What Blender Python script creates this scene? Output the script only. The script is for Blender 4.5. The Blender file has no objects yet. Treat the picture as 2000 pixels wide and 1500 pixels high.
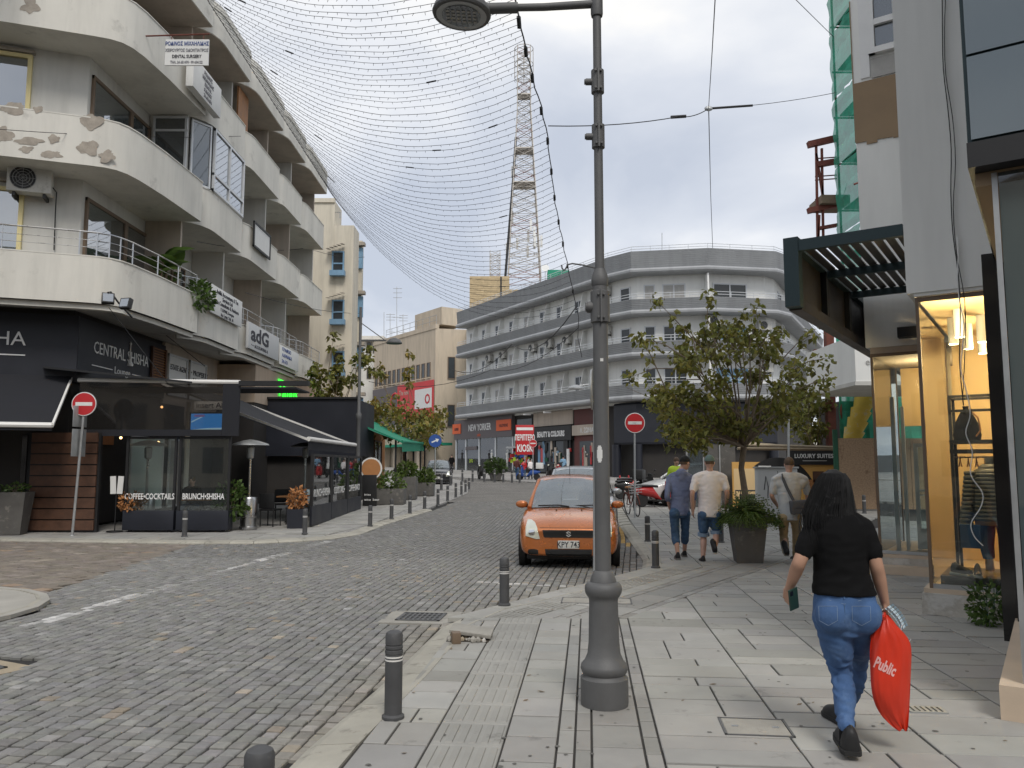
import bpy, bmesh, math, random
import numpy as np
from mathutils import Matrix, Vector, noise
R = math.radians
rnd = random.Random(7)
scene = bpy.context.scene
C = scene.collection
# ------------------------------------------------------------------ camera, sky, sun, exposure
CAM_H, FPX, PITCH = 1.65, 1559.0, math.atan(158/1559)
cam = bpy.data.cameras.new('camera'); cam_o = bpy.data.objects.new('camera', cam); C.objects.link(cam_o)
cam.sensor_width = 36.0; cam.lens = 36.0*FPX/2000.0; cam.clip_start = .05; cam.clip_end = 2500
cam_o.location = (0, 0, CAM_H); cam_o.rotation_euler = (math.pi/2 + PITCH, 0, 0)
scene.camera = cam_o
SUN_EL, SUN_AZ = R(48), R(165)
wd = bpy.data.worlds.new('World'); scene.world = wd; wd.use_nodes = True
nt = wd.node_tree; nt.nodes.clear()
def wn(t, **k):
    n = nt.nodes.new(t)
    for a, b in k.items(): setattr(n, a, b)
    return n
out = wn('ShaderNodeOutputWorld'); mixs = wn('ShaderNodeMixShader'); b1 = wn('ShaderNodeBackground'); b2 = wn('ShaderNodeBackground')
sky = wn('ShaderNodeTexSky', sky_type='NISHITA', sun_disc=False); sky.sun_elevation = SUN_EL; sky.sun_rotation = SUN_AZ
nt.links.new(sky.outputs[0], b1.inputs[0]); b1.inputs[1].default_value = .10
tc = wn('ShaderNodeTexCoord'); sx = wn('ShaderNodeSeparateXYZ'); nt.links.new(tc.outputs['Generated'], sx.inputs[0])
zz = wn('ShaderNodeMath', operation='MAXIMUM'); nt.links.new(sx.outputs[2], zz.inputs[0]); zz.inputs[1].default_value = 0
za = wn('ShaderNodeMath', operation='ADD'); nt.links.new(zz.outputs[0], za.inputs[0]); za.inputs[1].default_value = .22
dx = wn('ShaderNodeMath', operation='DIVIDE'); dy = wn('ShaderNodeMath', operation='DIVIDE')
for i, d in ((0, dx), (1, dy)):
    nt.links.new(sx.outputs[i], d.inputs[0]); nt.links.new(za.outputs[0], d.inputs[1])
cb = wn('ShaderNodeCombineXYZ'); nt.links.new(dx.outputs[0], cb.inputs[0]); nt.links.new(dy.outputs[0], cb.inputs[1]); cb.inputs[2].default_value = 3.4
no = wn('ShaderNodeTexNoise'); no.inputs['Scale'].default_value = 1.35; no.inputs['Detail'].default_value = 7; no.inputs['Roughness'].default_value = .48; no.inputs['Distortion'].default_value = .25
nt.links.new(cb.outputs[0], no.inputs['Vector'])
rp = wn('ShaderNodeValToRGB'); e = rp.color_ramp.elements
e[0].position = .34; e[0].color = (.47, .51, .59, 1); e[1].position = .68; e[1].color = (1.02, .97, .87, 1)
m_ = e.new(.47); m_.color = (.60, .63, .69, 1); m_ = e.new(.57); m_.color = (.76, .77, .79, 1)
nt.links.new(no.outputs[0], rp.inputs[0]); nt.links.new(rp.outputs[0], b2.inputs[0]); b2.inputs[1].default_value = 1.04
mixs.inputs[0].default_value = .92
nt.links.new(b1.outputs[0], mixs.inputs[1]); nt.links.new(b2.outputs[0], mixs.inputs[2]); nt.links.new(mixs.outputs[0], out.inputs[0])
sl = bpy.data.lights.new('sun', 'SUN'); sl.energy = 1.5; sl.angle = R(18); sl.color = (1, .95, .88)
so = bpy.data.objects.new('sun', sl); C.objects.link(so)
so.rotation_euler = (math.pi/2 - SUN_EL, 0, math.pi - SUN_AZ)   # light comes from SUN_AZ (clockwise from +Y)
scene.view_settings.view_transform = 'Standard'; scene.view_settings.look = 'None'
cy = scene.cycles; cy.max_bounces = 6; cy.diffuse_bounces = 3; cy.glossy_bounces = 3; cy.transmission_bounces = 3; cy.transparent_max_bounces = 12; cy.caustics_reflective = False; cy.caustics_refractive = False
scene.view_settings.exposure = .30; scene.view_settings.gamma = 1; scene.view_settings.use_curve_mapping = False
# ------------------------------------------------------------------ measuring helpers
def ray(px, py):
    u = px-1000; v = 750-py
    return u, FPX*math.cos(PITCH)-v*math.sin(PITCH), FPX*math.sin(PITCH)+v*math.cos(PITCH)
def gz(Y): return max(0.0, (Y-22)*.017)
def G(px, py, z=0.0):
    x, y, k = ray(px, py); Y = 20.
    for i in range(60): Y = Y*.5 + .5*(CAM_H-gz(Y)-z)*y/(-k)
    return Vector((x/y*Y, Y, gz(Y)+z))
def P(px, py, Y):
    x, y, k = ray(px, py); return Vector((x/y*Y, Y, CAM_H+k/y*Y))
def V(*a): return Vector(a)
# ------------------------------------------------------------------ mesh builder
class MB:
    def __init__(s, M=None): s.v = []; s.f = []; s.M = M; s.tint = None
    def add(s, vs, fs, M=None):
        o = len(s.v)
        if M is not None: vs = [M @ Vector(p) for p in vs]
        if s.M is not None: vs = [s.M @ Vector(p) for p in vs]
        s.v.extend([tuple(p) for p in vs]); s.f.extend([tuple(i+o for i in f) for f in fs])
        return s
    def box(s, x0, y0, z0, x1, y1, z1, M=None):
        x0, x1 = min(x0, x1), max(x0, x1); y0, y1 = min(y0, y1), max(y0, y1); z0, z1 = min(z0, z1), max(z0, z1)
        return s.add([(x0,y0,z0),(x1,y0,z0),(x1,y1,z0),(x0,y1,z0),(x0,y0,z1),(x1,y0,z1),(x1,y1,z1),(x0,y1,z1)],
              [(0,3,2,1),(4,5,6,7),(0,1,5,4),(1,2,6,5),(2,3,7,6),(3,0,4,7)], M)
    def cbox(s, c, size, M=None):
        return s.box(c[0]-size[0]/2, c[1]-size[1]/2, c[2]-size[2]/2, c[0]+size[0]/2, c[1]+size[1]/2, c[2]+size[2]/2, M)
    def rbox(s, x0, y0, z0, x1, y1, z1, c=.01, M=None):       # box with chamfered edges
        xs = (min(x0,x1), max(x0,x1)); ys = (min(y0,y1), max(y0,y1)); zs = (min(z0,z1), max(z0,z1))
        bm = bmesh.new(); bmesh.ops.create_cube(bm, size=1)
        for v in bm.verts:
            v.co = Vector((xs[0] if v.co.x < 0 else xs[1], ys[0] if v.co.y < 0 else ys[1], zs[0] if v.co.z < 0 else zs[1]))
        bmesh.ops.bevel(bm, geom=list(bm.edges), offset=c, segments=2, profile=.6, affect='EDGES')
        return s.addbm(bm, M)
    def addbm(s, bm, M=None):
        bm.verts.index_update(); vs = [v.co.copy() for v in bm.verts]; fs = [tuple(v.index for v in f.verts) for f in bm.faces]; bm.free()
        return s.add(vs, fs, M)
    def prism(s, poly, z0, z1, M=None):
        n = len(poly); a = sum(poly[i][0]*poly[(i+1)%n][1]-poly[(i+1)%n][0]*poly[i][1] for i in range(n))
        if a < 0: poly = poly[::-1]
        vs = [(p[0],p[1],z0) for p in poly]+[(p[0],p[1],z1) for p in poly]
        return s.add(vs, [tuple(range(n-1,-1,-1)), tuple(range(n,2*n))]+[(i,(i+1)%n,n+(i+1)%n,n+i) for i in range(n)], M)
    def tube(s, pts, r, n=6, caps=True, M=None):
        pts = [Vector(p) for p in pts]; k = len(pts); rs = r if isinstance(r, (list, tuple)) else [r]*k
        vs = []; up = None
        for i, p in enumerate(pts):
            t = (pts[min(i+1,k-1)]-pts[max(i-1,0)])
            if t.length < 1e-9: t = Vector((0,0,1))
            t.normalize()
            if up is None: up = Vector((0,0,1)) if abs(t.z) < .9 else Vector((0,1,0))
            a = t.cross(up)
            if a.length < 1e-6: a = t.orthogonal()
            a.normalize(); b = t.cross(a).normalized(); up = a.cross(t)*1.0
            for j in range(n):
                q = 2*math.pi*j/n; vs.append(p + (a*math.cos(q)+b*math.sin(q))*rs[i])
        fs = [(i*n+j, i*n+(j+1)%n, (i+1)*n+(j+1)%n, (i+1)*n+j) for i in range(k-1) for j in range(n)]
        if caps: fs += [tuple(range(n-1,-1,-1)), tuple((k-1)*n+j for j in range(n))]
        return s.add(vs, fs, M)
    def cyl(s, p0, p1, r, n=12, M=None): return s.tube([p0, p1], r, n, True, M)
    def bar(s, p0, p1, w, h=None, M=None):                    # rectangular bar between two points
        p0 = Vector(p0); p1 = Vector(p1); t = p1-p0; L = t.length; t.normalize(); h = h or w
        u = Vector((0,0,1)) if abs(t.z) < .95 else Vector((0,1,0)); a = t.cross(u).normalized(); b = a.cross(t)
        vs = [p+a*i*w/2+b*j*h/2 for p in (p0, p1) for i, j in ((-1,-1),(1,-1),(1,1),(-1,1))]
        return s.add(vs, [(3,2,1,0),(4,5,6,7),(0,1,5,4),(1,2,6,5),(2,3,7,6),(3,0,4,7)], M)
    def lathe(s, prof, n=20, c=(0,0,0), M=None):
        vs = []; k = len(prof)
        for r, z in prof:
            for j in range(n): vs.append((c[0]+r*math.cos(2*math.pi*j/n), c[1]+r*math.sin(2*math.pi*j/n), c[2]+z))
        fs = [(i*n+j, i*n+(j+1)%n, (i+1)*n+(j+1)%n, (i+1)*n+j) for i in range(k-1) for j in range(n)]
        fs += [tuple(range(n-1,-1,-1)), tuple((k-1)*n+j for j in range(n))]
        return s.add(vs, fs, M)
    def quad(s, a, b, c, d): return s.add([a,b,c,d], [(0,1,2,3)])
    def strip(s, rings, closed=True, caps=True):
        n = len(rings[0]); vs = [p for r in rings for p in r]; m = n if closed else n-1
        fs = [(i*n+j, i*n+(j+1)%n, (i+1)*n+(j+1)%n, (i+1)*n+j) for i in range(len(rings)-1) for j in range(m)]
        if caps: fs += [tuple(range(n-1,-1,-1)), tuple((len(rings)-1)*n+j for j in range(n))]
        return s.add(vs, fs)
    def sphere(s, c, r, n=10, sc=(1,1,1), M=None):
        rings = n; pr = []
        vs = []; 
        for i in range(1, rings):
            th = math.pi*i/rings
            for j in range(2*n):
                q = math.pi*j/n
                vs.append((c[0]+r*sc[0]*math.sin(th)*math.cos(q), c[1]+r*sc[1]*math.sin(th)*math.sin(q), c[2]-r*sc[2]*math.cos(th)))
        k = 2*n; fs = [(i*k+j, i*k+(j+1)%k, (i+1)*k+(j+1)%k, (i+1)*k+j) for i in range(rings-2) for j in range(k)]
        b = len(vs); vs += [(c[0],c[1],c[2]-r*sc[2]), (c[0],c[1],c[2]+r*sc[2])]
        fs += [(b,(j+1)%k,j) for j in range(k)] + [(b+1,(rings-2)*k+j,(rings-2)*k+(j+1)%k) for j in range(k)]
        return s.add(vs, fs, M)
    def build(s, name, mat, parent=None, smooth=35, world=True):
        me = bpy.data.meshes.new(name); me.from_pydata(s.v, [], s.f); me.update()
        if smooth:
            me.shade_smooth(); me.set_sharp_from_angle(angle=R(smooth))
        return link(name, me, mat, parent, world)
def link(name, me, mat, parent=None, world=True):
    o = bpy.data.objects.new(name, me); C.objects.link(o)
    if mat is not None:
        me.materials.clear(); me.materials.append(mat if not isinstance(mat, str) else MT[mat])
    if parent is not None:
        o.parent = parent
        if world and parent.type == 'EMPTY':
            o.matrix_parent_inverse = (Matrix.Translation(parent.location) @ parent.rotation_euler.to_matrix().to_4x4()).inverted()
    return o
def tag(o, label=None, cat=None, group=None, kind=None):
    if label: o['label'] = label
    if cat: o['category'] = cat
    if group: o['group'] = group
    if kind: o['kind'] = kind
    return o
def thing(name, label, cat, loc=(0,0,0), rz=0, group=None):
    o = bpy.data.objects.new(name, None); C.objects.link(o); o.empty_display_size = .2
    o.location = loc; o.rotation_euler = (0,0,rz); return tag(o, label, cat, group)
def copy_tree(o, parent=None):
    c = o.copy(); C.objects.link(c); c.parent = parent
    for ch in o.children: copy_tree(ch, c)
    return c
def dup(o, loc, rz=None, label=None, scale=None):
    c = copy_tree(o); c.location = loc
    if rz is not None: c.rotation_euler = (0,0,rz)
    if label: c['label'] = label
    if scale: c.scale = (scale,)*3
    return c
def fm(origin, right, up=(0,0,1)):
    r = Vector(right).normalized(); n = r.cross(Vector(up)).normalized(); u = n.cross(r)
    m = Matrix((r, u, n)).transposed().to_4x4(); m.translation = Vector(origin); return m
def text(name, body, size, origin, right, mat, parent=None, up=(0,0,1), ext=.006, align='LEFT', sx=1.0, bold=0.0, shear=0.0, world=True, line=1.0):
    cu = bpy.data.curves.new(name, 'FONT'); cu.body = body; cu.size = size; cu.extrude = ext; cu.align_x = align
    cu.resolution_u = 2; cu.offset = bold; cu.shear = shear; cu.space_line = line
    ob = bpy.data.objects.new(name, cu); me = bpy.data.meshes.new_from_object(ob)
    bpy.data.objects.remove(ob); me.name = name
    me.transform(fm(origin, right, up) @ Matrix.Diagonal((sx,1,1,1)))
    return link(name, me, mat, parent, world)
def ground_frame(o, fwd):
    f = Vector((fwd[0], fwd[1], 0)).normalized(); r = Vector((f.y, -f.x, 0))
    m = Matrix((r, f, Vector((0,0,1)))).transposed().to_4x4(); m.translation = Vector((o[0], o[1], o[2] if len(o) > 2 else 0)); return m
# ------------------------------------------------------------------ materials
MT = {}
def mat(name, col, rough=.6, metal=0., var=.1, scale=3., bump=0., bscale=60., streak=0., dirt=None, emit=None, estr=1., trans=0., alpha=1., coat=0., spec=.5, attr=None, sss=0., rnd_obj=0., sheen=0., transl=0.):
    m = bpy.data.materials.new(name); m.use_nodes = True; t = m.node_tree; N = t.nodes; L = t.links
    b = N['Principled BSDF']; MT[name] = m
    b.inputs['Roughness'].default_value = rough; b.inputs['Metallic'].default_value = metal
    b.inputs['Specular IOR Level'].default_value = spec
    if coat: b.inputs['Coat Weight'].default_value = coat; b.inputs['Coat Roughness'].default_value = .06
    if trans: b.inputs['Transmission Weight'].default_value = trans
    if sheen: b.inputs['Sheen Weight'].default_value = sheen
    b.inputs['Alpha'].default_value = alpha
    if emit: b.inputs['Emission Color'].default_value = (*emit, 1); b.inputs['Emission Strength'].default_value = estr
    c = N.new('ShaderNodeRGB'); c.outputs[0].default_value = (*col, 1); cur = c.outputs[0]
    tcn = N.new('ShaderNodeTexCoord'); crd = tcn.outputs['Object']
    def mult(cur, fac):
        x = N.new('ShaderNodeMix'); x.data_type = 'RGBA'; x.blend_type = 'MULTIPLY'; x.inputs[0].default_value = 1
        L.new(cur, x.inputs[6]); L.new(fac, x.inputs[7]); return x.outputs[2]
    def rng(src, lo, hi, a=.25, z=.75):
        r = N.new('ShaderNodeMapRange'); r.inputs[1].default_value = a; r.inputs[2].default_value = z
        r.inputs[3].default_value = lo; r.inputs[4].default_value = hi; L.new(src, r.inputs[0]); return r.outputs[0]
    if var:
        n = N.new('ShaderNodeTexNoise'); n.inputs['Scale'].default_value = scale; n.inputs['Detail'].default_value = 4; n.inputs['Roughness'].default_value = .62
        L.new(crd, n.inputs['Vector']); cur = mult(cur, rng(n.outputs[0], 1-var, 1+var))
        L.new(rng(n.outputs[0], max(.02, rough-.08), min(1, rough+.08)), b.inputs['Roughness'])
    if streak:
        mp = N.new('ShaderNodeMapping'); mp.inputs['Scale'].default_value = (1.1, 1.1, .12); L.new(crd, mp.inputs[0])
        n = N.new('ShaderNodeTexNoise'); n.inputs['Scale'].default_value = 1.5; n.inputs['Detail'].default_value = 4; n.inputs['Roughness'].default_value = .7
        L.new(mp.outputs[0], n.inputs['Vector']); cur = mult(cur, rng(n.outputs[0], 1-streak, 1.03, .34, .56))
    if dirt:
        n = N.new('ShaderNodeTexNoise'); n.inputs['Scale'].default_value = dirt[1]; n.inputs['Detail'].default_value = 5; n.inputs['Roughness'].default_value = .7
        L.new(crd, n.inputs['Vector']); x = N.new('ShaderNodeMix'); x.data_type = 'RGBA'
        L.new(rng(n.outputs[0], 0, dirt[3], dirt[2], dirt[2]+.09), x.inputs[0]); L.new(cur, x.inputs[6]); x.inputs[7].default_value = (*dirt[0], 1); cur = x.outputs[2]
    if attr:
        a = N.new('ShaderNodeAttribute'); a.attribute_name = attr; cur = mult(cur, a.outputs['Color'])
    if rnd_obj:
        oi = N.new('ShaderNodeObjectInfo'); cur = mult(cur, rng(oi.outputs['Random'], 1-rnd_obj, 1+rnd_obj, 0, 1))
    L.new(cur, b.inputs['Base Color'])
    if bump:
        n = N.new('ShaderNodeTexNoise'); n.inputs['Scale'].default_value = bscale; n.inputs['Detail'].default_value = 3
        L.new(crd, n.inputs['Vector']); bp = N.new('ShaderNodeBump'); bp.inputs['Strength'].default_value = bump; bp.inputs['Distance'].default_value = .01
        L.new(n.outputs[0], bp.inputs['Height']); L.new(bp.outputs[0], b.inputs['Normal'])
    if transl:
        tl = N.new('ShaderNodeBsdfTranslucent'); L.new(cur, tl.inputs[0]); mx = N.new('ShaderNodeMixShader'); mx.inputs[0].default_value = transl
        L.new(b.outputs[0], mx.inputs[1]); L.new(tl.outputs[0], mx.inputs[2]); L.new(mx.outputs[0], N['Material Output'].inputs[0])
    return m
def glass(name, col=(.8,.85,.85), rough=.02, alpha=.35, spec=.6):
    """window pane: mirror-like surface over a partly clear pane"""
    m = bpy.data.materials.new(name); m.use_nodes = True; t = m.node_tree; N = t.nodes; L = t.links; N.clear(); MT[name] = m
    o = N.new('ShaderNodeOutputMaterial'); g = N.new('ShaderNodeBsdfGlossy'); g.inputs['Roughness'].default_value = rough
    g.inputs['Color'].default_value = (.95,.97,1,1)
    tr = N.new('ShaderNodeBsdfTransparent'); tr.inputs[0].default_value = (*col, 1)
    df = N.new('ShaderNodeBsdfDiffuse'); df.inputs[0].default_value = (*[c*.5 for c in col], 1)
    m1 = N.new('ShaderNodeMixShader'); m1.inputs[0].default_value = alpha; L.new(tr.outputs[0], m1.inputs[1]); L.new(df.outputs[0], m1.inputs[2])
    fr = N.new('ShaderNodeFresnel'); fr.inputs[0].default_value = 1.5
    ad = N.new('ShaderNodeMath'); ad.operation = 'MULTIPLY_ADD'; L.new(fr.outputs[0], ad.inputs[0]); ad.inputs[1].default_value = 1.2; ad.inputs[2].default_value = spec*.1
    ad.use_clamp = True
    m2 = N.new('ShaderNodeMixShader'); L.new(ad.outputs[0], m2.inputs[0]); L.new(m1.outputs[0], m2.inputs[1]); L.new(g.outputs[0], m2.inputs[2]); L.new(m2.outputs[0], o.inputs[0])
    return m
mat('sett', (.206,.203,.195), .78, 0, .22, 9, .35, 90, attr='tint')
mat('joint_sand', (.045,.042,.038), .95, 0, .3, 8, .3, 60)
mat('mortar', (.022,.021,.02), .95, 0, .3, 8, .3, 60)
mat('slab', (.325,.318,.298), .72, 0, .12, 2.2, .22, 140, attr='tint', dirt=((.10,.095,.088), 3.1, .60, .40))
mat('slab_dark', (.275,.268,.252), .72, 0, .13, 2.2, .22, 140, attr='tint', dirt=((.09,.088,.085), 3.3, .58, .4))
mat('kerb', (.37,.355,.315), .75, 0, .16, 2.5, .3, 110, attr='tint', dirt=((.12,.115,.10), 4, .56, .5))
mat('cream', (.66,.64,.58), .8, 0, .06, .9, .12, 30, streak=.10, dirt=((.36,.345,.31), 1.1, .60, .45))
mat('cream_wall', (.60,.59,.55), .85, 0, .06, .8, .1, 30, streak=.1)
mat('peach', (.50,.43,.36), .8, 0, .06, .8, .1, 30, streak=.15)
mat('tan', (.46,.365,.275), .8, 0, .05, .7, .08, 30, streak=.14)
mat('plaster_bare', (.36,.32,.27), .95, 0, .25, 6, .7, 40)
mat('yellow_cream', (.62,.57,.47), .85, 0, .05, .6, .08, 30, streak=.18)
mat('beige', (.52,.44,.34), .85, 0, .05, .4, .08, 20, streak=.16)
mat('white_wall', (.80,.80,.77), .8, 0, .04, .7, .06, 25, streak=.05, dirt=((.50,.485,.46), .9, .64, .3))
mat('grey_band', (.33,.34,.35), .55, 0, .06, .5, 0, 20, streak=.10)
mat('white_paint', (.78,.78,.77), .55, 0, .05, 2)
mat('white_bar', (.74,.73,.70), .45, 0, .05, 2)
mat('navy', (.012,.014,.022), .5, 0, .2, 1.2, .08, 60)
mat('navy_fabric', (.016,.017,.022), .9, 0, .18, 1.5, .15, 200)
mat('black', (.012,.012,.013), .55, 0, .2, 3)
mat('black_gloss', (.008,.008,.009), .16, 0, .1, 2, coat=.4)
mat('dark_room', (.028,.025,.023), .8, 0, .3, 1.5)  # gloom of unlit interiors put into the colour of solid walls
mat('wood_red', (.10,.048,.028), .6, 0, .3, 5, .2, 40)
mat('wood_orange', (.32,.15,.06), .6, 0, .25, 4, .2, 40)
mat('steel', (.55,.55,.55), .3, 1, .08, 4)
mat('galv', (.42,.43,.43), .5, .7, .12, 5)
mat('iron_grey', (.115,.116,.117), .62, .15, .14, 5, .12, 80, dirt=((.16,.155,.15), 9, .66, .35))
mat('bollard_grey', (.075,.076,.079), .6, .1, .18, 6, .1, 80, dirt=((.15,.145,.135), 12, .62, .4))
mat('yellow_frame', (.72,.62,.32), .6, 0, .06, 3)
mat('brown_frame', (.17,.12,.08), .55, 0, .12, 3)
mat('white_alu', (.62,.64,.66), .45, .1, .05, 3)
mat('blue_shutter', (.18,.32,.46), .6, 0, .15, 3)
mat('red_sign', (.48,.02,.025), .45, 0, .05, 3)
mat('blue_sign', (.03,.09,.34), .45, 0, .05, 3)
mat('ac_white', (.56,.55,.51), .6, 0, .1, 4, dirt=((.3,.28,.24), 5, .55, .4))
mat('teal_frame', (.030,.052,.057), .5, .3, .12, 3)
mat('panel_bronze', (.055,.047,.043), .42, .5, .2, 1.5)
mat('green_net', (.02,.26,.17), .8, 0, .3, 3)
mat('rust', (.17,.055,.04), .8, .2, .3, 6, .3, 50)
mat('osb', (.33,.225,.14), .85, 0, .4, 22, .3, 50, dirt=((.12,.06,.03), 2.2, .58, .6))
mat('yellow_chute', (.56,.40,.06), .6, 0, .15, 3, dirt=((.45,.42,.33), 3, .55, .6))
mat('orange_wall', (.64,.36,.10), .55, 0, .05, 1.0)
mat('warm_wall', (.72,.52,.27), .7, 0, .05, .8)
mat('lamp_glow', (1,.9,.6), .5, 0, 0, 1, emit=(1,.82,.5), estr=9)
mat('brick_tan', (.46,.36,.22), .9, 0, .2, 2, .3, 30)
mat('tower_paint', (.50,.47,.43), .6, .3, .2, 2)
mat('tower_red', (.34,.20,.17), .6, .3, .2, 2)
mat('wire', (.02,.02,.021), .7, 0, 0)
mat('bulb', (.5,.5,.5), .3, 0, 0)
mat('asphalt', (.06,.06,.06), .9, 0, .2, 2, .2, 60)
mat('car_orange', (.53,.165,.04), .28, .35, .03, 2, coat=.9)
mat('car_silver', (.48,.49,.50), .3, .6, .03, 2, coat=.8)
mat('car_white', (.66,.66,.65), .3, 0, .03, 2, coat=.8)
mat('car_dark', (.03,.031,.034), .3, .4, .05, 2, coat=.8)
mat('red_plastic', (.42,.02,.02), .35, 0, .06, 2, coat=.4)
mat('rubber', (.02,.02,.02), .85, 0, .15, 8)
mat('chrome', (.7,.7,.7), .12, 1, 0)
mat('headlamp', (.70,.72,.62), .12, .25, .12, 6, coat=1)
mat('plate_white', (.70,.70,.66), .5, 0, .04, 3)
mat('plastic_black', (.018,.018,.018), .5, 0, .15, 5)
mat('leaf', (.15,.168,.04), .55, 0, .35, 1.6, attr='tint', transl=.35)
mat('leaf_green', (.075,.13,.03), .55, 0, .3, 2.5, attr='tint', transl=.3)
mat('bark', (.19,.145,.10), .9, 0, .3, 9, .6, 40)
mat('pot_grey', (.105,.10,.093), .85, 0, .2, 4, .3, 60, dirt=((.26,.24,.21), 5, .58, .5))
mat('soil', (.05,.04,.03), .95, 0, .3, 9)
mat('skin', (.47,.27,.185), .55, 0, .07, 7, .08, 160)
mat('skin_pale', (.56,.34,.26), .55, 0, .07, 7)
mat('hair_black', (.004,.004,.0045), .8, 0, .3, 8)
mat('hair_brown', (.09,.055,.032), .7, 0, .3, 20, .4, 200)
mat('tee_black', (.005,.005,.0055), .92, 0, .12, 6, .2, 400, spec=.2)
mat('tee_pink', (.80,.75,.73), .9, 0, .05, 5, .15, 300)
mat('shirt_grey', (.52,.53,.53), .9, 0, .05, 5, .15, 300)
mat('hoodie_blue', (.18,.21,.325), .92, 0, .16, 14, .2, 300)
mat('denim', (.055,.118,.26), .9, 0, .20, 7, .3, 420, dirt=((.11,.19,.35), 5, .52, .5))
mat('denim_dark', (.055,.11,.20), .9, 0, .22, 9, .3, 420)
mat('denim_hem', (.24,.32,.42), .9, 0, .1, 9, .3, 300)
mat('khaki', (.40,.30,.175), .9, 0, .1, 6, .2, 300)
mat('shoe_black', (.013,.013,.014), .6, 0, .2, 10)
mat('sole_grey', (.20,.19,.175), .8, 0, .15, 10)
mat('sole_white', (.6,.6,.58), .7, 0, .1, 10)
mat('cap_green', (.13,.19,.17), .9, 0, .1, 10)
mat('bag_red', (.62,.035,.012), .42, 0, .1, 4, .25, 9)
mat('bag_grey', (.09,.09,.095), .85, 0, .12, 10)
mat('phone_green', (.02,.05,.04), .35, 0, .1, 10)
mat('mask_blue', (.52,.66,.74), .8, 0, .05, 10)
mat('paper_white', (.70,.70,.68), .8, 0, .05, 3)
mat('neon_green', (.05,.8,.05), .5, 0, 0, emit=(.04,1,.05), estr=1.3)
mat('screen_blue', (.02,.2,.6), .4, 0, .3, 2, emit=(.03,.22,.62), estr=1.5)
mat('screen_white', (.5,.7,.9), .4, 0, 0, emit=(.4,.66,.85), estr=1.3)
mat('screen_mag', (.4,.2,.6), .4, 0, 0, emit=(.30,.2,.55), estr=.75)
mat('warm_bulb', (1,.7,.4), .5, 0, 0, emit=(1,.55,.22), estr=5)
mat('cool_panel', (.62,.74,.72), .6, 0, .05, 1)
mat('shop_cool_glow', (.48,.62,.59), .7, 0, .08, .6, emit=(.42,.60,.55), estr=.38)  # emission stands in for the lit shop interior behind the panes
mat('orange_sign', (.72,.12,.03), .6, 0, .04, 1)
mat('maroon', (.10,.025,.02), .6, 0, .15, 1)
mat('banner_red', (.58,.06,.065), .7, 0, .08, .4)
mat('banner_dark', (.13,.115,.12), .7, 0, .12, .4)
mat('green_awning', (.012,.22,.13), .75, 0, .08, 2)
mat('dark_green', (.02,.09,.05), .8, 0, .2, 2)
mat('terracotta', (.42,.19,.07), .8, 0, .12, 4)
mat('hivis', (.45,.62,.04), .7, 0, .1, 4)
mat('puffer', (.16,.145,.115), .42, 0, .2, 8, .3, 60)
mat('leather_tan', (.38,.17,.06), .5, 0, .15, 6)
mat('stone_beige', (.56,.45,.34), .7, 0, .08, 3, .1, 60)
mat('stone_rough', (.48,.45,.40), .9, 0, .22, 5, .8, 25, dirt=((.62,.61,.58), 3, .5, .7))
mat('curtain', (.42,.41,.39), .9, 0, .15, 6)
glass('glass_dark', (.35,.40,.42), .03, .35, 1.0)
mat('pane_dark', (.035,.042,.047), .12, 0, .35, .7)
glass('glass_clear', (.90,.95,.93), .02, .03, .1)
glass('glass_smoke', (.50,.48,.46), .04, .06, 0)
glass('glass_shop', (.86,.92,.90), .02, .06, .5)
glass('glass_mirror', (.25,.30,.31), .02, .55, 3.2)
glass('glass_teal', (.20,.27,.28), .03, .65, .8)
glass('glass_car', (.45,.52,.53), .02, .55, 1.2)
mat('net_sheet', (.02,.27,.17), .8, 0, .4, 1.8, alpha=.80)
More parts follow.
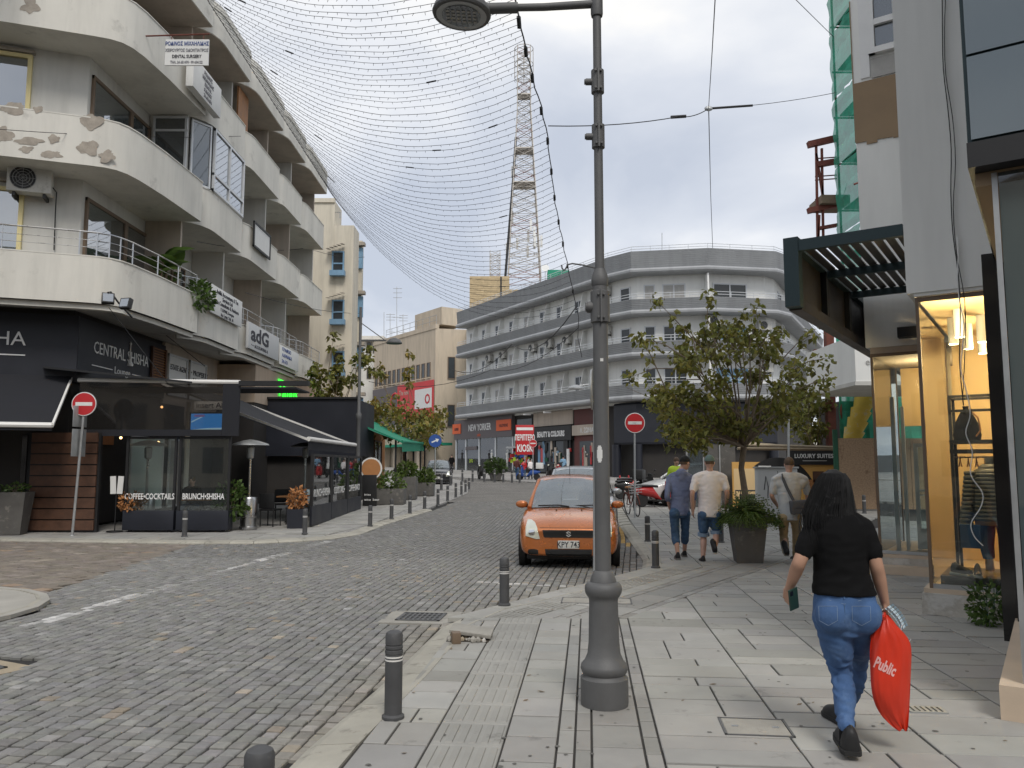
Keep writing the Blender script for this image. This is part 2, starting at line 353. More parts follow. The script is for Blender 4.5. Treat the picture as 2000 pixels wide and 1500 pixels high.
# ------------------------------------------------------------------ ground, road, pavements
def sheet(name, polyx, y0, y1, step, dz, material, label=None):
    mb = MB(); ys = list(np.arange(y0, y1, step))+[y1]
    for a, b in zip(ys[:-1], ys[1:]):
        mb.quad((polyx[0],a,gz(a)+dz),(polyx[1],a,gz(a)+dz),(polyx[1],b,gz(b)+dz),(polyx[0],b,gz(b)+dz))
    o = mb.build(name, material, smooth=0); o['kind'] = 'structure'; return o
def brick_mat(name, c1, c2, mortar, bw, bh, msize, rot, rough=.8):
    m = bpy.data.materials.new(name); m.use_nodes = True; t = m.node_tree; N = t.nodes; L = t.links; b = N['Principled BSDF']; MT[name] = m
    tcn = N.new('ShaderNodeTexCoord'); mp = N.new('ShaderNodeMapping'); mp.inputs['Rotation'].default_value = (0,0,rot); L.new(tcn.outputs['Object'], mp.inputs[0])
    br = N.new('ShaderNodeTexBrick'); L.new(mp.outputs[0], br.inputs['Vector']); br.inputs['Color1'].default_value = (*c1,1); br.inputs['Color2'].default_value = (*c2,1); br.inputs['Mortar'].default_value = (*mortar,1)
    br.inputs['Scale'].default_value = 1; br.inputs['Brick Width'].default_value = bw; br.inputs['Row Height'].default_value = bh; br.inputs['Mortar Size'].default_value = msize
    n = N.new('ShaderNodeTexNoise'); n.inputs['Scale'].default_value = .6; n.inputs['Detail'].default_value = 8; L.new(tcn.outputs['Object'], n.inputs['Vector'])
    r = N.new('ShaderNodeMapRange'); L.new(n.outputs[0], r.inputs[0]); r.inputs[1].default_value = .3; r.inputs[2].default_value = .7; r.inputs[3].default_value = .8; r.inputs[4].default_value = 1.2
    x = N.new('ShaderNodeMix'); x.data_type = 'RGBA'; x.blend_type = 'MULTIPLY'; x.inputs[0].default_value = 1; L.new(br.outputs[0], x.inputs[6]); L.new(r.outputs[0], x.inputs[7]); L.new(x.outputs[2], b.inputs['Base Color'])
    bp = N.new('ShaderNodeBump'); bp.inputs['Strength'].default_value = .5; bp.inputs['Distance'].default_value = .01; bp.invert = True; L.new(br.outputs['Fac'], bp.inputs['Height']); L.new(bp.outputs[0], b.inputs['Normal'])
    b.inputs['Roughness'].default_value = rough; return m
brick_mat('setts_far', (.20,.19,.172), (.235,.22,.20), (.03,.029,.027), .12, .11, .012, R(97))
brick_mat('paving_far', (.31,.30,.285), (.345,.335,.315), (.08,.078,.075), .6, .4, .012, R(7))
sheet('ground', (-900,900), -60, 1500, 30, -.16, 'asphalt')
sheet('road', (-60,45), -12, 33, 5, -.082, 'mortar')
road = bpy.data.objects['road']
sheet('far_road', (-60,60), 33, 130, 4, -.058, 'setts_far')

def inpoly(x, y, poly):
    c = np.zeros(np.shape(x), bool); n = len(poly); j = n-1
    for i in range(n):
        xi, yi = poly[i]; xj, yj = poly[j]
        if yi != yj:
            c ^= ((yi > y) != (yj > y)) & (x < (xj-xi)*(y-yi)/(yj-yi)+xi)
        j = i
    return c
KO = [(-1.62,1.0),(-1.23,4.98),(-.98,6.6),(-.74,8.6),(-.36,9.55),(-.04,9.94),(.85,11.2),(2.05,12.84),(2.35,14.6),(3.0,22.5),(3.67,29.5),(4.1,33.5)]
LK = [(-30,18.4),(-11.5,18.2),(-7.2,17.55),(-5.6,17.55),(-4.66,18.1),(-4.1,18.7),(-3.72,19.9),(-3.6,22.8),(-2.8,28.4),(-2.3,33.5),(-1.9,39.6),(-2.1,45),(-3.2,56),(-6,66)]
ISL = [(-7.5+1.95*math.cos(q), 9.35+1.85*math.sin(q)) for q in np.linspace(-math.pi/2, math.pi/2, 12)]+[(-16,11.2),(-16,7.5)]
GR1 = (-1.02, 9.22); GR2 = (-4.72, 6.85)
phi = R(6.6); ex, ey = math.cos(phi), -math.sin(phi); dx_, dy_ = math.sin(phi), math.cos(phi)
roadpoly = [(-16,3)]+[p for p in KO if p[1] < 33.6]+[(-2.3,33.5)]+LK[8:0:-1]+[(-16,18.3)]
brown = [(-16,19),(-16,8.0),tuple(G(0,1180)[:2]),tuple(G(120,1140)[:2]),tuple(G(350,1067)[:2]),(-7.0,19)]
rng = np.random.default_rng(3)
def sett_grid(phi, w, l, cond, wav):
    e = np.array([math.cos(phi), -math.sin(phi)]); d = np.array([math.sin(phi), math.cos(phi)])
    us = np.arange(-22, 8, w); S = []
    for u in us:
        off = rng.random()*l*.3
        vs = np.arange(1, 36, l)+off + rng.normal(0, .006, len(np.arange(1, 36, l)))
        uu = u + wav*np.sin(vs*.33+1.2) + rng.normal(0, .0025, len(vs))
        x = uu*e[0]+vs*d[0]; y = uu*e[1]+vs*d[1]
        ok = (y > 4.1) & (y < 33.4) & (np.abs(x) < .67*y+.7)
        x, y = x[ok], y[ok]
        ok = cond(x, y); S.append(np.stack([x[ok], y[ok]], 1))
    return np.concatenate(S), e, d
def edge_d(x, y, poly):
    m = np.full(x.shape, 9e9)
    for (x0,y0),(x1,y1) in zip(poly[:-1], poly[1:]):
        L2 = (x1-x0)**2+(y1-y0)**2; t = np.clip(((x-x0)*(x1-x0)+(y-y0)*(y1-y0))/L2, 0, 1)
        m = np.minimum(m, np.hypot(x-x0-t*(x1-x0), y-y0-t*(y1-y0)))
    return m
def cond_main(x, y):
    ok = inpoly(x, y, roadpoly) & ~inpoly(x, y, ISL) & ~inpoly(x, y, brown)
    ok &= ~((np.abs(x-GR1[0]) < .42) & (np.abs(y-GR1[1]) < .38)); ok &= ~((np.abs(x-GR2[0]) < .52) & (np.abs(y-GR2[1]) < .46))
    return ok & (edge_d(x, y, ISL[:12]) > .01)
def cond_brown(x, y): return inpoly(x, y, roadpoly) & inpoly(x, y, brown) & ~inpoly(x, y, ISL) & (edge_d(x, y, ISL[:12]) > .1)
S1, e1, d1 = sett_grid(phi, .112, .116, cond_main, .12)
S2, e2, d2 = sett_grid(R(28), .25, .19, cond_brown, .05)
WL = [tuple(G(60,1210)[:2]), tuple(G(640,1052)[:2])]; WB = [tuple(G(930,1128)[:2]), tuple(G(1150,1139)[:2])]
YL = [tuple(G(1212,1025)[:2]), tuple(G(1224,1062)[:2])]
def sett_tint(x, y, isbrown):
    n = len(x); v = rng.normal(1, .085, n).clip(.7, 1.4)
    col = np.stack([v, v*rng.normal(1, .012, n), v*rng.normal(.99, .025, n)], 1)
    warm = rng.random(n) < .02; col[warm] *= np.array([1.35, 1.18, 1.0])
    pale = rng.random(n) < .05; col[pale] *= 1.28
    if isbrown: col *= np.array([.98,.86,.76])
    sand = np.clip(1-edge_d(x, y, KO)/.5, 0, 1)*(y < 12)*.4; col = col*(1-sand[:,None])+sand[:,None]*np.array([1.5,1.33,1.05])*v[:,None]
    for ln, w, k in ((WL,.085,.62),(WB,.06,.5)):
        on = (edge_d(x, y, ln) < w) & (rng.random(n) < .8); a = (rng.random(n)*k+.3)*on
        if ln is WL: a *= (.55+.45*np.sin(y*1.35+.9))
        col = col*(1-a[:,None])+a[:,None]*np.array([3.0,3.0,3.05])
    on = edge_d(x, y, YL) < .06; col[on] = np.array([2.3,1.5,.5])
    return col
def sett_mesh(name, S, tint, e, d, hw, hl, ring3=True, jz=.0022):
    n = len(S); jit = rng.normal(0, jz, n); z = np.array([gz(q) for q in S[:,1]])-.056+jit
    tx = rng.normal(0, .010, n); ty = rng.normal(0, .010, n)
    cs = [(-1,-1),(1,-1),(1,1),(-1,1)]; levels = [(1.0,-.03),(1.0,-.007),(.86,0)] if ring3 else [(1.0,-.03),(.9,0)]
    V_ = np.zeros((n, 4*len(levels), 3)); szw = hw*rng.normal(1,.03,n); szl = hl*rng.normal(1,.03,n)
    for li, (s, dz) in enumerate(levels):
        for ci, (a, b) in enumerate(cs):
            V_[:, li*4+ci, 0] = S[:,0]+e[0]*a*szw*s+d[0]*b*szl*s
            V_[:, li*4+ci, 1] = S[:,1]+e[1]*a*szw*s+d[1]*b*szl*s
            V_[:, li*4+ci, 2] = z+dz+(tx*a+ty*b)*hw*(li > 0)
    k = 4*len(levels); f = []
    for li in range(len(levels)-1): f += [(li*4+i, li*4+(i+1)%4, li*4+4+(i+1)%4, li*4+4+i) for i in range(4)]
    t = 4*(len(levels)-1); f.append((t,t+1,t+2,t+3)); f = np.array(f)
    F = (f[None]+(np.arange(n)*k)[:,None,None]).reshape(-1,4)
    me = bpy.data.meshes.new(name); me.from_pydata(V_.reshape(-1,3).tolist(), [], F.tolist()); me.update()
    at = me.color_attributes.new('tint', 'FLOAT_COLOR', 'POINT')
    c = np.concatenate([np.repeat(tint, k, 0), np.ones((n*k,1))], 1).astype(np.float32); at.data.foreach_set('color', c.ravel())
    return me
t1 = sett_tint(S1[:,0], S1[:,1], False); t2 = sett_tint(S2[:,0], S2[:,1], True)
# the setts in the frame that show largest are parts of their own
sx_ = S1[:,0]/S1[:,1]*1.0; vis = (np.abs(S1[:,0]) < .615*S1[:,1]) & (S1[:,1] > 4.62)
order = np.argsort(np.where(vis, S1[:,1]**2+S1[:,0]**2, 1e9)); near = set(order[:300].tolist())
for i in order[:300]:
    link('paving_sett', sett_mesh('paving_sett', S1[i:i+1], t1[i:i+1], e1, d1, .0485, .0488), 'sett', road)
rest = np.array([i for i in range(len(S1)) if i not in near]); nr = rest[S1[rest,1] < 15]; fr = rest[S1[rest,1] >= 15]
for idx, r3 in ((nr, True), (fr, False)):
    link('sett_paving', sett_mesh('sett_paving', S1[idx], t1[idx], e1, d1, .0485, .0488, r3), 'sett', road)['kind'] = 'stuff'
link('brown_sett_paving', sett_mesh('brown_sett_paving', S2, t2, e2, d2, .115, .086, True), 'sett', road)['kind'] = 'stuff'

# ---- slabs
def clip(poly, p, n):        # keep the side where (q-p).n >= 0
    o = []; k = len(poly)
    for i in range(k):
        a, b = poly[i], poly[(i+1)%k]; da = (a[0]-p[0])*n[0]+(a[1]-p[1])*n[1]; db = (b[0]-p[0])*n[0]+(b[1]-p[1])*n[1]
        if da >= 0: o.append(a)
        if (da >= 0) != (db >= 0):
            t = da/(da-db); o.append((a[0]+(b[0]-a[0])*t, a[1]+(b[1]-a[1])*t))
    return o
def parea(p): return abs(sum(p[i][0]*p[(i+1)%len(p)][1]-p[(i+1)%len(p)][0]*p[i][1] for i in range(len(p))))/2
SLABS = []      # (poly, tint, material key, ridges)
def halfplanes(poly, hp):
    for p, n in hp:
        if len(poly) < 3: return []
        poly = clip(poly, p, n)
    return poly if len(poly) >= 3 and parea(poly) > .006 else []
def slab_cells(org, fwd, u0, u1, v0, v1, hp, key='slab', rows=(.42,.24,.34), split=.35, seed=0, stag=True):
    r = random.Random(seed); f = Vector((fwd[0],fwd[1])).normalized(); s = Vector((f.y,-f.x)); v = v0; res = []
    while v < v1:
        h = r.choice(rows); cuts = [u0, u1]
        if r.random() < split: cuts.insert(1, u0+(u1-u0)*r.choice((.35,.5,.6)))
        for a, b in zip(cuts[:-1], cuts[1:]):
            q = [(a+.007,v+.010),(b-.007,v+.010),(b-.007,v+h-.010),(a+.007,v+h-.010)]
            pl = halfplanes([(org[0]+s.x*x+f.x*y, org[1]+s.y*x+f.y*y) for x, y in q], hp)
            if pl:
                t = r.gauss(1, .075); SLABS.append((pl, (t*r.gauss(1,.008), t, t*r.gauss(.99,.012)), key, None))
        v += h
DD = (.095,1); B_ = (math.sin(R(34)), math.cos(R(34))); A_ = (-B_[1], B_[0])
def off(u): return (u, 0)
bs = (1.08, 8.62)                       # on the south edge of the diagonal band
north1 = [((0,8.86),(0,-1))]
slab_cells((0,0), DD, -1.36, -.96, 3.2, 9, north1, rows=(.4,.42,.3), split=.3, seed=1)
slab_cells((0,0), DD, -.52, -.20, 3.2, 9, north1, rows=(.42,.3,.4), split=.0, seed=2)
slab_cells((0,0), DD, -.20, -.095, 3.2, 9, north1, rows=(.4,), split=0, seed=3)
slab_cells((0,0), DD, -.095, .005, 3.2, 9, north1, 'slab_dark', (.3,.34), 0, 4)
slab_cells((0,0), DD, .005, .31, 3.2, 9, north1, 'slab_dark', (.44,.4), 0, 5)
slab_cells((0,0), DD, .31, .41, 3.2, 9, north1, 'slab_dark', (.3,.34), 0, 6)
for i in range(20):
    u = .41+i*.80
    slab_cells((0,0), DD, u, u+.80, 3.0, 24.5, [(bs, (-A_[0],-A_[1])), ((3.2,3.0),(-1,.35) if False else (0,1))], rows=(.42,.24,.36,.30), split=.34, seed=20+i)
# band and the tactile strip beside it
bh = [((0,8.87),(0,1))]
ab = lambda a0, a1, key, rows, split, seed, hp: slab_cells((bs[0],bs[1]), B_, -a1, -a0, -1.5, 14, hp, key, rows, split, seed)
ab(.0, .11, 'slab_dark', (.3,), 0, 51, bh); ab(.11, .55, 'slab_dark', (.5,.46), 0, 52, bh); ab(.55, .66, 'slab_dark', (.3,), 0, 53, bh)
Tend = [((0,8.87),(0,1))]
slab_cells((bs[0],bs[1]), B_, -1.62, -1.28, -1.4, 4.9, Tend, rows=(.4,.5), split=0, seed=54)
TAC_DIAG = (-1.28, -.88); slab_cells((bs[0],bs[1]), B_, -.88, -.66, -1.4, 4.9, Tend, rows=(.4,.3), split=0, seed=55)
kl0, kl1 = (2.42,13.2), (4.08,30.0); kn = (kl1[1]-kl0[1], -(kl1[0]-kl0[0]))
Np = (bs[0]+B_[0]*4.9, bs[1]+B_[1]*4.9); Aq = (bs[0]+A_[0]*.66, bs[1]+A_[1]*.66)
for i in range(20):
    slab_cells((0,0), DD, .6+i*.62, 1.22+i*.62, 11, 29.5, [(kl0,kn),(Np,B_),(Aq,A_)], rows=(.4,.3,.5), split=.3, seed=70+i)
# left pavement
def lk_hp(i): 
    a, b = LK[i], LK[i+1]; return (a, (-(b[1]-a[1]), b[0]-a[0]))
lk_off = lambda i, w: ((LK[i][0]+lk_hp(i)[1][0]/math.hypot(*lk_hp(i)[1])*w, LK[i][1]+lk_hp(i)[1][1]/math.hypot(*lk_hp(i)[1])*w), lk_hp(i)[1])
for i in range(6):
    slab_cells((-3.9,19.3), (.15,1), -2.6+i*.5, -2.1+i*.5, 0, 13.5, [lk_off(6,.3),lk_off(7,.3),lk_off(8,.3)], rows=(.4,.3,.5), split=.2, seed=90+i)
for i in range(14):
    slab_cells((-4.4,18.2), (-1,.02), i*.0, .45, i*.5, i*.5+.5, [lk_off(2,.3),lk_off(3,.3),lk_off(4,.3)], rows=(.5,), split=0, seed=110+i)
    slab_cells((-4.4,18.2), (-1,.02), .45, .95, i*.5, i*.5+.5, [], rows=(.5,), split=0, seed=130+i)
TACT = []
for i in range(15): TACT.append(((0,0), DD, -.955, -.525, 3.25+i*.405, 3.65+i*.405, [((0,8.86),(0,-1))]))
for i in range(15): TACT.append(((bs[0],bs[1]), B_, -1.275, -.885, -1.4+i*.42, -.985+i*.42, Tend))
right_pave = MB().prism([(-1.3,1),(-1.0,5),(-.5,9.2),(-.1,9.8),(2.3,13.3),(4.2,29.6),(40,29.6),(40,-3),(-1.6,-3)], -.10, -.014).build('right_pavement', 'joint_sand', smooth=0); right_pave['kind'] = 'structure'
def pave_far(name, poly, dz=0):
    mb = MB(); n = len(poly)
    vs = [(p[0],p[1],gz(p[1])+dz) for p in poly]; lo = [(p[0],p[1],gz(p[1])-.14) for p in poly]
    mb.add(vs+lo, [tuple(range(n))]+[(i,n+i,n+(i+1)%n,(i+1)%n) for i in range(n)])
    o = mb.build(name, 'paving_far', smooth=0); o['kind'] = 'structure'; return o
pave_far('right_far_pavement', [(4.15,29.6),(4.7,34),(5.6,42),(7.4,50),(10.5,52.5),(60,50),(60,29.6)])
pave_far('left_pavement', [(-60,19.0)]+[(p[0]-.02,p[1]+.28 if i<4 else p[1]) for i, p in enumerate(LK[1:5])]+[(-4.35,18.9),(-4.0,20),(-3.9,22)]+[(-3.9,24),(-3.5,26),(-3.1,28.4),(-2.6,33.5),(-2.2,39.6),(-2.4,45),(-3.5,56),(-6,66),(-60,66)], -.026)
left_pave = bpy.data.objects['left_pavement']
pave_far('far_pavement', [(30,52.0),(9,50.5),(3.2,50.2),(1.2,52.8),(-4.8,63),(-11,78),(-22,110),(60,110),(60,52)], .03)
isl_o = MB().prism(ISL, -.10, -.006).build('traffic_island', mat('island_paving', (.36,.345,.31), .8, 0, .15, 2, .3, 90), smooth=0); isl_o['kind'] = 'structure'
def slab_mb(polys, zt, th=.045):
    mb = MB(); tn = []
    for pl, t in polys:
        n = len(pl); a = sum(pl[i][0]*pl[(i+1)%n][1]-pl[(i+1)%n][0]*pl[i][1] for i in range(n))
        if a < 0: pl = pl[::-1]
        cx = sum(p[0] for p in pl)/n; cy = sum(p[1] for p in pl)/n; dz = gz(cy)+zt+random.Random(int(cx*977+cy*131)).gauss(0,.0016)
        def ins(p, k):
            L = math.hypot(p[0]-cx, p[1]-cy); f = max(0, 1-k/max(L,.01)); return (cx+(p[0]-cx)*f, cy+(p[1]-cy)*f)
        vs = [(*p, dz-th) for p in pl]+[(*p, dz-.004) for p in pl]+[(*ins(p,.006), dz) for p in pl]
        fs = [(j*n+i, j*n+(i+1)%n, (j+1)*n+(i+1)%n, (j+1)*n+i) for j in range(2) for i in range(n)]+[tuple(range(2*n,3*n))]
        mb.add(vs, fs); tn += [t]*(3*n)
    return mb, tn
def with_tint(o, tn):
    at = o.data.color_attributes.new('tint', 'FLOAT_COLOR', 'POINT')
    at.data.foreach_set('color', np.array([(*t,1) for t in tn], np.float32).ravel()); return o
def slab_rank(s):
    cx = sum(p[0] for p in s[0])/len(s[0]); cy = sum(p[1] for p in s[0])/len(s[0])
    return (cy+abs(cx)*.3) if (cy > 3.9 and abs(cx) < .66*cy+.2) else 1e6
for side, par in ((1, right_pave), (-1, left_pave)):
    L_ = sorted([s for s in SLABS if (s[0][0][0] > -2.0 and not (s[0][0][0] < -1.7)) == (side > 0)], key=slab_rank)
    for s in L_[:280]:
        mb, tn = slab_mb([(s[0], s[1])], 0); with_tint(mb.build('paving_slab', s[2], par, smooth=0), tn)
    for key in ('slab','slab_dark'):
        rs = [(s[0], s[1]) for s in L_[280:] if s[2] == key]
        if rs: mb, tn = slab_mb(rs, 0); with_tint(mb.build('slab_paving', key, par, smooth=0), tn)['kind'] = 'stuff'
def build_tactile(org, fwd, u0, u1, v0, v1, hp):
    f = Vector((fwd[0],fwd[1])).normalized(); s = Vector((f.y,-f.x)); t = rnd.gauss(1.0,.05)
    W = lambda x, y: (org[0]+s.x*x+f.x*y, org[1]+s.y*x+f.y*y)
    pl = halfplanes([W(u0,v0),W(u1,v0),W(u1,v1),W(u0,v1)], hp)
    if not pl or parea(pl) < .05: return
    mb, tn = slab_mb([(pl, (t,t,t*.985))], 0)
    for k in range(6):
        x = u0+(u1-u0)*(k+.5)/6; q = []
        for a, b in ((-.021,.03),(.021,.03),(.021,1),(-.021,1)):
            q.append(W(x+a, v0+.03 if b < 1 else v1-.03))
        q = halfplanes(q, hp)
        if not q: continue
        n = len(q); cx = sum(p[0] for p in q)/n; cy = sum(p[1] for p in q)/n; m0 = len(mb.v)
        mb.add([(*p,-.002) for p in q]+[(cx+(p[0]-cx)*.62 if False else p[0]+(cx-p[0])*.06, p[1]+(cy-p[1])*.06, .0055) for p in q], [(i,(i+1)%n,n+(i+1)%n,n+i) for i in range(n)]+[tuple(range(n,2*n))])
        tn += [(t*.93,t*.93,t*.91)]*(2*n)
    with_tint(mb.build('tactile_slab', 'slab', right_pave, smooth=0), tn)
for a in TACT: build_tactile(*a)
def resample(pl, step):
    out_ = [Vector(pl[0])]; 
    for a, b in zip(pl[:-1], pl[1:]):
        a = Vector(a); b = Vector(b); n = max(1, round((b-a).length/step))
        out_ += [a+(b-a)*(i+1)/n for i in range(n)]
    return out_
def kerb_run(pl, width, step, side, par, zo=-.052, zi=.003, nmax=300, name='kerb_stone'):
    pts = resample(pl, step); nrm = []
    for i, p in enumerate(pts):
        t = pts[min(i+1,len(pts)-1)]-pts[max(i-1,0)]; t.normalize(); nrm.append(Vector((t.y,-t.x))*side)
    for i in range(len(pts)-1):
        a, b = pts[i], pts[i+1]; t = (b-a).normalized()*.005; a2 = a+nrm[i]*width; b2 = b+nrm[i+1]*width
        a = a+t; b = b-t; a2 = a2+t; b2 = b2-t; g = gz((a.y+b.y)/2); k = rnd.gauss(1,.06)
        mid0 = a+(a2-a)*.22; mid1 = b+(b2-b)*.22
        vs = [(*a,g-.12),(*b,g-.12),(*b2,g-.12),(*a2,g-.12),(*a,g+zo),(*b,g+zo),(*mid1,g+zo*.35),(*mid0,g+zo*.35),(*b2,g+zi),(*a2,g+zi)]
        fs = [(0,1,5,4),(4,5,6,7),(7,6,8,9),(2,3,9,8),(1,2,8,6,5),(3,0,4,7,9)]
        mb = MB().add(vs, fs if side < 0 else [f[::-1] for f in fs]); with_tint(mb.build(name, 'kerb', par, smooth=0), [(k,k*.99,k*.95)]*10)
kerb_run([p for p in KO[:-1]], .32, .85, 1, right_pave)
kerb_run([(-20,18.3)]+LK[1:9], .30, .6, -1, left_pave, zo=-.045, zi=.004)
kerb_run([tuple(p) for p in ISL[:12]], .14, .4, -1, isl_o, zo=-.05, zi=.002)
# ---- drain grates, covers, broken slab
def grate(name, label, c, w, l, ang, n):
    t = thing(name, label, 'drain', (c[0], c[1], -.06), ang)
    MB().box(-w/2-.16,-l/2-.13,-.02,w/2+.16,l/2+.13,.004).build('concrete_surround', MT['kerb'], t, world=False)
    MB().box(-w/2,-l/2,.0,w/2,l/2,.006).build('pit', 'black', t, world=False)
    fr = MB()
    for a in ((-w/2,-l/2,w/2,-l/2+.03),(-w/2,l/2-.03,w/2,l/2),(-w/2,-l/2,-w/2+.03,l/2),(w/2-.03,-l/2,w/2,l/2)): fr.box(a[0],a[1],.004,a[2],a[3],.014)
    fr.build('frame', 'iron_grey', t, world=False)
    for i in range(n):
        x = -w/2+(i+.5)*w/n; mb = MB().box(x-.012,-l/2+.03,.006,x+.012,l/2-.03,.013); mb.build('bar', 'iron_grey', t, world=False)
    for j in range(3): MB().box(-w/2+.03,-l/2+l*(j+.9)/4-.01,.005,w/2-.03,-l/2+l*(j+.9)/4+.02,.0118).build('cross_bar', 'iron_grey', t, world=False)
    return t
for m in ('kerb',): pass
mat('concrete_plain', (.33,.315,.28), .85, 0, .18, 4, .3, 90, dirt=((.12,.11,.1), 5, .58, .4))
mat('concrete_tan', (.36,.30,.215), .85, 0, .18, 4, .3, 90)
def _fix(t, m):
    for c in t.children:
        if c.name.startswith('concrete'): c.data.materials[0] = MT[m]
_fix(grate('drain_grate', 'square iron drain grate in the setts beside the right kerb', GR1, .5, .46, -phi, 9), 'concrete_plain')
_fix(grate('drain_grate', 'iron drain grate with tan concrete surround at the left edge', GR2, .72, .6, -phi-.35, 9), 'concrete_tan')
def cover(label, c, w, l, ang, mid='slab'):
    t = thing('access_cover', label, 'access cover', (c[0], c[1], .004), ang); fr = MB(); e_ = .014
    for a in ((-w/2,-l/2,w/2,-l/2+e_),(-w/2,l/2-e_,w/2,l/2),(-w/2,-l/2,-w/2+e_,l/2),(w/2-e_,-l/2,w/2,l/2)): fr.box(a[0],a[1],-.02,a[2],a[3],.004)
    fr.build('frame', 'iron_grey', t, world=False)
    o = MB().box(-w/2+.02,-l/2+.02,-.02,w/2-.02,l/2-.02,.002).build('lid', 'concrete_plain', t, world=False)
    for s in (-1,1): MB().box(s*w*.3-.02,-.012,.001,s*w*.3+.02,.012,.004).build('lifting_slot', 'steel', t, world=False)
c_ = G(1165,1174); cover('paved access cover in a metal frame beyond the lamp post base', (c_.x, c_.y), .85, .40, -phi)
c_ = G(1475,1421); cover('paved access cover in a metal frame left of the walking woman', (c_.x, c_.y), .42, .34, -phi)
c_ = G(1808,1387); t = thing('slotted_cover', 'pale slotted cover plate behind the red carrier bag', 'access cover', (c_.x,c_.y,.004), -phi)
MB().box(-.12,-.07,-.01,.12,.07,.004).build('plate', 'galv', t, world=False)
for i in range(6): MB().box(-.09+i*.036-.006,-.05,.003,-.09+i*.036+.006,.05,.0055).build('slot', 'black', t, world=False)
c_ = G(918,1246); t = thing('broken_paving', 'lifted paving slab over a rubble hole by the kerb', 'broken slab', (c_.x,c_.y,0), -.1)
MB().box(-.20,-.18,-.02,.20,.13,.0045).build('hole', 'soil', t, world=False)
o = MB().rbox(-.19,-.11,.055,.21,.11,.09,.006, Matrix.Rotation(.12,4,'Y') @ Matrix.Rotation(.12,4,'X')).build('loose_slab', 'concrete_plain', t, world=False); o['label'] = 'loose grey slab lying tilted on the rubble'
for i in range(34):
    x, y = rnd.uniform(-.19,.20), rnd.uniform(-.2,.08); s = rnd.uniform(.008,.038)
    bm = bmesh.new(); bmesh.ops.create_icosphere(bm, subdivisions=1, radius=s)
    for v in bm.verts: v.co *= rnd.uniform(.6,1.25)
    MB().addbm(bm, Matrix.Translation((x,y,.004+s*.5))).build('rubble', rnd.choice(['concrete_tan','stone_rough','concrete_plain']), t, smooth=0, world=False)
MB().rbox(-.20,-.24,0,-.12,-.14,.10,.004, Matrix.Rotation(.3,4,'Z')).build('broken_block', 'brown_frame', t, world=False)
# scattered leaves and scraps
lf = MB()
for i in range(90):
    p = V(rnd.uniform(-1,6), rnd.uniform(4.5,16), .006); a = rnd.uniform(0,6.28); s = rnd.uniform(.012,.035)
    if p.x < -1+.5*(p.y-9)*(p.y > 9): continue
    u = V(math.cos(a),math.sin(a),.15)*s; w = V(-math.sin(a),math.cos(a),.1)*s*.5; lf.quad(p-u,p+w,p+u,p-w)
gm = MB(); r_ = random.Random(17)
for i in range(260):
    x = r_.uniform(-1,6); y = 4.4+r_.random()**1.5*13
    if x < -.9+.095*(y-5)+max(0,(y-9)*.62): continue
    k = r_.uniform(.006,.018); n = 8; gm.add([(x+k*math.cos(q)*r_.uniform(.7,1.2),y+k*math.sin(q)*r_.uniform(.7,1.2),.0035) for q in np.linspace(0,5.5,n)],[tuple(range(n))])
tag(gm.build('gum_stain', mat('gum', (.13,.125,.115), .8, 0, .2, 30), smooth=0), 'dark trodden gum spots dotted over the right pavement', 'stain', kind='stuff')
lo = lf.build('leaf_litter', 'bark', smooth=0); tag(lo, 'dry leaf scraps scattered over the right pavement', 'litter', kind='stuff')
# ------------------------------------------------------------------ left corner apartment building
def raypl(px, py, p0, n):
    d = Vector(ray(px, py)); o = V(0,0,CAM_H); n = Vector(n); p0 = Vector(p0); return o + d*((p0-o).dot(n)/d.dot(n))
def wallrun(mb, pl, th, z0, z1, side=1):
    """upright band along a plan polyline; th goes to the left (side 1) of travel"""
    k = len(pl); pts = [Vector((p[0],p[1])) for p in pl]; inn = []
    for i, p in enumerate(pts):
        t = (pts[min(i+1,k-1)]-pts[max(i-1,0)]).normalized(); inn.append(p+Vector((-t.y,t.x))*th*side)
    f = (lambda i: z0[i]) if isinstance(z0, list) else (lambda i: z0)
    rings = [[(*pts[i],f(i)),(*inn[i],f(i)),(*inn[i],z1),(*pts[i],z1)] for i in range(k)]
    mb.strip(rings)
    return mb
def window(parent, o, right, w, h, nx=1, ny=1, fr='white_alu', pane='glass_dark', fw=.05, dep=.07, world=True, name='window', inset=.02, split=None):
    M = fm(o, right); mb = MB(M); xs = [0]+[w*i/nx for i in range(1,nx)]+[w]; ys = [0]+[h*i/ny for i in range(1,ny)]+[h]
    if split: ys = [0, h*split, h]
    for i, x in enumerate(xs):
        c = min(max(x, fw/2), w-fw/2); mb.box(c-fw/2, 0, .002, c+fw/2, h, dep)
    for y in ys:
        c = min(max(y, fw/2), h-fw/2); mb.box(0, c-fw/2, .004, w, c+fw/2, dep-.004)
    f = mb.build(name, fr, parent, smooth=0, world=world)
    for i in range(len(xs)-1):
        for j in range(len(ys)-1):
            MB(M).box(xs[i]+fw*.4, ys[j]+fw*.4, inset, xs[i+1]-fw*.4, ys[j+1]-fw*.4, inset+.012).build('pane', pane, f, smooth=0)
    return f
LB = thing('corner_building', 'cream apartment block with curved balconies and peeling plaster on the left', 'building', (-11.2,20.2,0))
LEV = [5.6, 9.05, 12.42]; ROOF = 15.3
BAY = [23.8, 27.4, 31.6, 35.1, 39.3]
FD = Vector((-.945,-.33,0)).normalized()
def fw_pt(t, o=0): p = V(-11.2,20.2,0)+FD*t+V(FD.y,-FD.x,0)*(-o); return p
front0 = [(-18,16.55),(-12.1,18.6),(-10.55,19.15),(-10.2,19.30),(-9.98,19.48),(-9.84,19.75),(-9.74,20.2),(-9.62,21.4),(-9.5,23.78)]
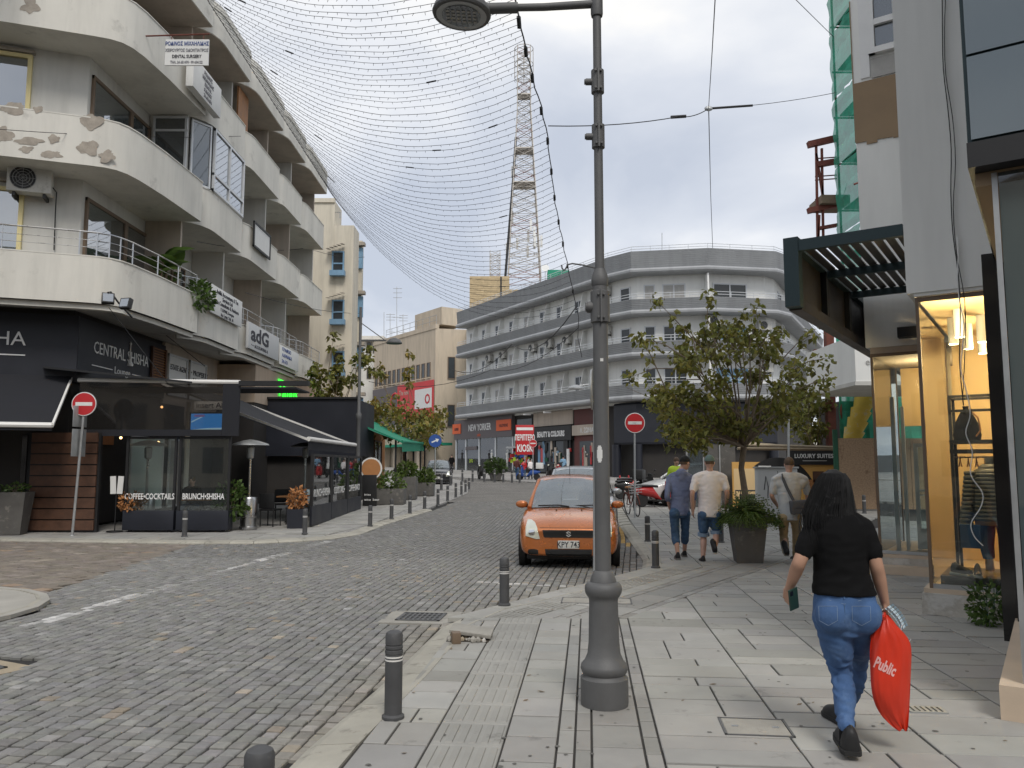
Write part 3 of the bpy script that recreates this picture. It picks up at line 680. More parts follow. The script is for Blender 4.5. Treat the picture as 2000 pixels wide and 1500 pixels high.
def bayline(i, o=0):
    if i == 0: return [(x+o*.8, y-o*.6) if y < 20.5 else (x+o, y) for x, y in front0]
    y0, y1 = BAY[i-1], BAY[i]
    return [(-10.0+o,y0+.02),(-9.86+o,y0+.12),(-9.66+o,y0+.38),(-9.54+o,y0+.72),(-9.5+o,y0+1.05),(-9.5+o,y1-.02)]
body = MB().prism([(-11.2,20.2),(-11.2,39.3),(-32,39.3),(-32,12.94)], 5.6, 16.2).build('wall', 'cream_wall', LB, smooth=0)
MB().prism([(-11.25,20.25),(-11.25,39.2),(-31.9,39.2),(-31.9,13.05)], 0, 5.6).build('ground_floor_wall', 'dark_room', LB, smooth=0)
for k, z in enumerate(LEV):
    for i in range(5):
        pl = bayline(i); y0 = BAY[i-1] if i else None; y1 = BAY[i]
        base = bayline(i,-.02)+[(-11.22,y1-.02)]+([(-11.22,20.2),(-18,17.85)] if i == 0 else [(-11.22,y0+.02)])
        o = MB().prism(base, z, z+.2).build('balcony', 'cream', LB, smooth=0)
        h = 1.22 if not (k == 0) else (1.15 if i < 2 else 1.0)
        wallrun(MB(), pl, .13, z-.001 if k else z+.0, z+h, 1).build('parapet', 'cream', o)
        if k == 0:
            wallrun(MB(), [(x-.12*(i > 0 or y > 20), y+.12*(i == 0 and y < 20.5)) for x, y in pl], .2, z-.14, z-.002, 1).build('drip_ledge', 'cream', o)
        cap = wallrun(MB(), [(x+.02, y) for x, y in pl], .17, z+h-.001, z+h+.03, 1).build('coping', 'cream', o)
        if k == 0:       # stainless rail
            rl = MB(); inn = [Vector((x-.07,y)) for x, y in pl]
            for zz_, r_ in ((z+h+.62,.022),(z+h+.42,.008),(z+h+.24,.008)): rl.tube([(p.x,p.y,zz_) for p in inn], r_, 6)
            for q in resample([tuple(p) for p in inn], 1.3)[1:]: rl.cyl((q.x,q.y,z+h+.02),(q.x,q.y,z+h+.62),.018,6)
            rl.build('railing', 'steel', o)
    for i, y in enumerate(BAY):
        zt = LEV[k+1] if k < 2 else ROOF
        MB().box(-11.19, y-.06, z+.2, -10.02 if k else -10.1, y+.06, zt).build('dividing_wall', 'peach' if (k+i)%2 == 0 else 'cream_wall', LB, smooth=0)
for i in range(5):
    pl = bayline(i, .12); y0 = BAY[i-1] if i else None; y1 = BAY[i]
    base = bayline(i,.09)+[(-11.3,y1-.02)]+([(-11.3,20.2),(-18,17.9)] if i == 0 else [(-11.3,y0+.02)])
    o = MB().prism(base, ROOF, ROOF+.16).build('roof_canopy', 'peach', LB, smooth=0)
    wallrun(MB(), pl, .16, ROOF+.02, ROOF+1.15, 1).build('fascia', 'cream', o)
    wallrun(MB(), [(x+.03,y) for x, y in pl], .1, ROOF+.9, ROOF+1.0, 1).build('moulding', 'cream', o)
MB().box(-32,14,16.2,-11.4,39.2,16.5).build('roof', 'cream_wall', LB, smooth=0)
# windows on the street wall and the wall facing the camera
for k, z in enumerate(LEV):
    zb = z+.2; H_ = 2.45 if k == 0 else 2.35
    window(LB, (-11.2,20.35,zb+.05), (0,1,0), 2.15, H_+.35, 1, 1, 'brown_frame', 'glass_mirror', .09)
    window(LB, (-11.2,22.5,zb+.05), (0,1,0), 1.2 if k else 2.4, H_+.35, 1, 1, 'brown_frame', 'glass_mirror', .09)
    for i in range(1,5):
        y0, y1 = BAY[i-1], BAY[i]
        window(LB, (-11.2,y0+.5,zb+.03), (0,1,0), (y1-y0)-1.2, H_, 2, 1, 'brown_frame' if (i+k)%2 else 'white_alu', 'glass_dark', .07)
    o = fw_pt(3.5); window(LB, (o.x,o.y,zb+.75), -FD, 2.2, 2.2 if k else 2.1, 2, 1, 'yellow_frame', 'glass_mirror', .10, .10)
    MB(fm((o.x,o.y,0), -FD)).box(-.05, zb+2.98, .0, 2.25, zb+3.06, .13).build('lintel', 'plaster_bare', LB, smooth=0)
    MB(fm((o.x,o.y,0), -FD)).box(.15, zb+.85, -.2, 2.05, zb+2.7, .008).build('curtain', 'curtain', LB, smooth=0)
# glazed-in balcony at the second bay and an open white casement beside it
gw = MB(); 
window(LB, (-9.53,24.55,10.3), (0,1,0), 2.8, 2.05, 2, 1, 'white_alu', 'glass_mirror', .08, .08, split=.27)
window(LB, (-9.97,23.86,10.3), (.42,.62,0), .72, 2.05, 1, 1, 'white_alu', 'glass_dark', .06, .06)
window(LB, (-11.05,23.70,10.3), (1,0,0), 1.05, 2.05, 1, 1, 'white_alu', 'glass_dark', .07, .06, split=.78)
MB().box(-9.9,27.55,13.75,-9.84,28.6,15.25).build('orange_panel', 'wood_orange', LB, smooth=0)
window(LB, (-9.42,28.3,9.55), (0,1,0), 2.0, .95, 1, 1, 'black', 'paper_white', .08, .06, name='framed_notice')
# bare plaster where the paint has come off
pn = V(-FD.y, FD.x, 0); pn = pn if pn.y < 0 else -pn
def patch(px, py, rx, ry, seed, p0=(-12.1,18.6), seg=((-18,16.55),(-12.1,18.6))):
    r = random.Random(seed); a, b = Vector(seg[0]), Vector(seg[1]); t = (b-a).normalized(); n = V(t.y,-t.x,0); vs = []
    for j in range(40):
        q = 2*math.pi*j/40; k = .82+.55*noise.noise(V(math.cos(q)*1.3+seed*3.7,math.sin(q)*1.3,seed))+.16*noise.noise(V(math.cos(q)*6,math.sin(q)*6+seed,3))+r.uniform(-.03,.03); vs.append(raypl(px+rx*k*math.cos(q), py+ry*k*math.sin(q), (b.x,b.y,0), n)+n*.006)
    c = raypl(px, py, (b.x,b.y,0), n)+n*.006
    mb = MB(); mb.add([c]+vs, [(0,1+(j+1)%40,1+j) for j in range(40)]); mb.build('bare_plaster', 'plaster_bare', LB, smooth=0)
for i, a in enumerate([(28,211,30,13),(74,214,12,7),(4,262,24,18),(55,276,32,8),(105,272,14,10),(50,292,18,7),(60,12,22,16)]): patch(*a, seed=i)
for i, a in enumerate([(178,238,26,17),(172,288,22,17),(208,305,18,14),(100,302,24,9)]): patch(*a, seed=20+i, seg=((-12.1,18.6),(-10.55,19.15)))
# ---- air conditioner builder
def make_ac(label, loc, rz, group=None, s=1.0):
    t = thing('air_conditioner', label, 'air conditioner', loc, rz, group); t.scale = (s,)*3
    MB().rbox(-.44,-.16,0,.44,.16,.62,.02).build('casing', 'ac_white', t, world=False)
    g = MB(); M = Matrix.Translation((-.12,-.163,.31)) @ Matrix.Rotation(math.pi/2,4,'X')
    for r_ in (.08,.14,.20,.26): g.tube([(r_*math.cos(q),r_*math.sin(q),.006) for q in np.linspace(0,2*math.pi,21)], .006, 4, M=M)
    for q in range(8): g.cyl((0,0,.006),(.26*math.cos(q*.785),.26*math.sin(q*.785),.006),.004,4,M=M)
    g.build('fan_grille', 'galv', t, world=False)
    MB().lathe([(.255,-.004),(.255,.002)],20,M=M).build('fan_opening', 'black', t, world=False)
    for x in (-.3,.3): MB().box(x-.03,-.1,-.09,x+.03,.3,0).build('bracket', 'plastic_black', t, world=False)
    MB().tube([(.44,.0,.2),(.52,.02,.1),(.5,.12,-.3),(.5,.2,-1.2)],.014,5).build('pipe', 'plastic_black', t, world=False)
    return t
o = raypl(64,386,fw_pt(0,0),pn)+pn*.30
AC0 = make_ac('weathered outdoor air conditioner below the peeling balcony of the corner building', (o.x,o.y,o.z), math.atan2(-FD.y,-FD.x), s=1.12)
# ---- signs on the building
def board(name, label, px0, px1, z0, z1, X, th, body_mat, cat='sign'):
    y0 = X/((px0-1000)/1540); y1 = X/((px1-1000)/1540)
    t = thing(name, label, cat, (X,y0,z0)); MB().rbox(X-th,y0,z0,X,y1,z1,.015).build('panel', body_mat, t); return t, y0, y1
t = thing('hanging_sign', 'white dentist sign hanging from an iron bracket on the corner building', 'sign', (-8.6,20.2,12.16))
MB().box(-9.20,20.18,12.18,-8.05,20.22,12.9).build('panel', 'paper_white', t); br_ = MB(); br_.cyl((-9.85,20.2,13.0),(-8.05,20.2,13.06),.02,6)
for x in (-9.05,-8.2): br_.cyl((x,20.2,12.9),(x,20.2,13.04),.01,5)
br_.build('bracket', 'rust', t)
mat('ink_blue', (.03,.07,.25), .7, 0, 0); mat('ink_dark', (.04,.04,.05), .7, 0, 0); mat('ink_grey', (.22,.22,.24), .7, 0, 0)
for s_, zz_, sz, m in (('ΡΟΔΙΝΟΣ ΜΙΧΑΗΛΙΔΗΣ',12.75,.145,'ink_blue'),('ΧΕΙΡΟΥΡΓΟΣ ΟΔΟΝΤΙΑΤΡΟΣ',12.575,.115,'ink_grey'),('DENTAL SURGERY',12.40,.13,'ink_dark'),('ΤΗΛ. 24 651474 · 99 634122',12.25,.10,'ink_grey')):
    text('lettering', s_, sz, (-8.625,20.175,zz_-.02), (1,0,0), m, t, align='CENTER', sx=.72, bold=.002)
t, y0, y1 = board('lightbox_sign', 'white lightbox sign fixed along the third floor parapet', 357, 415, 12.55, 13.5, -9.22, .22, 'paper_white')
for j in range(5): text('lettering', ['ΡΟΔΙΝΟΣ','ΜΙΧΑΗΛΙΔΗΣ','DENTAL','SURGERY','24 651474'][j], .16, (-9.21,(y0+y1)/2,13.3-j*.17), (0,1,0), 'ink_grey', t, align='CENTER', sx=.9)
t, y0, y1 = board('office_sign', 'white accountants sign on the first floor balcony of the corner building', 410, 472, 6.38, 7.28, -9.36, .05, 'paper_white')
for j, s_ in enumerate(['Aniliki Accountants & Tax','Services Ltd','Tax Consultants & Advisors','Y. ELPINIS, Georgiou','Αρ. Γραφ. Τηλ. 24']): text('lettering', s_, .19 if j < 3 else .14, (-9.355,(y0+y1)/2,7.07-j*.165), (0,1,0), 'ink_dark', t, align='CENTER', sx=1.0)
t, y0, y1 = board('letter_sign', 'grey adG sign on the balcony above the tan shop', 486, 546, 5.78, 6.72, -9.34, .10, 'shirt_grey')
text('lettering', 'adG', .72, (-9.335,y0+.25,6.12), (0,1,0), 'ink_dark', t, sx=1.75, bold=.02); text('lettering', '• • • ACCOUNTING &', .17, (-9.335,y0+.3,5.88), (0,1,0), 'ink_dark', t, sx=1.2)
t, y0, y1 = board('banner_sign', 'white and blue banner behind leaves at the far balcony', 548, 585, 5.7, 6.5, -9.36, .03, 'paper_white')
for j in range(3): text('lettering', ['ΓΡΑΦΕΙΟ','ΛΑΡΝΑΚΑ','24 633'][j], .2, (-9.355,y0+.3,6.28-j*.24), (0,1,0), 'ink_blue', t, sx=1.5)
# floodlights on the parapet
t = thing('floodlight', 'pair of black floodlights on a bent arm above the dark lounge sign', 'floodlight', (-9.75,18.95,6.05))
f0 = P(222,588,18.9); MB().tube([P(258,620,19.3),P(232,592,18.9),P(216,570,18.75),P(210,572,18.7)], .022, 6).build('arm', 'plastic_black', t)
for (px, py, ry) in ((211,583,.5),(246,593,-.25)):
    p = P(px,py,18.75); M = Matrix.Translation(p) @ Matrix.Rotation(ry,4,'Z') @ Matrix.Rotation(-.25,4,'X')
    MB(M).rbox(-.14,-.06,-.13,.14,.07,.13,.02).build('lamp_head', 'plastic_black', t); MB(M).box(-.11,-.066,-.10,.11,-.058,.10).build('lens', 'glass_mirror', t)
# ---- potted banana and trailing plant on the first floor balcony
def leaf_strip(mb, p, d, L, w, droop, n=6):
    d = Vector(d).normalized(); s = d.cross(V(0,0,1)).normalized() if abs(d.z) < .99 else V(1,0,0); pts = []
    for i in range(n+1):
        t = i/n; q = Vector(p)+d*L*t+V(0,0,-droop*t*t*L); ww = w*math.sin(math.pi*min(1,.08+t*.92))**.7*.5
        pts.append((q-s*ww, q+V(0,0,-.12*ww), q+s*ww))
    o = len(mb.v); mb.v += [tuple(x) for tr in pts for x in tr]
    for i in range(n):
        for j in range(2): mb.f.append((o+i*3+j, o+i*3+j+1, o+i*3+j+4, o+i*3+j+3))
def tinted(o, lo=.7, hi=1.3, seed=1, per=21, warm=0):
    n = len(o.data.vertices); r = np.random.default_rng(seed); k = (n+per-1)//per
    c = np.ones((k,4), np.float32); v = r.uniform(lo,hi,k); c[:,0] = v*(1+warm*r.random(k)); c[:,1] = v; c[:,2] = v*.9
    c = np.repeat(c, per, 0)[:n]; at = o.data.color_attributes.new('tint','FLOAT_COLOR','POINT'); at.data.foreach_set('color', c.ravel()); return o
t = thing('banana_plant', 'broad-leaved banana plant in a pot on the first floor balcony', 'plant', (-10.2,23.0,5.8))
MB().lathe([(.18,0),(.26,.5),(.28,.52),(.24,.52)],14,(-10.2,23.0,5.8)).build('pot', 'terracotta', t)
mb = MB(); 
for i in range(14):
    q = i*2.4; L = rnd.uniform(.8,1.5); b_ = V(-10.2+rnd.uniform(-.2,.2),23+rnd.uniform(-.5,.5),rnd.uniform(6.9,7.7)); leaf_strip(mb, b_, (math.cos(q),math.sin(q),rnd.uniform(.3,1.5)), L, .42, .45)
tinted(mb.build('leaves', 'leaf_green', t, smooth=0), .7, 1.5, 4)
mb = MB()
for y in (22.7,23.0,23.4): mb.tube([(-10.2,23,6.2),(-10.2,y,6.9),(-10.15,y,7.5)],.05,6)
mb.build('stem', 'bark', t)
def bush(mb, c, rx, ry, rz_, n, s, r, flat=.6):
    for i in range(n):
        while True:
            p = V(r.uniform(-1,1), r.uniform(-1,1), r.uniform(-1,1))
            if p.length < 1 and p.length > .35: break
        q = Vector(c)+V(p.x*rx,p.y*ry,p.z*rz_); d = V(p.x+r.gauss(0,.5),p.y+r.gauss(0,.5),p.z*.6+r.gauss(0,.5)); d.normalize(); e_ = d.cross(V(r.gauss(0,1),r.gauss(0,1),r.gauss(0,1))).normalized()
        L = s*r.uniform(.7,1.3); w = L*flat*.5
        o = len(mb.v); mb.v += [tuple(x) for x in (q, q+d*L*.5+e_*w, q+d*L, q+d*L*.5-e_*w)]; mb.f.append((o,o+1,o+2,o+3))
t = thing('trailing_plant', 'leafy plant spilling over the balcony rail beside the office sign', 'plant', (-9.7,23.9,6.2))
MB().lathe([(.15,0),(.2,.35),(.17,.35)],12,(-9.8,23.6,6.0)).build('pot', 'terracotta', t)
mb = MB(); bush(mb, (-9.5,23.9,6.75), .35,.55,.45, 260, .2, random.Random(5)); tinted(mb.build('foliage', 'leaf_green', t, smooth=0), .6, 1.4, 3, 4)
# ---- second building: yellow-cream block with blue shutters
B2 = thing('shuttered_building', 'tall yellow-cream block with blue window shutters beyond the balconies', 'building', (-11,45,gz(45)))
x0 = P(560,500,45).x; x1 = P(690,500,45).x; g45 = gz(45)
MB().box(-26,45,0,P(652,500,45).x,46.8,P(640,392,45).z).build('wall', 'yellow_cream', B2, smooth=0)
MB().box(P(652,500,45).x,45.02,0,x1,46.6,P(640,440,45).z).build('wing', 'yellow_cream', B2, smooth=0)
MB().box(x1-.6,49,0,P(707,500,49).x,49.5,P(700,470,49).z).build('rear_wing', 'yellow_cream', B2, smooth=0)
MB().box(-26,44.9,P(640,396,45).z,P(654,400,45).x,45.2,P(640,388,45).z).build('cornice', 'yellow_cream', B2, smooth=0)
for py in (515,610,710,808):
    a = P(648,py+24,44.98); b = P(673,py-24,44.98)
    w_ = window(B2, a, (1,0,0), b.x-a.x, b.z-a.z, 1, 2, 'blue_shutter', 'pane_dark', .08, .08)
    MB().box(a.x-.05,44.55,a.z-.05,b.x+.1,44.9,a.z+.25).build('balconet', 'blue_shutter', w_, smooth=0)
    ld = MB(); 
    for j in range(5): ld.bar((a.x-.15+j*.2,44.9,b.z+.1+j*.07),(a.x-.15+j*.2,44.3,b.z+.0+j*.07),.16,.03)
    ld.build('awning_slats', 'plaster_bare', w_, smooth=0)
    a2 = P(698,py+10,48.98); MB().box(a2.x-.35,48.8,a2.z,a2.x+.35,48.98,a2.z+1.3).build('window', 'blue_shutter', B2, smooth=0)
    MB().box(a2.x-.35,48.5,a2.z+1.4,a2.x+.5,48.98,a2.z+1.6).build('awning', 'plaster_bare', B2, smooth=0)
rl = MB(); p = P(655,425,45)
rl.tube([(p.x-.1,45.1,p.z),(p.x-.1,45.1,p.z+.35),(p.x+.25,45.1,p.z+.35),(p.x+.25,45.1,p.z)],.03,5); rl.build('roof_ladder', 'galv', B2)
# ------------------------------------------------------------------ ground floor lounge and its terrace
LG = thing('lounge_shop', 'dark shopfront with white lounge lettering at the corner', 'shopfront', (-11.2,20.2,0))
MB().box(-11.24,20.2,3.75,-11.12,25.4,5.45).build('side_fascia', 'navy', LG, smooth=0)
MB(fm(fw_pt(12,.06),-FD)).box(0,3.75,-.1,12.1,5.45,.03).build('front_fascia', 'navy', LG, smooth=0)
text('lettering', 'CENTRAL SHISHA', .46, (-11.115,21.0,4.62), (0,1,0), 'white_paint', LG, sx=.88); text('lettering', 'Lounge', .28, (-11.115,22.15,4.2), (0,1,0), 'white_paint', LG, sx=1.15)
for a, b in ((20.95,22.05),(23.2,24.3)): MB().box(-11.118,a,4.27,-11.105,b,4.295).build('underline', 'white_paint', LG, smooth=0)
q = fw_pt(1.05,.10); text('lettering', 'CENTRAL SHISHA', .50, (q.x,q.y,4.62), -FD, 'white_paint', LG, align='RIGHT')
q = fw_pt(4.6,.10); MB(fm((q.x,q.y,4.36),-FD)).box(0,0,0,3.55,.03,.01).build('underline', 'white_paint', LG, smooth=0)
hk = MB(); hk.lathe([(.09,0),(.10,.06),(.05,.14),(.028,.2),(.05,.24),(.02,.28),(.018,.62),(.04,.66),(.0,.72)],10,(-11.09,22.98,4.5)); hk.build('hookah_emblem', 'white_paint', LG)
sh = thing('louvre_shutter', 'brown wooden louvre shutter at the end of the lounge sign', 'shutter', (-11.12,24.3,4))
MB().box(-11.12,24.35,3.95,-11.09,25.3,5.3).build('backing', 'wood_red', sh, smooth=0)
for i in range(16): MB(Matrix.Translation((-11.07,24.82,4.02+i*.082)) @ Matrix.Rotation(.5,4,'Y')).box(-.03,-.42,-.006,.03,.42,.006).build('slat', 'wood_orange', sh, smooth=0)
for y in (24.36,25.28): MB().box(-11.1,y-.04,3.95,-11.03,y+.04,5.3).build('stile', 'wood_red', sh, smooth=0)
# property office glazing, tan box and its green neon
po = thing('property_office', 'first floor property office window with sales lettering', 'shopfront', (-11.4,25.5,3.9))
MB().box(-11.35,25.42,3.0,-11.15,30.2,5.58).build('wall', 'peach', po, smooth=0)
for y0_, s_ in ((25.6,'ESTATE AGENTS'),(27.3,'• PROPERTY\n• SALES')):
    window(po, (-11.14,y0_,3.9), (0,1,0), 1.5, 1.35, 1, 1, 'white_alu', 'paper_white', .07); text('lettering', s_, .26, (-11.10,y0_+.12,4.75), (0,1,0), 'ink_dark', po, sx=.78 if y0_ < 27 else 1.1)
tb = thing('tan_shopfront', 'tan rendered shop box with green neon name below the adG sign', 'shopfront', (-9.7,30,0))
MB().box(-11.7,30,4.0,-9.7,39.2,5.44).build('wall', 'tan', tb, smooth=0); MB().box(-11.7,30.02,0,-9.72,39.18,4.0).build('lower_wall', 'dark_room', tb, smooth=0)  # lower dark box stands for the shaded interior under the tan wall
text('neon_name', 'Timps', 1.0, (-9.64,32.6,4.5), (0,1,0), 'neon_green', tb, ext=.012, sx=1.25, bold=.006, shear=.2)
# wood cladding and dark frontage at street level
wc = thing('plank_wall', 'reddish plank-clad wall beside the lounge doorway', 'wall', (-13,19.5,0))
M = fm((P(2,950,19.95).x,19.95,0),(1,0,0))
MB(M).box(-1.5,0,-.1,2.42,2.45,.0).build('backing', 'black', wc, smooth=0)
for j in range(9): MB(M).box(.72,.05+j*.27,0,2.36,.29+j*.27,.05).build('plank', 'wood_red', wc, smooth=0)
for j in range(3): MB(M).box(-1.4,.05+j*.27,0,.68,.29+j*.27,.05).build('plank', 'wood_red', wc, smooth=0)
MB(M).box(-1.4,.95,.0,.6,2.4,.03).build('dark_opening', 'black_gloss', wc, smooth=0)
def awning(name, label, A, Bq, Cq, D, fabric, val=.25, bar='white_bar', ribs=0):
    """A-B along the wall, D-C along the front bar"""
    t = thing(name, label, 'awning', tuple(D)); A, Bq, Cq, D = map(Vector, (A,Bq,Cq,D)); mb = MB(); n = 8
    rows = [[A.lerp(D,i/n)+V(0,0,-.10*math.sin(math.pi*i/n)), Bq.lerp(Cq,i/n)+V(0,0,-.10*math.sin(math.pi*i/n))] for i in range(n+1)]
    for a, b in zip(rows[:-1], rows[1:]): mb.quad(a[0],a[1],b[1],b[0])
    lo = [[p+V(0,0,-.012) for p in r] for r in rows]
    for a, b in zip(lo[:-1], lo[1:]): mb.quad(a[0],b[0],b[1],a[1])
    mb.build('canopy', fabric, t)
    MB().tube([D,Cq],.065,8).build('front_bar', bar, t)
    if val:
        v = MB(); k = 14
        for i in range(k):
            p, q_ = D.lerp(Cq,i/k), D.lerp(Cq,(i+1)/k); v.quad(p+V(0,0,-.03),q_+V(0,0,-.03),q_+V(0,0,-val),p+V(0,0,-val))
        v.build('valance', fabric, t)
    for a, b in ((A,D),(Bq,Cq)): MB().bar(a+V(0,0,-.06), b+V(0,0,-.02), .05, .06).build('side_arm', bar, t)
    return t
a0 = fw_pt(8,.1); a1 = fw_pt(-.1,.1); fo = Vector((FD.y,-FD.x,0))*-1
fo = V(.33,-.945,0)
awning('front_awning', 'dark folding awning with white front bar left of the sign pole', (a0.x,a0.y,3.9),(a1.x-.1,a1.y,3.9),(a1.x-.1+fo.x*2.0,a1.y+fo.y*2.0,2.55),(a0.x+fo.x*2,a0.y+fo.y*2,2.55), 'navy_fabric', .12)
awning('terrace_awning', 'large black sloping awning over the lounge terrace', (-9.7,22.0,3.95),(-9.7,28.6,3.95),(-5.6,28.6,2.36),(-5.6,22.0,2.36), 'navy_fabric', .3)
bw = thing('black_terrace_box', 'black panelled terrace box behind the sloping awning', 'structure box', (-8,32,0))
g32 = gz(32)
MB().box(-10.4,31.6,2.0,-6.05,31.75,4.25).build('front_panel', 'navy', bw, smooth=0); MB().box(-6.2,31.76,2.0,-6.05,35,4.22).build('side_panel', 'navy', bw, smooth=0)
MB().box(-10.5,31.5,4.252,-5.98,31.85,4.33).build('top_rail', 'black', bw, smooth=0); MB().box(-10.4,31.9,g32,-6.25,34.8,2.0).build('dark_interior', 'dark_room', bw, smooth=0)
MB().box(-6.2,31.7,g32,-6.05,31.85,2.0).build('post', 'black', bw, smooth=0)
# smoked weather screen over the terrace entrance with its long boom
ws = thing('weather_screen', 'smoked plastic weather screen hung from a long boom across the terrace', 'screen', (-8.9,20.0,2.4))
sc0 = P(157,742,20.0); sc1 = P(466,850,20.0)
MB().box(sc0.x,19.99,sc1.z,sc1.x-.4,20.0,sc0.z-.05).build('sheet', 'glass_smoke', ws, smooth=0)
MB().box(sc1.x-.42,19.97,sc1.z-.02,sc1.x,20.03,sc0.z-.06).build('side_border', 'navy_fabric', ws, smooth=0)
MB().box(sc0.x,19.975,sc1.z-.02,sc1.x-.43,20.025,sc1.z+.14).build('bottom_border', 'navy_fabric', ws, smooth=0)
MB().tube([(sc0.x-.05,20,sc0.z),(sc1.x,20,sc0.z-.06)],.055,8).build('boom', 'white_bar', ws); MB().box(sc1.x-.02,19.92,sc0.z-.15,P(604,745,20).x,20.08,sc0.z-.03).build('boom_end', 'black', ws, smooth=0)
th = MB(); th.add([P(84,715,19.6),P(375,745,19.6),P(375,749,19.6),P(84,719,19.6),P(84,715,20.9),P(375,745,20.9),P(375,749,20.9),P(84,719,20.9)],[(0,1,2,3),(4,7,6,5),(0,4,5,1),(3,2,6,7),(0,3,7,4),(1,5,6,2)])
th.build('roof_edge', 'black', ws, smooth=0)
tv = thing('television', 'wall television showing a blue swimming picture under the awning', 'television', (-8,20.6,2.5))
a = P(372,847,20.5); b = P(440,808,20.5); MB().rbox(a.x-.04,20.5,a.z-.04,b.x+.04,20.58,b.z+.04,.01).build('casing', 'black', tv)
MB().box(a.x,20.49,a.z,b.x,20.499,b.z).build('screen', 'screen_blue', tv, smooth=0)
W_, H_ = b.x-a.x, b.z-a.z; im = MB()
im.add([(a.x+W_*u,20.486,a.z+H_*v) for u, v in ((0,.10),(1,.22),(1,.30),(.5,.28),(0,.20))],[(0,1,2,3,4)]); im.add([(a.x+W_*u,20.486,a.z+H_*v) for u, v in ((.02,.55),(.38,.86),(.36,.9),(.02,.62))],[(0,1,2,3)]); im.build('picture_lane', 'screen_white', tv, smooth=0)
MB().add([(a.x+W_*u,20.485,a.z+H_*v) for u, v in ((.1,.84),(.4,.84),(.4,.95),(.1,.95))],[(0,1,2,3)]).build('picture_logo', 'screen_mag', tv, smooth=0)
nb = thing('name_strip', 'cream lettered strip above the television', 'sign', (-8,20.8,2.9)); a = P(379,800,20.7); b = P(438,784,20.7); MB().box(a.x,20.7,a.z,b.x,20.74,b.z).build('panel', 'paper_white', nb, smooth=0)
text('lettering', 'insert Aloha', .2, (a.x+.05,20.69,a.z+.05), (1,0,0), 'ink_dark', nb)
# front wind screens with planters
def screen_panel(label, x0, x1, Y, words, zt=2.35):
    t = thing('wind_screen', label, 'wind screen', ((x0+x1)/2,Y,0)); fr = MB()
    MB().rbox(x0,Y-.02,.04,x1,Y+.34,.52,.015).build('planter_box', 'navy', t)
    for x in (x0+.03,x1-.03): MB().box(x-.03,Y+.02,.52,x+.03,Y+.08,zt).build('post', 'black', t, smooth=0)
    MB().box(x0+.061,Y+.02,zt-.05,x1-.061,Y+.078,zt).build('top_rail', 'black', t, smooth=0)
    MB().box(x0+.06,Y+.045,.52,x1-.06,Y+.055,zt-.05).build('pane', 'glass_clear', t, smooth=0)
    for x in (x0+.15,x1-.15): MB().cyl((x,Y+.1,0),(x,Y+.1,.06),.05,8).build('castor', 'black', t)
    text('lettering', words, .205, ((x0+x1)/2,Y+.02,.80), (1,0,0), 'white_paint', t, align='CENTER', sx=.66, bold=.004, ext=.002); return t
xa, xb, xc = P(240,1000,20.05).x, P(342,1000,20.05).x, P(446,1000,20.05).x
screen_panel('glass wind screen lettered COFFEE COCKTAILS', xa, xb-.03, 20.05, 'COFFEE•COCKTAILS'); screen_panel('glass wind screen lettered BRUNCH SHISHA', xb+.03, xc, 20.05, 'BRUNCH•SHISHA')
def plant(label, c, r, h, n, s, pot=None, potm='pot_grey', leafm='leaf_green', name='planter_shrub', seed=1, lo=.6, hi=1.4, warm=0, cat='plant'):
    t = thing(name, label, cat, tuple(c)); c = Vector(c)
    if pot:
        w0, w1, ph = pot; mb = MB(); o = len(mb.v)
        vs = [(sx_*w,sy_*w,z) for w, z in ((w0,0),(w1,ph)) for sx_, sy_ in ((-1,-1),(1,-1),(1,1),(-1,1))]
        MB(Matrix.Translation(c) @ Matrix.Rotation(.2,4,'Z')).add(vs,[(3,2,1,0),(0,1,5,4),(1,2,6,5),(2,3,7,6),(3,0,4,7),(4,5,6,7)]).build('pot', potm, t, smooth=0)
        c = c+V(0,0,ph)
    mb = MB(); bush(mb, c+V(0,0,h*.45), r, r, h*.6, n, s, random.Random(seed)); tinted(mb.build('foliage', leafm, t, smooth=0), lo, hi, seed, 4, warm)
    st = MB(); rr = random.Random(seed+1)
    for i in range(7): st.tube([c+V(0,0,-.05), c+V(rr.uniform(-.5,.5)*r,rr.uniform(-.5,.5)*r,h*.5), c+V(rr.uniform(-.8,.8)*r,rr.uniform(-.8,.8)*r,h*.85)],.008,4)
    st.build('stems', 'bark', t); return t
plant('green shrub at the end of the lettered wind screens', (P(448,1000,20.4).x,20.5,.35), .42, .85, 420, .13, seed=11)
plant('small orange dried plant behind the first lettered screen', (P(262,985,20.35).x,20.22,.55), .3, .38, 200, .12, leafm='terracotta', seed=12)
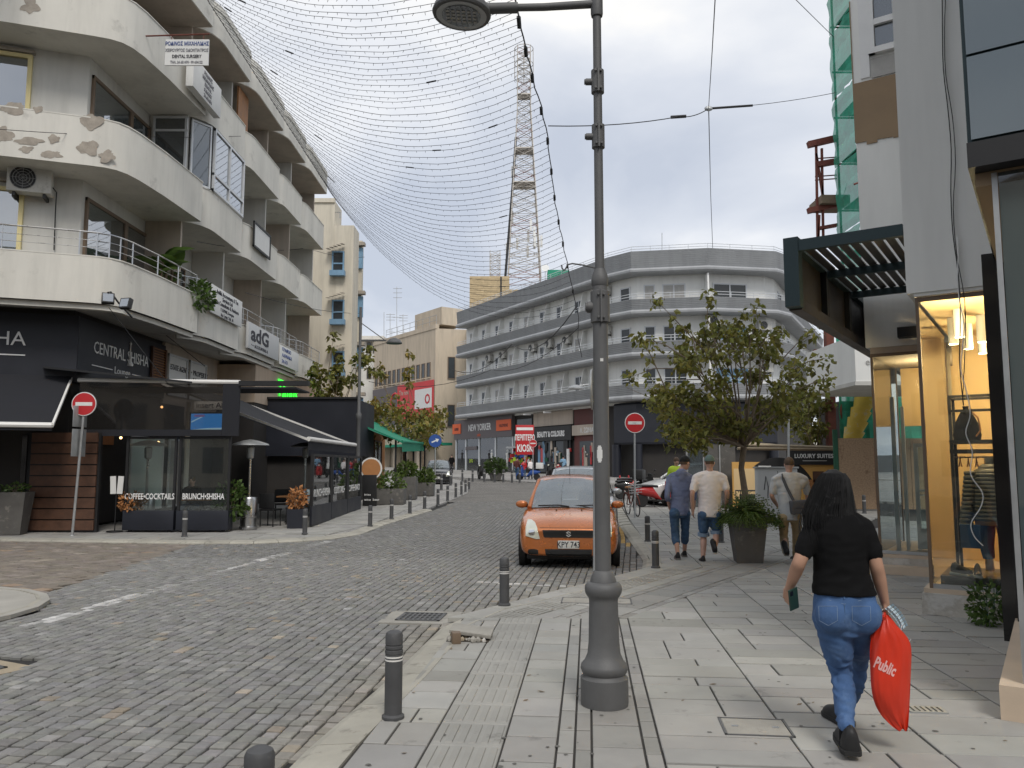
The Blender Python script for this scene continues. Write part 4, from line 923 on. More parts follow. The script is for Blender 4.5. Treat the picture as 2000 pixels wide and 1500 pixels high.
# planter corner and side screens along the street
p = P(585,1000,21.5); t = plant('orange dried plant in a dark planter at the terrace corner', (p.x,21.3,0), .22, .5, 260, .12, (.24,.26,.5), 'navy', 'terracotta', seed=13)
wsy = [21.55,23.9,26.25,28.6]
for i, wds in enumerate(('BRUNCH•SHISHA','COCKTAILS•','COFFEE•SNACK')):
    y0, y1 = wsy[i]+.03, wsy[i+1]-.03; X = -5.35
    t = thing('side_screen', 'street-side glass screen lettered '+['BRUNCH SHISHA, nearest the terrace corner','COCKTAILS, middle of three','COFFEE, farthest of three'][i], 'wind screen', (X,(y0+y1)/2,0))
    MB().box(X-.06,y0,gz(y0)+.03,X,y1,.55).build('base_panel', 'navy', t, smooth=0)
    for y in (y0+.05,y1-.05): MB().box(X-.07,y-.05,.55,X+.01,y+.05,1.95).build('post', 'black', t, smooth=0)
    MB().box(X-.065,y0+.101,1.88,X+.005,y1-.101,1.95).build('top_rail', 'black', t, smooth=0); MB().box(X-.035,y0+.1,.55,X-.025,y1-.1,1.88).build('pane', 'glass_clear', t, smooth=0)
    text('lettering', wds, .30, (X-.02,(y0+y1)/2,.78), (0,1,0), 'white_paint', t, align='CENTER', sx=.9, ext=.002)
def heater(label, x, y):
    t = thing('patio_heater', label, 'patio heater', (x,y,gz(y)))
    MB().lathe([(.23,0),(.23,.06),(.20,.08),(.20,.30),(.22,.32),(.22,.78),(.20,.82),(.05,.84)],20).build('gas_housing', 'steel', t, world=False)
    MB().cyl((0,0,.83),(0,0,1.82),.035,10).build('column', 'steel', t, world=False)
    MB().lathe([(.05,1.8),(.09,1.84),(.10,2.1),(.06,2.14)],14).build('burner', 'galv', t, world=False)
    MB().lathe([(.47,2.16),(.44,2.20),(.2,2.28),(.03,2.31)],24).build('reflector', 'galv', t, world=False); return t
p = G(490,1032); heater('stainless mushroom patio heater standing right of the lettered screens', p.x, 20.9); heater('patio heater seen through the COFFEE screen', P(283,960,21.3).x, 21.4)
heater('patio heater deep inside the lounge terrace', -6.6, 25.6)
# tables and chairs on the terrace
def chair_t(label, x, y, rz):
    t = thing('terrace_chair', label, 'chair', (x,y,gz(y)), rz, 'chairs on the lounge terrace')
    MB().rbox(-.22,-.22,.42,.22,.22,.47,.015).build('seat', 'black', t, world=False); MB().rbox(-.22,.19,.48,.22,.23,.88,.012).build('backrest', 'black', t, world=False)
    for a in (-.19,.19):
        for b in (-.19,.19): MB().cyl((a,b,0),(a,b,.42),.018,6).build('leg', 'plastic_black', t, world=False)
    return t
def table_t(label, x, y):
    t = thing('terrace_table', label, 'table', (x,y,gz(y)), 0, 'tables on the lounge terrace')
    MB().rbox(-.38,-.38,.71,.38,.38,.75,.01).build('table_top', 'wood_orange', t, world=False); MB().cyl((0,0,.03),(0,0,.71),.035,8).build('column', 'black', t, world=False); MB().lathe([(.24,0),(.22,.03)],14).build('foot', 'black', t, world=False)
for i, (x, y, r_) in enumerate([(-7.9,21.6,.2),(-6.55,21.9,2.9),(-6.1,22.6,-1.4),(-8.7,22.6,1.5),(-6.9,24.2,.3),(-6.0,24.9,-1.2)]): chair_t('black chair %s on the lounge terrace' % ['behind the BRUNCH screen','beside the tall heater','close to the terrace corner planter','behind the COFFEE screen','farther back under the awning','near the street-side screens'][i], x, y, r_)
for i, (x, y) in enumerate([(-8.3,21.5),(-6.3,23.2),(-6.5,26.2)]): table_t('orange-topped table %s' % ['behind the lettered front screens','inside the terrace corner','far inside the terrace'][i], x, y)
# interior glow and bits behind the screens
it = thing('lounge_interior', 'dim lounge interior with lit panels behind the terrace', 'interior', (-10.8,22,0))
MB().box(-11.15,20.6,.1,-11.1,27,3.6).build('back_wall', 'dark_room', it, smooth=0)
window(it, (-11.08,23.2,.3), (0,1,0), 2.2, 2.2, 2, 1, 'white_alu', 'cool_panel', .07, .05, name='lit_window'); window(it, (-11.08,25.8,.3), (0,1,0), 1.0, 2.2, 1, 1, 'white_alu', 'curtain', .07, .05, name='curtained_door')
MB().box(-11.07,21.3,2.2,-11.05,22.2,2.5).build('warm_plaque', 'wood_orange', it, smooth=0)
for i, (px, py) in enumerate([(236,855),(289,864),(309,864),(316,795)]): MB().sphere(P(px,py,21.8),.035,5).build('bulb', 'warm_bulb', it)
MB().cyl((-9.05,22.3,0),(-9.05,22.3,3.4),.07,10).build('white_pillar', 'white_bar', it)
MB().box(-10.9,20.6,3.62,-5.6,22.0,3.66).build('dark_soffit', 'navy_fabric', it, smooth=0)
p = P(234,985,20.3); t = thing('menu_stand', 'thin black menu stand with white folded cards left of the screens', 'menu stand', (p.x,20.1,0))
MB().cyl((p.x,20.1,0),(p.x,20.1,.95),.015,6).build('post', 'black', t); MB().lathe([(.2,0),(.18,.02)],14,(p.x,20.1,0)).build('foot', 'black', t)
for s_ in (-.09,.09): MB(Matrix.Translation((p.x+s_,20.1,1.15)) @ Matrix.Rotation(s_*.6,4,'Y')).box(-.07,-.01,-.22,.07,.01,.22).build('card', 'paper_white', t, smooth=0)
p = G(106,1032); plant('tall grey tapered planter with low shrub against the plank wall', (p.x,19.4,0), .3, .2, 160, .08, (.22,.32,1.0), 'pot_grey', seed=15)
# far terrace with green awning, chalkboard, planters
awning('green_awning', 'green striped awning of the kiosk bar beyond the black terrace', (-7.2,33.5,3.75),(-7.2,45,3.95),(-4.95,45,2.85),(-4.6,33.5,2.62), 'green_awning', .42, 'green_awning')
kb = thing('kiosk_bar', 'glazed bar kiosk under the green awning', 'kiosk', (-7.5,34,gz(34)))
MB().box(-10,35.2,gz(34),-7.3,46,4.0).build('wall', 'terracotta', kb, smooth=0)
for y in (33.8,37,40,43,45): MB().box(-4.95,y-.04,gz(y),-4.87,y+.04,2.75).build('post', 'black', kb, smooth=0)
MB().box(-7.28,36.0,2.2,-7.26,36.2,3.0).build('light_strip', 'warm_bulb', kb, smooth=0)
for y in (36.6,39.4,42.2): window(kb, (-7.29,y,gz(y)+.9), (0,1,0), 2.3, 1.7, 2, 1, 'brown_frame', 'glass_dark', .07)
p = G(722,988); t = thing('chalkboard_sign', 'black chalkboard sign lettered in white beside the terrace end', 'sign', (p.x,p.y,p.z))
MB(Matrix.Translation(p) @ Matrix.Rotation(.08,4,'X')).rbox(-.26,-.03,0,.26,.03,1.15,.01).build('board', 'black', t)
for j, s_ in enumerate(['rmsey','snack bar','coffee','bites','wine  beer']): text('lettering', s_, .19 if j == 0 else .13, (p.x-.2,p.y+.03-.09,p.z+.95-j*.19), (1,0,0), 'white_paint', t)
t = thing('round_sign', 'orange round sign on the glass screen beyond the terrace', 'sign', (-5.4,30.5,1.5)); M = Matrix.Translation(P(725,915,30.5)) @ Matrix.Rotation(math.pi/2,4,'X')
MB(M).lathe([(.42,0),(.42,.02)],24).build('backing_disc', 'paper_white', t); MB(M).lathe([(.36,.021),(.36,.03)],24).build('face_disc', 'terracotta', t); MB().cyl((P(725,930,30.5).x,30.55,gz(30)),(P(725,930,30.5).x,30.55,1.5),.03,8).build('post', 'black', t)
for i, (px, py, w, wd, lb) in enumerate([(760,985,.75,'low','chalkboard'),(800,975,.45,'tall','middle bollards'),(838,968,.4,'small square','far bollards')]):
    p = G(px-8,py); t = thing('street_planter', '%s dark planter of mixed green leaves near the %s' % (wd,lb), 'planter', (p.x,p.y,p.z))
    h = [.6,.95,.6][i]; MB(Matrix.Translation(p)).rbox(-w,-.3,0,w,.5,h,.02).build('box', 'pot_grey', t)
    mb = MB(); bush(mb, p+V(0,.1,h+.2), w, .45, .45, 500, .16, random.Random(i+40)); tinted(mb.build('foliage', 'leaf_green', t, smooth=0), .6, 1.5, i, 4, .3)
# ------------------------------------------------------------------ grey banded building across the junction
GB = thing('banded_building', 'white hotel-like block with grey ribbed balcony bands across the junction', 'building', (9,60,gz(60)))
W0, W1 = V(-5.8,84,0), V(7.5,61.4,0)
PLN = [tuple(W0[:2]), tuple(W1[:2]), (9.1,59.6), (14.7,58.6), (20.0,59.5), (21.4,60.8), (31,79)]
def offs(pl, d):
    """offset a plan polyline outward (to the right of travel), mitred"""
    pts = [Vector(p) for p in pl]; o = []
    for i, p in enumerate(pts):
        n = []
        if i > 0: t = (p-pts[i-1]).normalized(); n.append(Vector((t.y,-t.x)))
        if i < len(pts)-1: t = (pts[i+1]-p).normalized(); n.append(Vector((t.y,-t.x)))
        m = sum(n, Vector((0,0))).normalized(); c = max(.5, m.dot(n[0])); o.append(p+m*d/c)
    return o
def sweep(mb, pl, prof):
    cols = [offs(pl, d) for d, z in prof]
    for i in range(len(pl)-1):
        for j in range(len(prof)-1):
            a, b = cols[j][i], cols[j][i+1]; c, d = cols[j+1][i+1], cols[j+1][i]
            mb.quad((*a,prof[j][1]),(*b,prof[j][1]),(*c,prof[j+1][1]),(*d,prof[j+1][1]))
FL = [6.45, 9.68, 12.9, 16.1]
inner = offs(PLN, -1.1)
MB().prism([tuple(p) for p in inner]+[(31,100),(-5.8,100)], 6.3, 17.6).build('wall', 'white_wall', GB, smooth=0)
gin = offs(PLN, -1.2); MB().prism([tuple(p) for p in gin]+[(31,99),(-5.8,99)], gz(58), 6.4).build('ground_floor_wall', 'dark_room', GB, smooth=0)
for k, z in enumerate(FL):
    prof = [(-1.1,z+.05),(-.12,z),(.10,z+.02),(.22,z+.12),(.24,z+.26),(.16,z+.40),(.0,z+.44)]
    ht = 1.25 if k < 3 else 1.75; n = 6 if k < 3 else 8
    for j in range(n):
        z0 = z+.46+(ht-.46)*j/n; z1 = z+.46+(ht-.46)*(j+1)/n; d0 = .02+.10*j/n
        prof += [(d0,z0),(d0+.05,z1-.04),(d0-.01,z1-.01)]
    prof += [(-.08,z+ht),(-1.1,z+ht-.9 if k < 3 else z+ht)]
    mb = MB(); sweep(mb, PLN, prof); o = mb.build('balcony_band', 'grey_band', GB, smooth=0)
    rl = MB(); rp_ = offs(PLN, -.05); zr = z+ht+(.42 if k < 3 else .38)
    for h_ in (0,.2): rl.tube([(p.x,p.y,zr-h_) for p in rp_], .025, 5)
    for q in resample([tuple(p) for p in rp_], 1.6): rl.cyl((q.x,q.y,z+ht-.05),(q.x,q.y,zr),.018,4)
    rl.build('railing', 'white_alu', o)
    if k < 3:      # pale underside lining
        pass
# windows, fins and AC units
def wseg(i):
    a, b = Vector((*inner[i],0)), Vector((*inner[i+1],0)); t = (b-a).normalized(); return a, b, t
acs = []; ORD = ['first','second','third','fourth','fifth','sixth','seventh','eighth','ninth','tenth']
for k in range(3):
    z = FL[k]; a, b, t = wseg(0); n = V(t.y,-t.x,0); L = (b-a).length; cnt = 9
    for i in range(cnt):
        s_ = .8+i*(L-1.2)/cnt; o = a+t*s_
        window(GB, (o.x,o.y,z+.35), t, 1.25, 2.25, 2, 1, 'white_alu', ['pane_dark','pane_dark','curtain','pane_dark'][(i*3+k)%4], .07, .06)
        f = a+t*(s_+1.62); mb = MB(); w = t*.05
        mb.add([f-w+V(0,0,z+.3),f-w+n*1.0+V(0,0,z+.3),f-w+n*.35+V(0,0,z+3.1),f-w+V(0,0,z+3.1),f+w+V(0,0,z+.3),f+w+n*1.0+V(0,0,z+.3),f+w+n*.35+V(0,0,z+3.1),f+w+V(0,0,z+3.1)],[(0,1,2,3),(7,6,5,4),(0,4,5,1),(1,5,6,2),(2,6,7,3)])
        mb.build('balcony_fin', 'white_wall', GB, smooth=0)
        if (k == 1 and i in (1,2,4,5,6,8)) or (k == 2 and i == 8): acs.append((a+t*(s_+1.85)+n*.25+V(0,0,z+2.3), t, 'right of the %s wing window, %s row' % (ORD[i], ['lowest','middle','top'][k])))
    for seg, specs in ((1,((.25,.9),)),(2,((.5,1.0),(1.9,3.3))),(3,((.6,3.0),)),(4,())):
        a, b, t = wseg(seg); n = V(t.y,-t.x,0)
        for (s0, s1) in specs:
            o = a+t*s0; m_ = 'curtain' if (k == 2 and seg == 2) else ('blue_shutter' if (seg == 3 and k < 2) else 'pane_dark')
            window(GB, (o.x,o.y,z+.35), t, s1-s0+.35, 2.2, 2 if s1-s0 > 1 else 1, 1, 'white_alu', m_ if m_ in MT else 'pane_dark', .09, .07)
    a, b, t = wseg(3); f = a; n = V(t.y,-t.x,0); MB().box(f.x-.06,f.y-1.0,z+.3,f.x+.06,f.y-.01,z+3.1).build('balcony_fin', 'white_wall', GB, smooth=0)
    if k < 2: acs.append((a+t*4.6+n*.3+V(0,0,z+2.2), t, 'at the right end of the corner front, %s row' % ['lowest','middle'][k]))
    if k == 1: acs.append((f+V(.6,-.35,z+2.45), V(1,0,0), 'beside the white fin of the corner front'))
    a, b, t = wseg(5); n = V(t.y,-t.x,0)
    for i in range(3):
        o = a+t*(1.5+i*4); window(GB, (o.x,o.y,z+.35), t, 1.6, 2.2, 2, 1, 'white_alu', 'pane_dark', .09, .07)
    if k == 1: acs.append((a+t*1.0+n*.3+V(0,0,z+2.2), t, 'on the receding right flank'))
for i, (p, t, wh) in enumerate(acs):
    o = copy_tree(AC0); o.location = p; o.rotation_euler = (0,0,math.atan2(t.y,t.x)); o.scale = (1.15,)*3
    o['label'] = 'air conditioner '+wh+' of the banded block'; o['group'] = 'air conditioners on the banded building'
# shops along the wing
sp0, sp1 = Vector((*gin[0],0)), Vector((*gin[1],0)); su = (sp1-sp0).normalized(); sn = V(su.y,-su.x,0)
def sw(px): q = raypl(px, 880, sp0, sn); return (q-sp0).dot(su)
def shopbox(mb, px0, px1, z0, z1, d0, d1):
    s0, s1 = sw(px0), sw(px1); M = fm(sp0, su); mb.M = M; mb.box(s0, z0, d0, s1, z1, d1); return mb
GZ = gz(70)
def shop(name, label, px0, px1): q = sp0+su*sw((px0+px1)/2); return thing(name, label, 'shop', (q.x,q.y,gz(q.y)))
ny = shop('clothes_shop', 'clothes shop with dark fascia lettered NEW YORKER and orange panels', 891, 1008)
shopbox(MB(), 893, 1007, 4.35, 6.4, .02, .40).build('fascia', 'banner_dark', ny, smooth=0)
for a_, b_ in ((891,907),(977,1006)):
    shopbox(MB(), a_, b_, 4.95, 6.0, .41, .47).build('orange_panel', 'orange_sign', ny, smooth=0)
    q = sp0+su*sw((a_+b_)/2)+sn*.48; text('lettering', 'HAZMENE', .42, (q.x,q.y,5.3), su, 'ink_dark', ny, align='CENTER', sx=.9 if b_ > 950 else .5)
q = sp0+su*sw(943)+sn*.42; text('lettering', 'NEW YORKER', .95, (q.x,q.y,5.15), su, 'white_paint', ny, align='CENTER', sx=.80, bold=.015)
q = sp0+su*sw(942)+sn*.42; text('lettering', 'sale', .5, (q.x,q.y,4.55), su, 'orange_sign', ny, align='CENTER', sx=1.0)
shopbox(MB(), 895, 1006, GZ+.3, 4.35, .01, .03).build('display_back_glow', 'shop_cool_glow', ny, smooth=0)
for i, px in enumerate((893,912,938,970,1004)): shopbox(MB(), px, px+2, GZ, 4.35, .05, .22).build('mullion', 'white_alu', ny, smooth=0)
for a_, b_ in ((895,911),(914,937),(940,969),(972,1003)): shopbox(MB(), a_, b_, GZ+.2, 4.34, .12, .14).build('pane', 'glass_shop', ny, smooth=0)
shopbox(MB(), 897, 909, GZ+.6, 4.0, .035, .05).build('poster', 'blue_shutter', ny, smooth=0)
shopbox(MB(), 914, 936, 3.2, 3.55, .24, .30).build('door_lintel', 'banner_dark', ny, smooth=0)
q = sp0+su*sw(925)+sn*.3; text('price_lettering', '20%', .5, (q.x,q.y,1.9), su, 'neon_sign_green' if 'neon_sign_green' in MT else 'hivis', ny, align='CENTER')
def mannequin_far(px, parent, m): 
    q = sp0+su*sw(px)+sn*.09; mb = MB(Matrix.Translation((q.x,q.y,gz(q.y)+.35)))
    mb.lathe([(.05,0),(.09,.45),(.14,.85),(.16,1.0),(.12,1.2),(.20,1.45),(.06,1.55),(.05,1.6),(.09,1.68),(.09,1.8),(.03,1.86)],10); mb.build('display_figure', m, parent)
for px, m in ((958,'black'),(963,'paper_white'),(993,'paper_white'),(998,'black'),(905,'black')): mannequin_far(px, ny, m)
kk = shop('street_kiosk', 'narrow kiosk with red and white goods between the two shops', 1010, 1043)
shopbox(MB(), 1010, 1043, GZ, 6.4, .02, .08).build('back_wall', 'dark_room', kk, smooth=0); shopbox(MB(), 1012, 1041, 5.0, 5.9, .09, .12).build('upper_window', 'pane_dark', kk, smooth=0)
shopbox(MB(), 1010, 1042, 3.2, 3.35, .1, 1.2).build('shelf_canopy', 'galv', kk, smooth=0)
r_ = random.Random(9)
for i in range(46):
    px = r_.uniform(1012,1040); q = sp0+su*sw(px)+sn*r_.uniform(.2,.9); h = r_.uniform(1.9,3.1); s_ = r_.uniform(.12,.28)
    MB(Matrix.Translation((q.x,q.y,h)) @ Matrix.Rotation(r_.uniform(-.6,.6),4,'Z')).box(-s_,-.05,-s_*.7,s_,.05,s_*.7).build('hanging_packet', r_.choice(['red_plastic','red_sign','paper_white','red_plastic','hivis','blue_sign']), kk, smooth=0)
ks = thing('kiosk_sign', 'red kiosk sign in Greek and English above the street kiosk', 'sign', (2.0,60,3)); 
c0 = P(1007,888,64); c1 = P(1043,830,64); MB().rbox(c0.x,64,c0.z,c1.x,64.12,c1.z,.03).build('panel', 'red_sign', ks)
text('lettering', 'ΠΕΡΙΠΤΕΡΟ', .62, ((c0.x+c1.x)/2,63.98,c0.z+1.15), (1,0,0), 'white_paint', ks, align='CENTER', sx=.46, bold=.02); text('lettering', 'KIOSK', .80, ((c0.x+c1.x)/2,63.98,c0.z+.25), (1,0,0), 'white_paint', ks, align='CENTER', sx=.56, bold=.02)
MB().box(c0.x+.08,63.975,c1.z-.42,c1.x-.08,63.995,c1.z-.2).build('top_stripe', 'white_paint', ks, smooth=0)
MB().cyl(((c0.x+c1.x)/2,64.15,gz(64)),((c0.x+c1.x)/2,64.15,c0.z+.2),.06,8).build('post', 'galv', ks)
bc = shop('beauty_shop', 'cosmetics shop with dark fascia lettered BEAUTY AND COLOURS', 1043, 1122)
shopbox(MB(), 1044, 1121, 5.1, 6.4, .02, .10).build('upper_panel', 'peach', bc, smooth=0); shopbox(MB(), 1043, 1122, 3.75, 5.0, .02, .35).build('fascia', 'black', bc, smooth=0)
q = sp0+su*sw(1082)+sn*.37; text('lettering', 'BEAUTY & COLOURS', .66, (q.x,q.y,4.12), su, 'white_paint', bc, align='CENTER', sx=.70, bold=.03)
for px in (1050,1085,1116): shopbox(MB(), px, px+2, GZ, 3.75, .05, .2).build('mullion', 'black', bc, smooth=0)
shopbox(MB(), 1052, 1115, GZ+.2, 3.7, .1, .12).build('pane', 'pane_dark', bc, smooth=0)
for i in range(22):
    px = r_.uniform(1054,1114); shopbox(MB(), px, px+r_.uniform(2,5), GZ+.5+r_.uniform(0,2), GZ+1.0+r_.uniform(.3,2.2), .14, .22).build('display_item', r_.choice(['red_plastic','paper_white','dark_green','peach','black','blue_shutter']), bc, smooth=0)
shopbox(MB(), 1113, 1117, GZ+.2, 3.0, .24, .34).build('light_tube', 'white_paint', bc, smooth=0)
for px in (1048,1088): 
    q = sp0+su*sw(px)+sn*1.0; MB(Matrix.Translation((q.x,q.y,6.2))).rbox(-.35,-.15,-.07,.35,.15,.07,.03).build('spotlight', 'white_paint', bc)
ms = shop('maroon_shop', 'maroon fronted shop half hidden behind the lamp post', 1123, 1168)
shopbox(MB(), 1123, 1168, GZ, 6.4, .02, .06).build('front', 'maroon', ms, smooth=0); shopbox(MB(), 1123, 1168, 4.1, 4.95, .07, .30).build('fascia', 'peach', ms, smooth=0)
q = sp0+su*sw(1139)+sn*.31; text('lettering', 'Α. ΖΩΝΙΑΣ', .55, (q.x,q.y,4.3), su, 'white_paint', ms, sx=.8, bold=.01)
shopbox(MB(), 1134, 1160, GZ+.4, 3.6, .07, .10).build('pane', 'pane_dark', ms, smooth=0)
for i in range(10):
    px = r_.uniform(1135,1158); shopbox(MB(), px, px+r_.uniform(2,4), GZ+.5+r_.uniform(0,1.5), GZ+.9+r_.uniform(.3,1.8), .11, .16).build('display_item', r_.choice(['peach','paper_white','red_sign']), ms, smooth=0)
bf = thing('black_corner_shop', 'black corner shopfront at the foot of the banded building', 'shop', (14,60,gz(60)))
mb = MB(); sweep(mb, [tuple(p) for p in PLN[1:5]], [(-.9,3.2),(-.55,3.2),(-.5,3.35),(-.5,6.2),(-.6,6.35),(-.9,6.4)]); mb.build('fascia', 'navy', bf, smooth=0)
for p in offs(PLN,-.7)[1:5]: MB().cyl((p.x,p.y,gz(59)),(p.x,p.y,3.2),.35,14).build('column', 'navy', bf)
# ------------------------------------------------------------------ beige building with banner, low building, brick block, tower
BB = thing('beige_building', 'beige office block with a long red and grey banner beyond the junction', 'building', (-9,92,gz(92)))
q0, q1 = V(-18.4,105.6,0), V(-8.9,92,0); bu = (q1-q0).normalized(); bn = V(bu.y,-bu.x,0); bl = (q1-q0).length; BM = fm(q0, bu); ZT = 17.5
MB().prism([tuple(q0[:2]),tuple(q1[:2]),(-6.6,92.6),(-4,93),(-4,110),(-18,118)], 0, ZT).build('wall', 'beige', BB, smooth=0)
MB(BM).box(-.2,ZT-.02,-.4,bl+.1,ZT+.5,.08).build('cornice', 'beige', BB, smooth=0)
for i in range(12):
    s_ = .5+i*(bl-1.2)/12; f = window(BB, BM @ V(s_,11.9,.0), bu, .85, 1.75, 1, 1, 'brown_frame', 'pane_dark', .07, .08); MB(BM).box(s_-.05,11.75,.0,s_+.9,11.88,.14).build('sill', 'beige', f, smooth=0)
    MB(BM).box(s_+.1,5.0,.0,s_+.85,7.0,.05).build('window', 'pane_dark', BB, smooth=0)
for z_ in (11.6,6.0): window(BB, (-7.5,92.3,z_), (.93,.24,0), .9, 2.6, 1, 1, 'brown_frame', 'pane_dark', .08, .08)
bnr = thing('wall_banner', 'long banner, grey half and red half, on the beige building', 'banner', (-13,98,8))
MB(BM).box(.1,6.9,.08,bl*.44,11.5,.16).build('grey_half', 'banner_dark', bnr, smooth=0); MB(BM).box(bl*.44,6.9,.082,bl-.15,11.5,.158).build('red_half', 'banner_red', bnr, smooth=0)
MB(BM).box(bl*.72,8.3,.16,bl*.97,10.6,.18).build('white_box', 'paper_white', bnr, smooth=0)
text('lettering', 'Together we can', 1.25, BM @ V(.4,8.2,.17), bu, 'white_paint', bnr, sx=.78, bold=.02)
for j, s_ in enumerate(['The new','season','is here']): text('lettering', s_, .9, BM @ V(bl*.47,10.2-j*1.1,.17), bu, 'peach', bnr, sx=.8)
text('mark', 'O', 1.6, BM @ V(bl*.87,8.8,.185), bu, 'red_sign', bnr, bold=.05)
for r0, c_x in ((1.5,.40),): MB(BM).tube([V(bl*c_x+r0*.7*math.cos(q),9.1+r0*math.sin(q),.175) for q in np.linspace(0,6.28,25)],.13,6).build('ring_mark', 'banner_red', bnr)
MB(BM).box(bl*.62,ZT+.5,-3.5,bl+.3,ZT+2.6,-.6).build('roof_box', 'beige', BB, smooth=0)
rl = MB(BM); 
for zz_ in (.6,1.2): rl.tube([V(bl*.2,ZT+.4+zz_,-.1),V(bl,ZT+.4+zz_,-.1)],.03,4)
for i in range(9): rl.cyl(V(bl*.2+i*bl*.1,ZT+.4,-.1),V(bl*.2+i*bl*.1,ZT+1.6,-.1),.03,4)
rl.build('roof_railing', 'galv', BB)
MB(BM).box(bl*.1,3.8,.0,bl+4,4.1,1.6).build('canopy', 'green_awning', BB, smooth=0)
for i in range(4): MB(BM).box(bl*.3+i*3,gz(95),.3,bl*.3+i*3+.6,3.8,.9).build('pillar', 'beige', BB, smooth=0)
lb = thing('low_building', 'small pale building with a flat eave left of the bannered block', 'building', (-21,112,gz(110)))
a = P(700,908,112); b = P(738,665,112); MB().box(a.x-14,112,0,b.x,122,b.z).build('wall', 'cream_wall', lb, smooth=0); MB().box(a.x-14,111,b.z,b.x+1.0,122,b.z+.5).build('roof_eave', 'cream', lb, smooth=0)
for i, (px, py) in enumerate([(716,690),(716,740),(728,690),(728,740)]): p = P(px,py,111.98); window(lb, p, (1,0,0), .7, 1.6, 1, 1, 'brown_frame', 'pane_dark', .06, .06)
bk = thing('brick_block', 'tan brick rooftop block carrying the lattice masts', 'building', (0,100,0))
a = P(917,610,100); b = P(1056,541,100); MB().box(a.x,100,0,b.x-4.0,108,b.z+.1).build('wall', 'brick_tan', bk, smooth=0); MB().box(b.x-4.0,100.6,0,b.x+3,107.5,b.z-1.5).build('lower_wall', 'brick_tan', bk, smooth=0)
MB().box(a.x+3.9,99.9,15,a.x+4.1,99.98,b.z).build('downpipe', 'plastic_black', bk, smooth=0)
mb = MB(); zt_ = b.z
for i in range(26): mb.box(a.x+.02,99.96,zt_-6.5+i*.25,b.x-4.02,99.99,zt_-6.5+i*.25+.2)
mb.build('brick_courses', 'brick_tan', bk, smooth=0)['kind'] = 'stuff'
def lattice(name, label, cx, cy, w0, w1, z0, z1, n, r=.07, cat='mast'):
    t = thing(name, label, cat, (cx,cy,z0)); C4 = ((-1,-1),(1,-1),(1,1),(-1,1)); W = lambda k, z: w0+(w1-w0)*min(1,(z-z0)/(z1-z0)*1.35)
    pt = lambda k, z: V(cx+C4[k][0]*W(k,z)/2, cy+C4[k][1]*W(k,z)/2, z)
    zs = [z0+(z1-z0)*(1-(1-i/n)**1.15) for i in range(n+1)]
    for k in range(4): MB().tube([pt(k,z) for z in zs],r,5).build('leg', 'tower_paint', t)
    for i in range(n):
        mb = MB()
        for k in range(4):
            k2 = (k+1)%4; mb.cyl(pt(k,zs[i]),pt(k2,zs[i+1]),r*.55,4); mb.cyl(pt(k2,zs[i]),pt(k,zs[i+1]),r*.55,4); mb.cyl(pt(k,zs[i]),pt(k2,zs[i]),r*.5,4)
        mb.build('bracing', 'tower_paint' if i%5 else 'tower_red', t)
    return t, pt, W
p = P(1024,545,103); tw, pt, Wf = lattice('lattice_mast', 'tall lattice telecom mast rising above the brick block', p.x, 103, 4.3, 1.75, p.z-.3, P(1030,98,103).z, 26)
for zf in (.40,.55,.79): z = p.z+(P(1030,98,103).z-p.z)*zf; w = Wf(0,z)*.52; MB().box(p.x-w,103-w,z,p.x+w,103+w,z+.15).build('platform', 'tower_paint', tw, smooth=0)
zt_ = P(1030,98,103).z
cg = MB()
for q in range(8): cg.cyl((p.x+1.25*math.cos(q*.785),103+1.25*math.sin(q*.785),zt_-4),(p.x+1.25*math.cos(q*.785),103+1.25*math.sin(q*.785),zt_+.3),.05,4)
for z in (zt_-4,zt_-2,zt_+.2): cg.tube([(p.x+1.25*math.cos(q),103+1.25*math.sin(q),z) for q in np.linspace(0,2*math.pi,17)],.05,4)
cg.build('top_cage', 'tower_paint', tw)
r_ = random.Random(4)
for i in range(12):
    z = p.z+r_.choice((4.5,5.5,6.5,8,9,15)); q = r_.uniform(0,6.28); w = Wf(0,z)*.75; MB(Matrix.Translation((p.x+w*math.cos(q),103+w*math.sin(q),z))).rbox(-.15,-.1,-.8,.15,.1,.8,.03).build('antenna_panel', 'paper_white', tw)
MB().tube([(p.x-2.5,101,p.z-.5),(p.x-1.4,102,p.z+14),(p.x-1.1,102.2,p.z+19)],.16,6).build('cable_run', 'wire', tw)
p2 = P(967,545,101); t2, _, _ = lattice('lattice_mast', 'short lattice mast left of the tall one', p2.x, 101, 1.3, 1.3, p2.z-.3, P(967,492,101).z, 5, .05)
p3 = P(1065,545,99); t = thing('satellite_dish', 'white satellite dish on the roof right of the masts', 'satellite dish', tuple(p3)); MB(Matrix.Translation(p3+V(0,0,1.4)) @ Matrix.Rotation(1.2,4,'X')).lathe([(.05,-.15),(.35,-.08),(.5,.05)],14).build('dish', 'paper_white', t); MB().cyl(p3+V(0,.2,-2),p3+V(0,.2,1.4),.04,5).build('post', 'galv', t)
a = P(1070,548,95); b = P(1112,527,95); t = thing('green_roof_hoarding', 'green netted hoarding on the roof behind the grey wing', 'hoarding', (a.x,95,a.z)); MB().box(a.x,95,a.z-4,b.x,97,b.z).build('panel', 'green_awning', t, smooth=0)
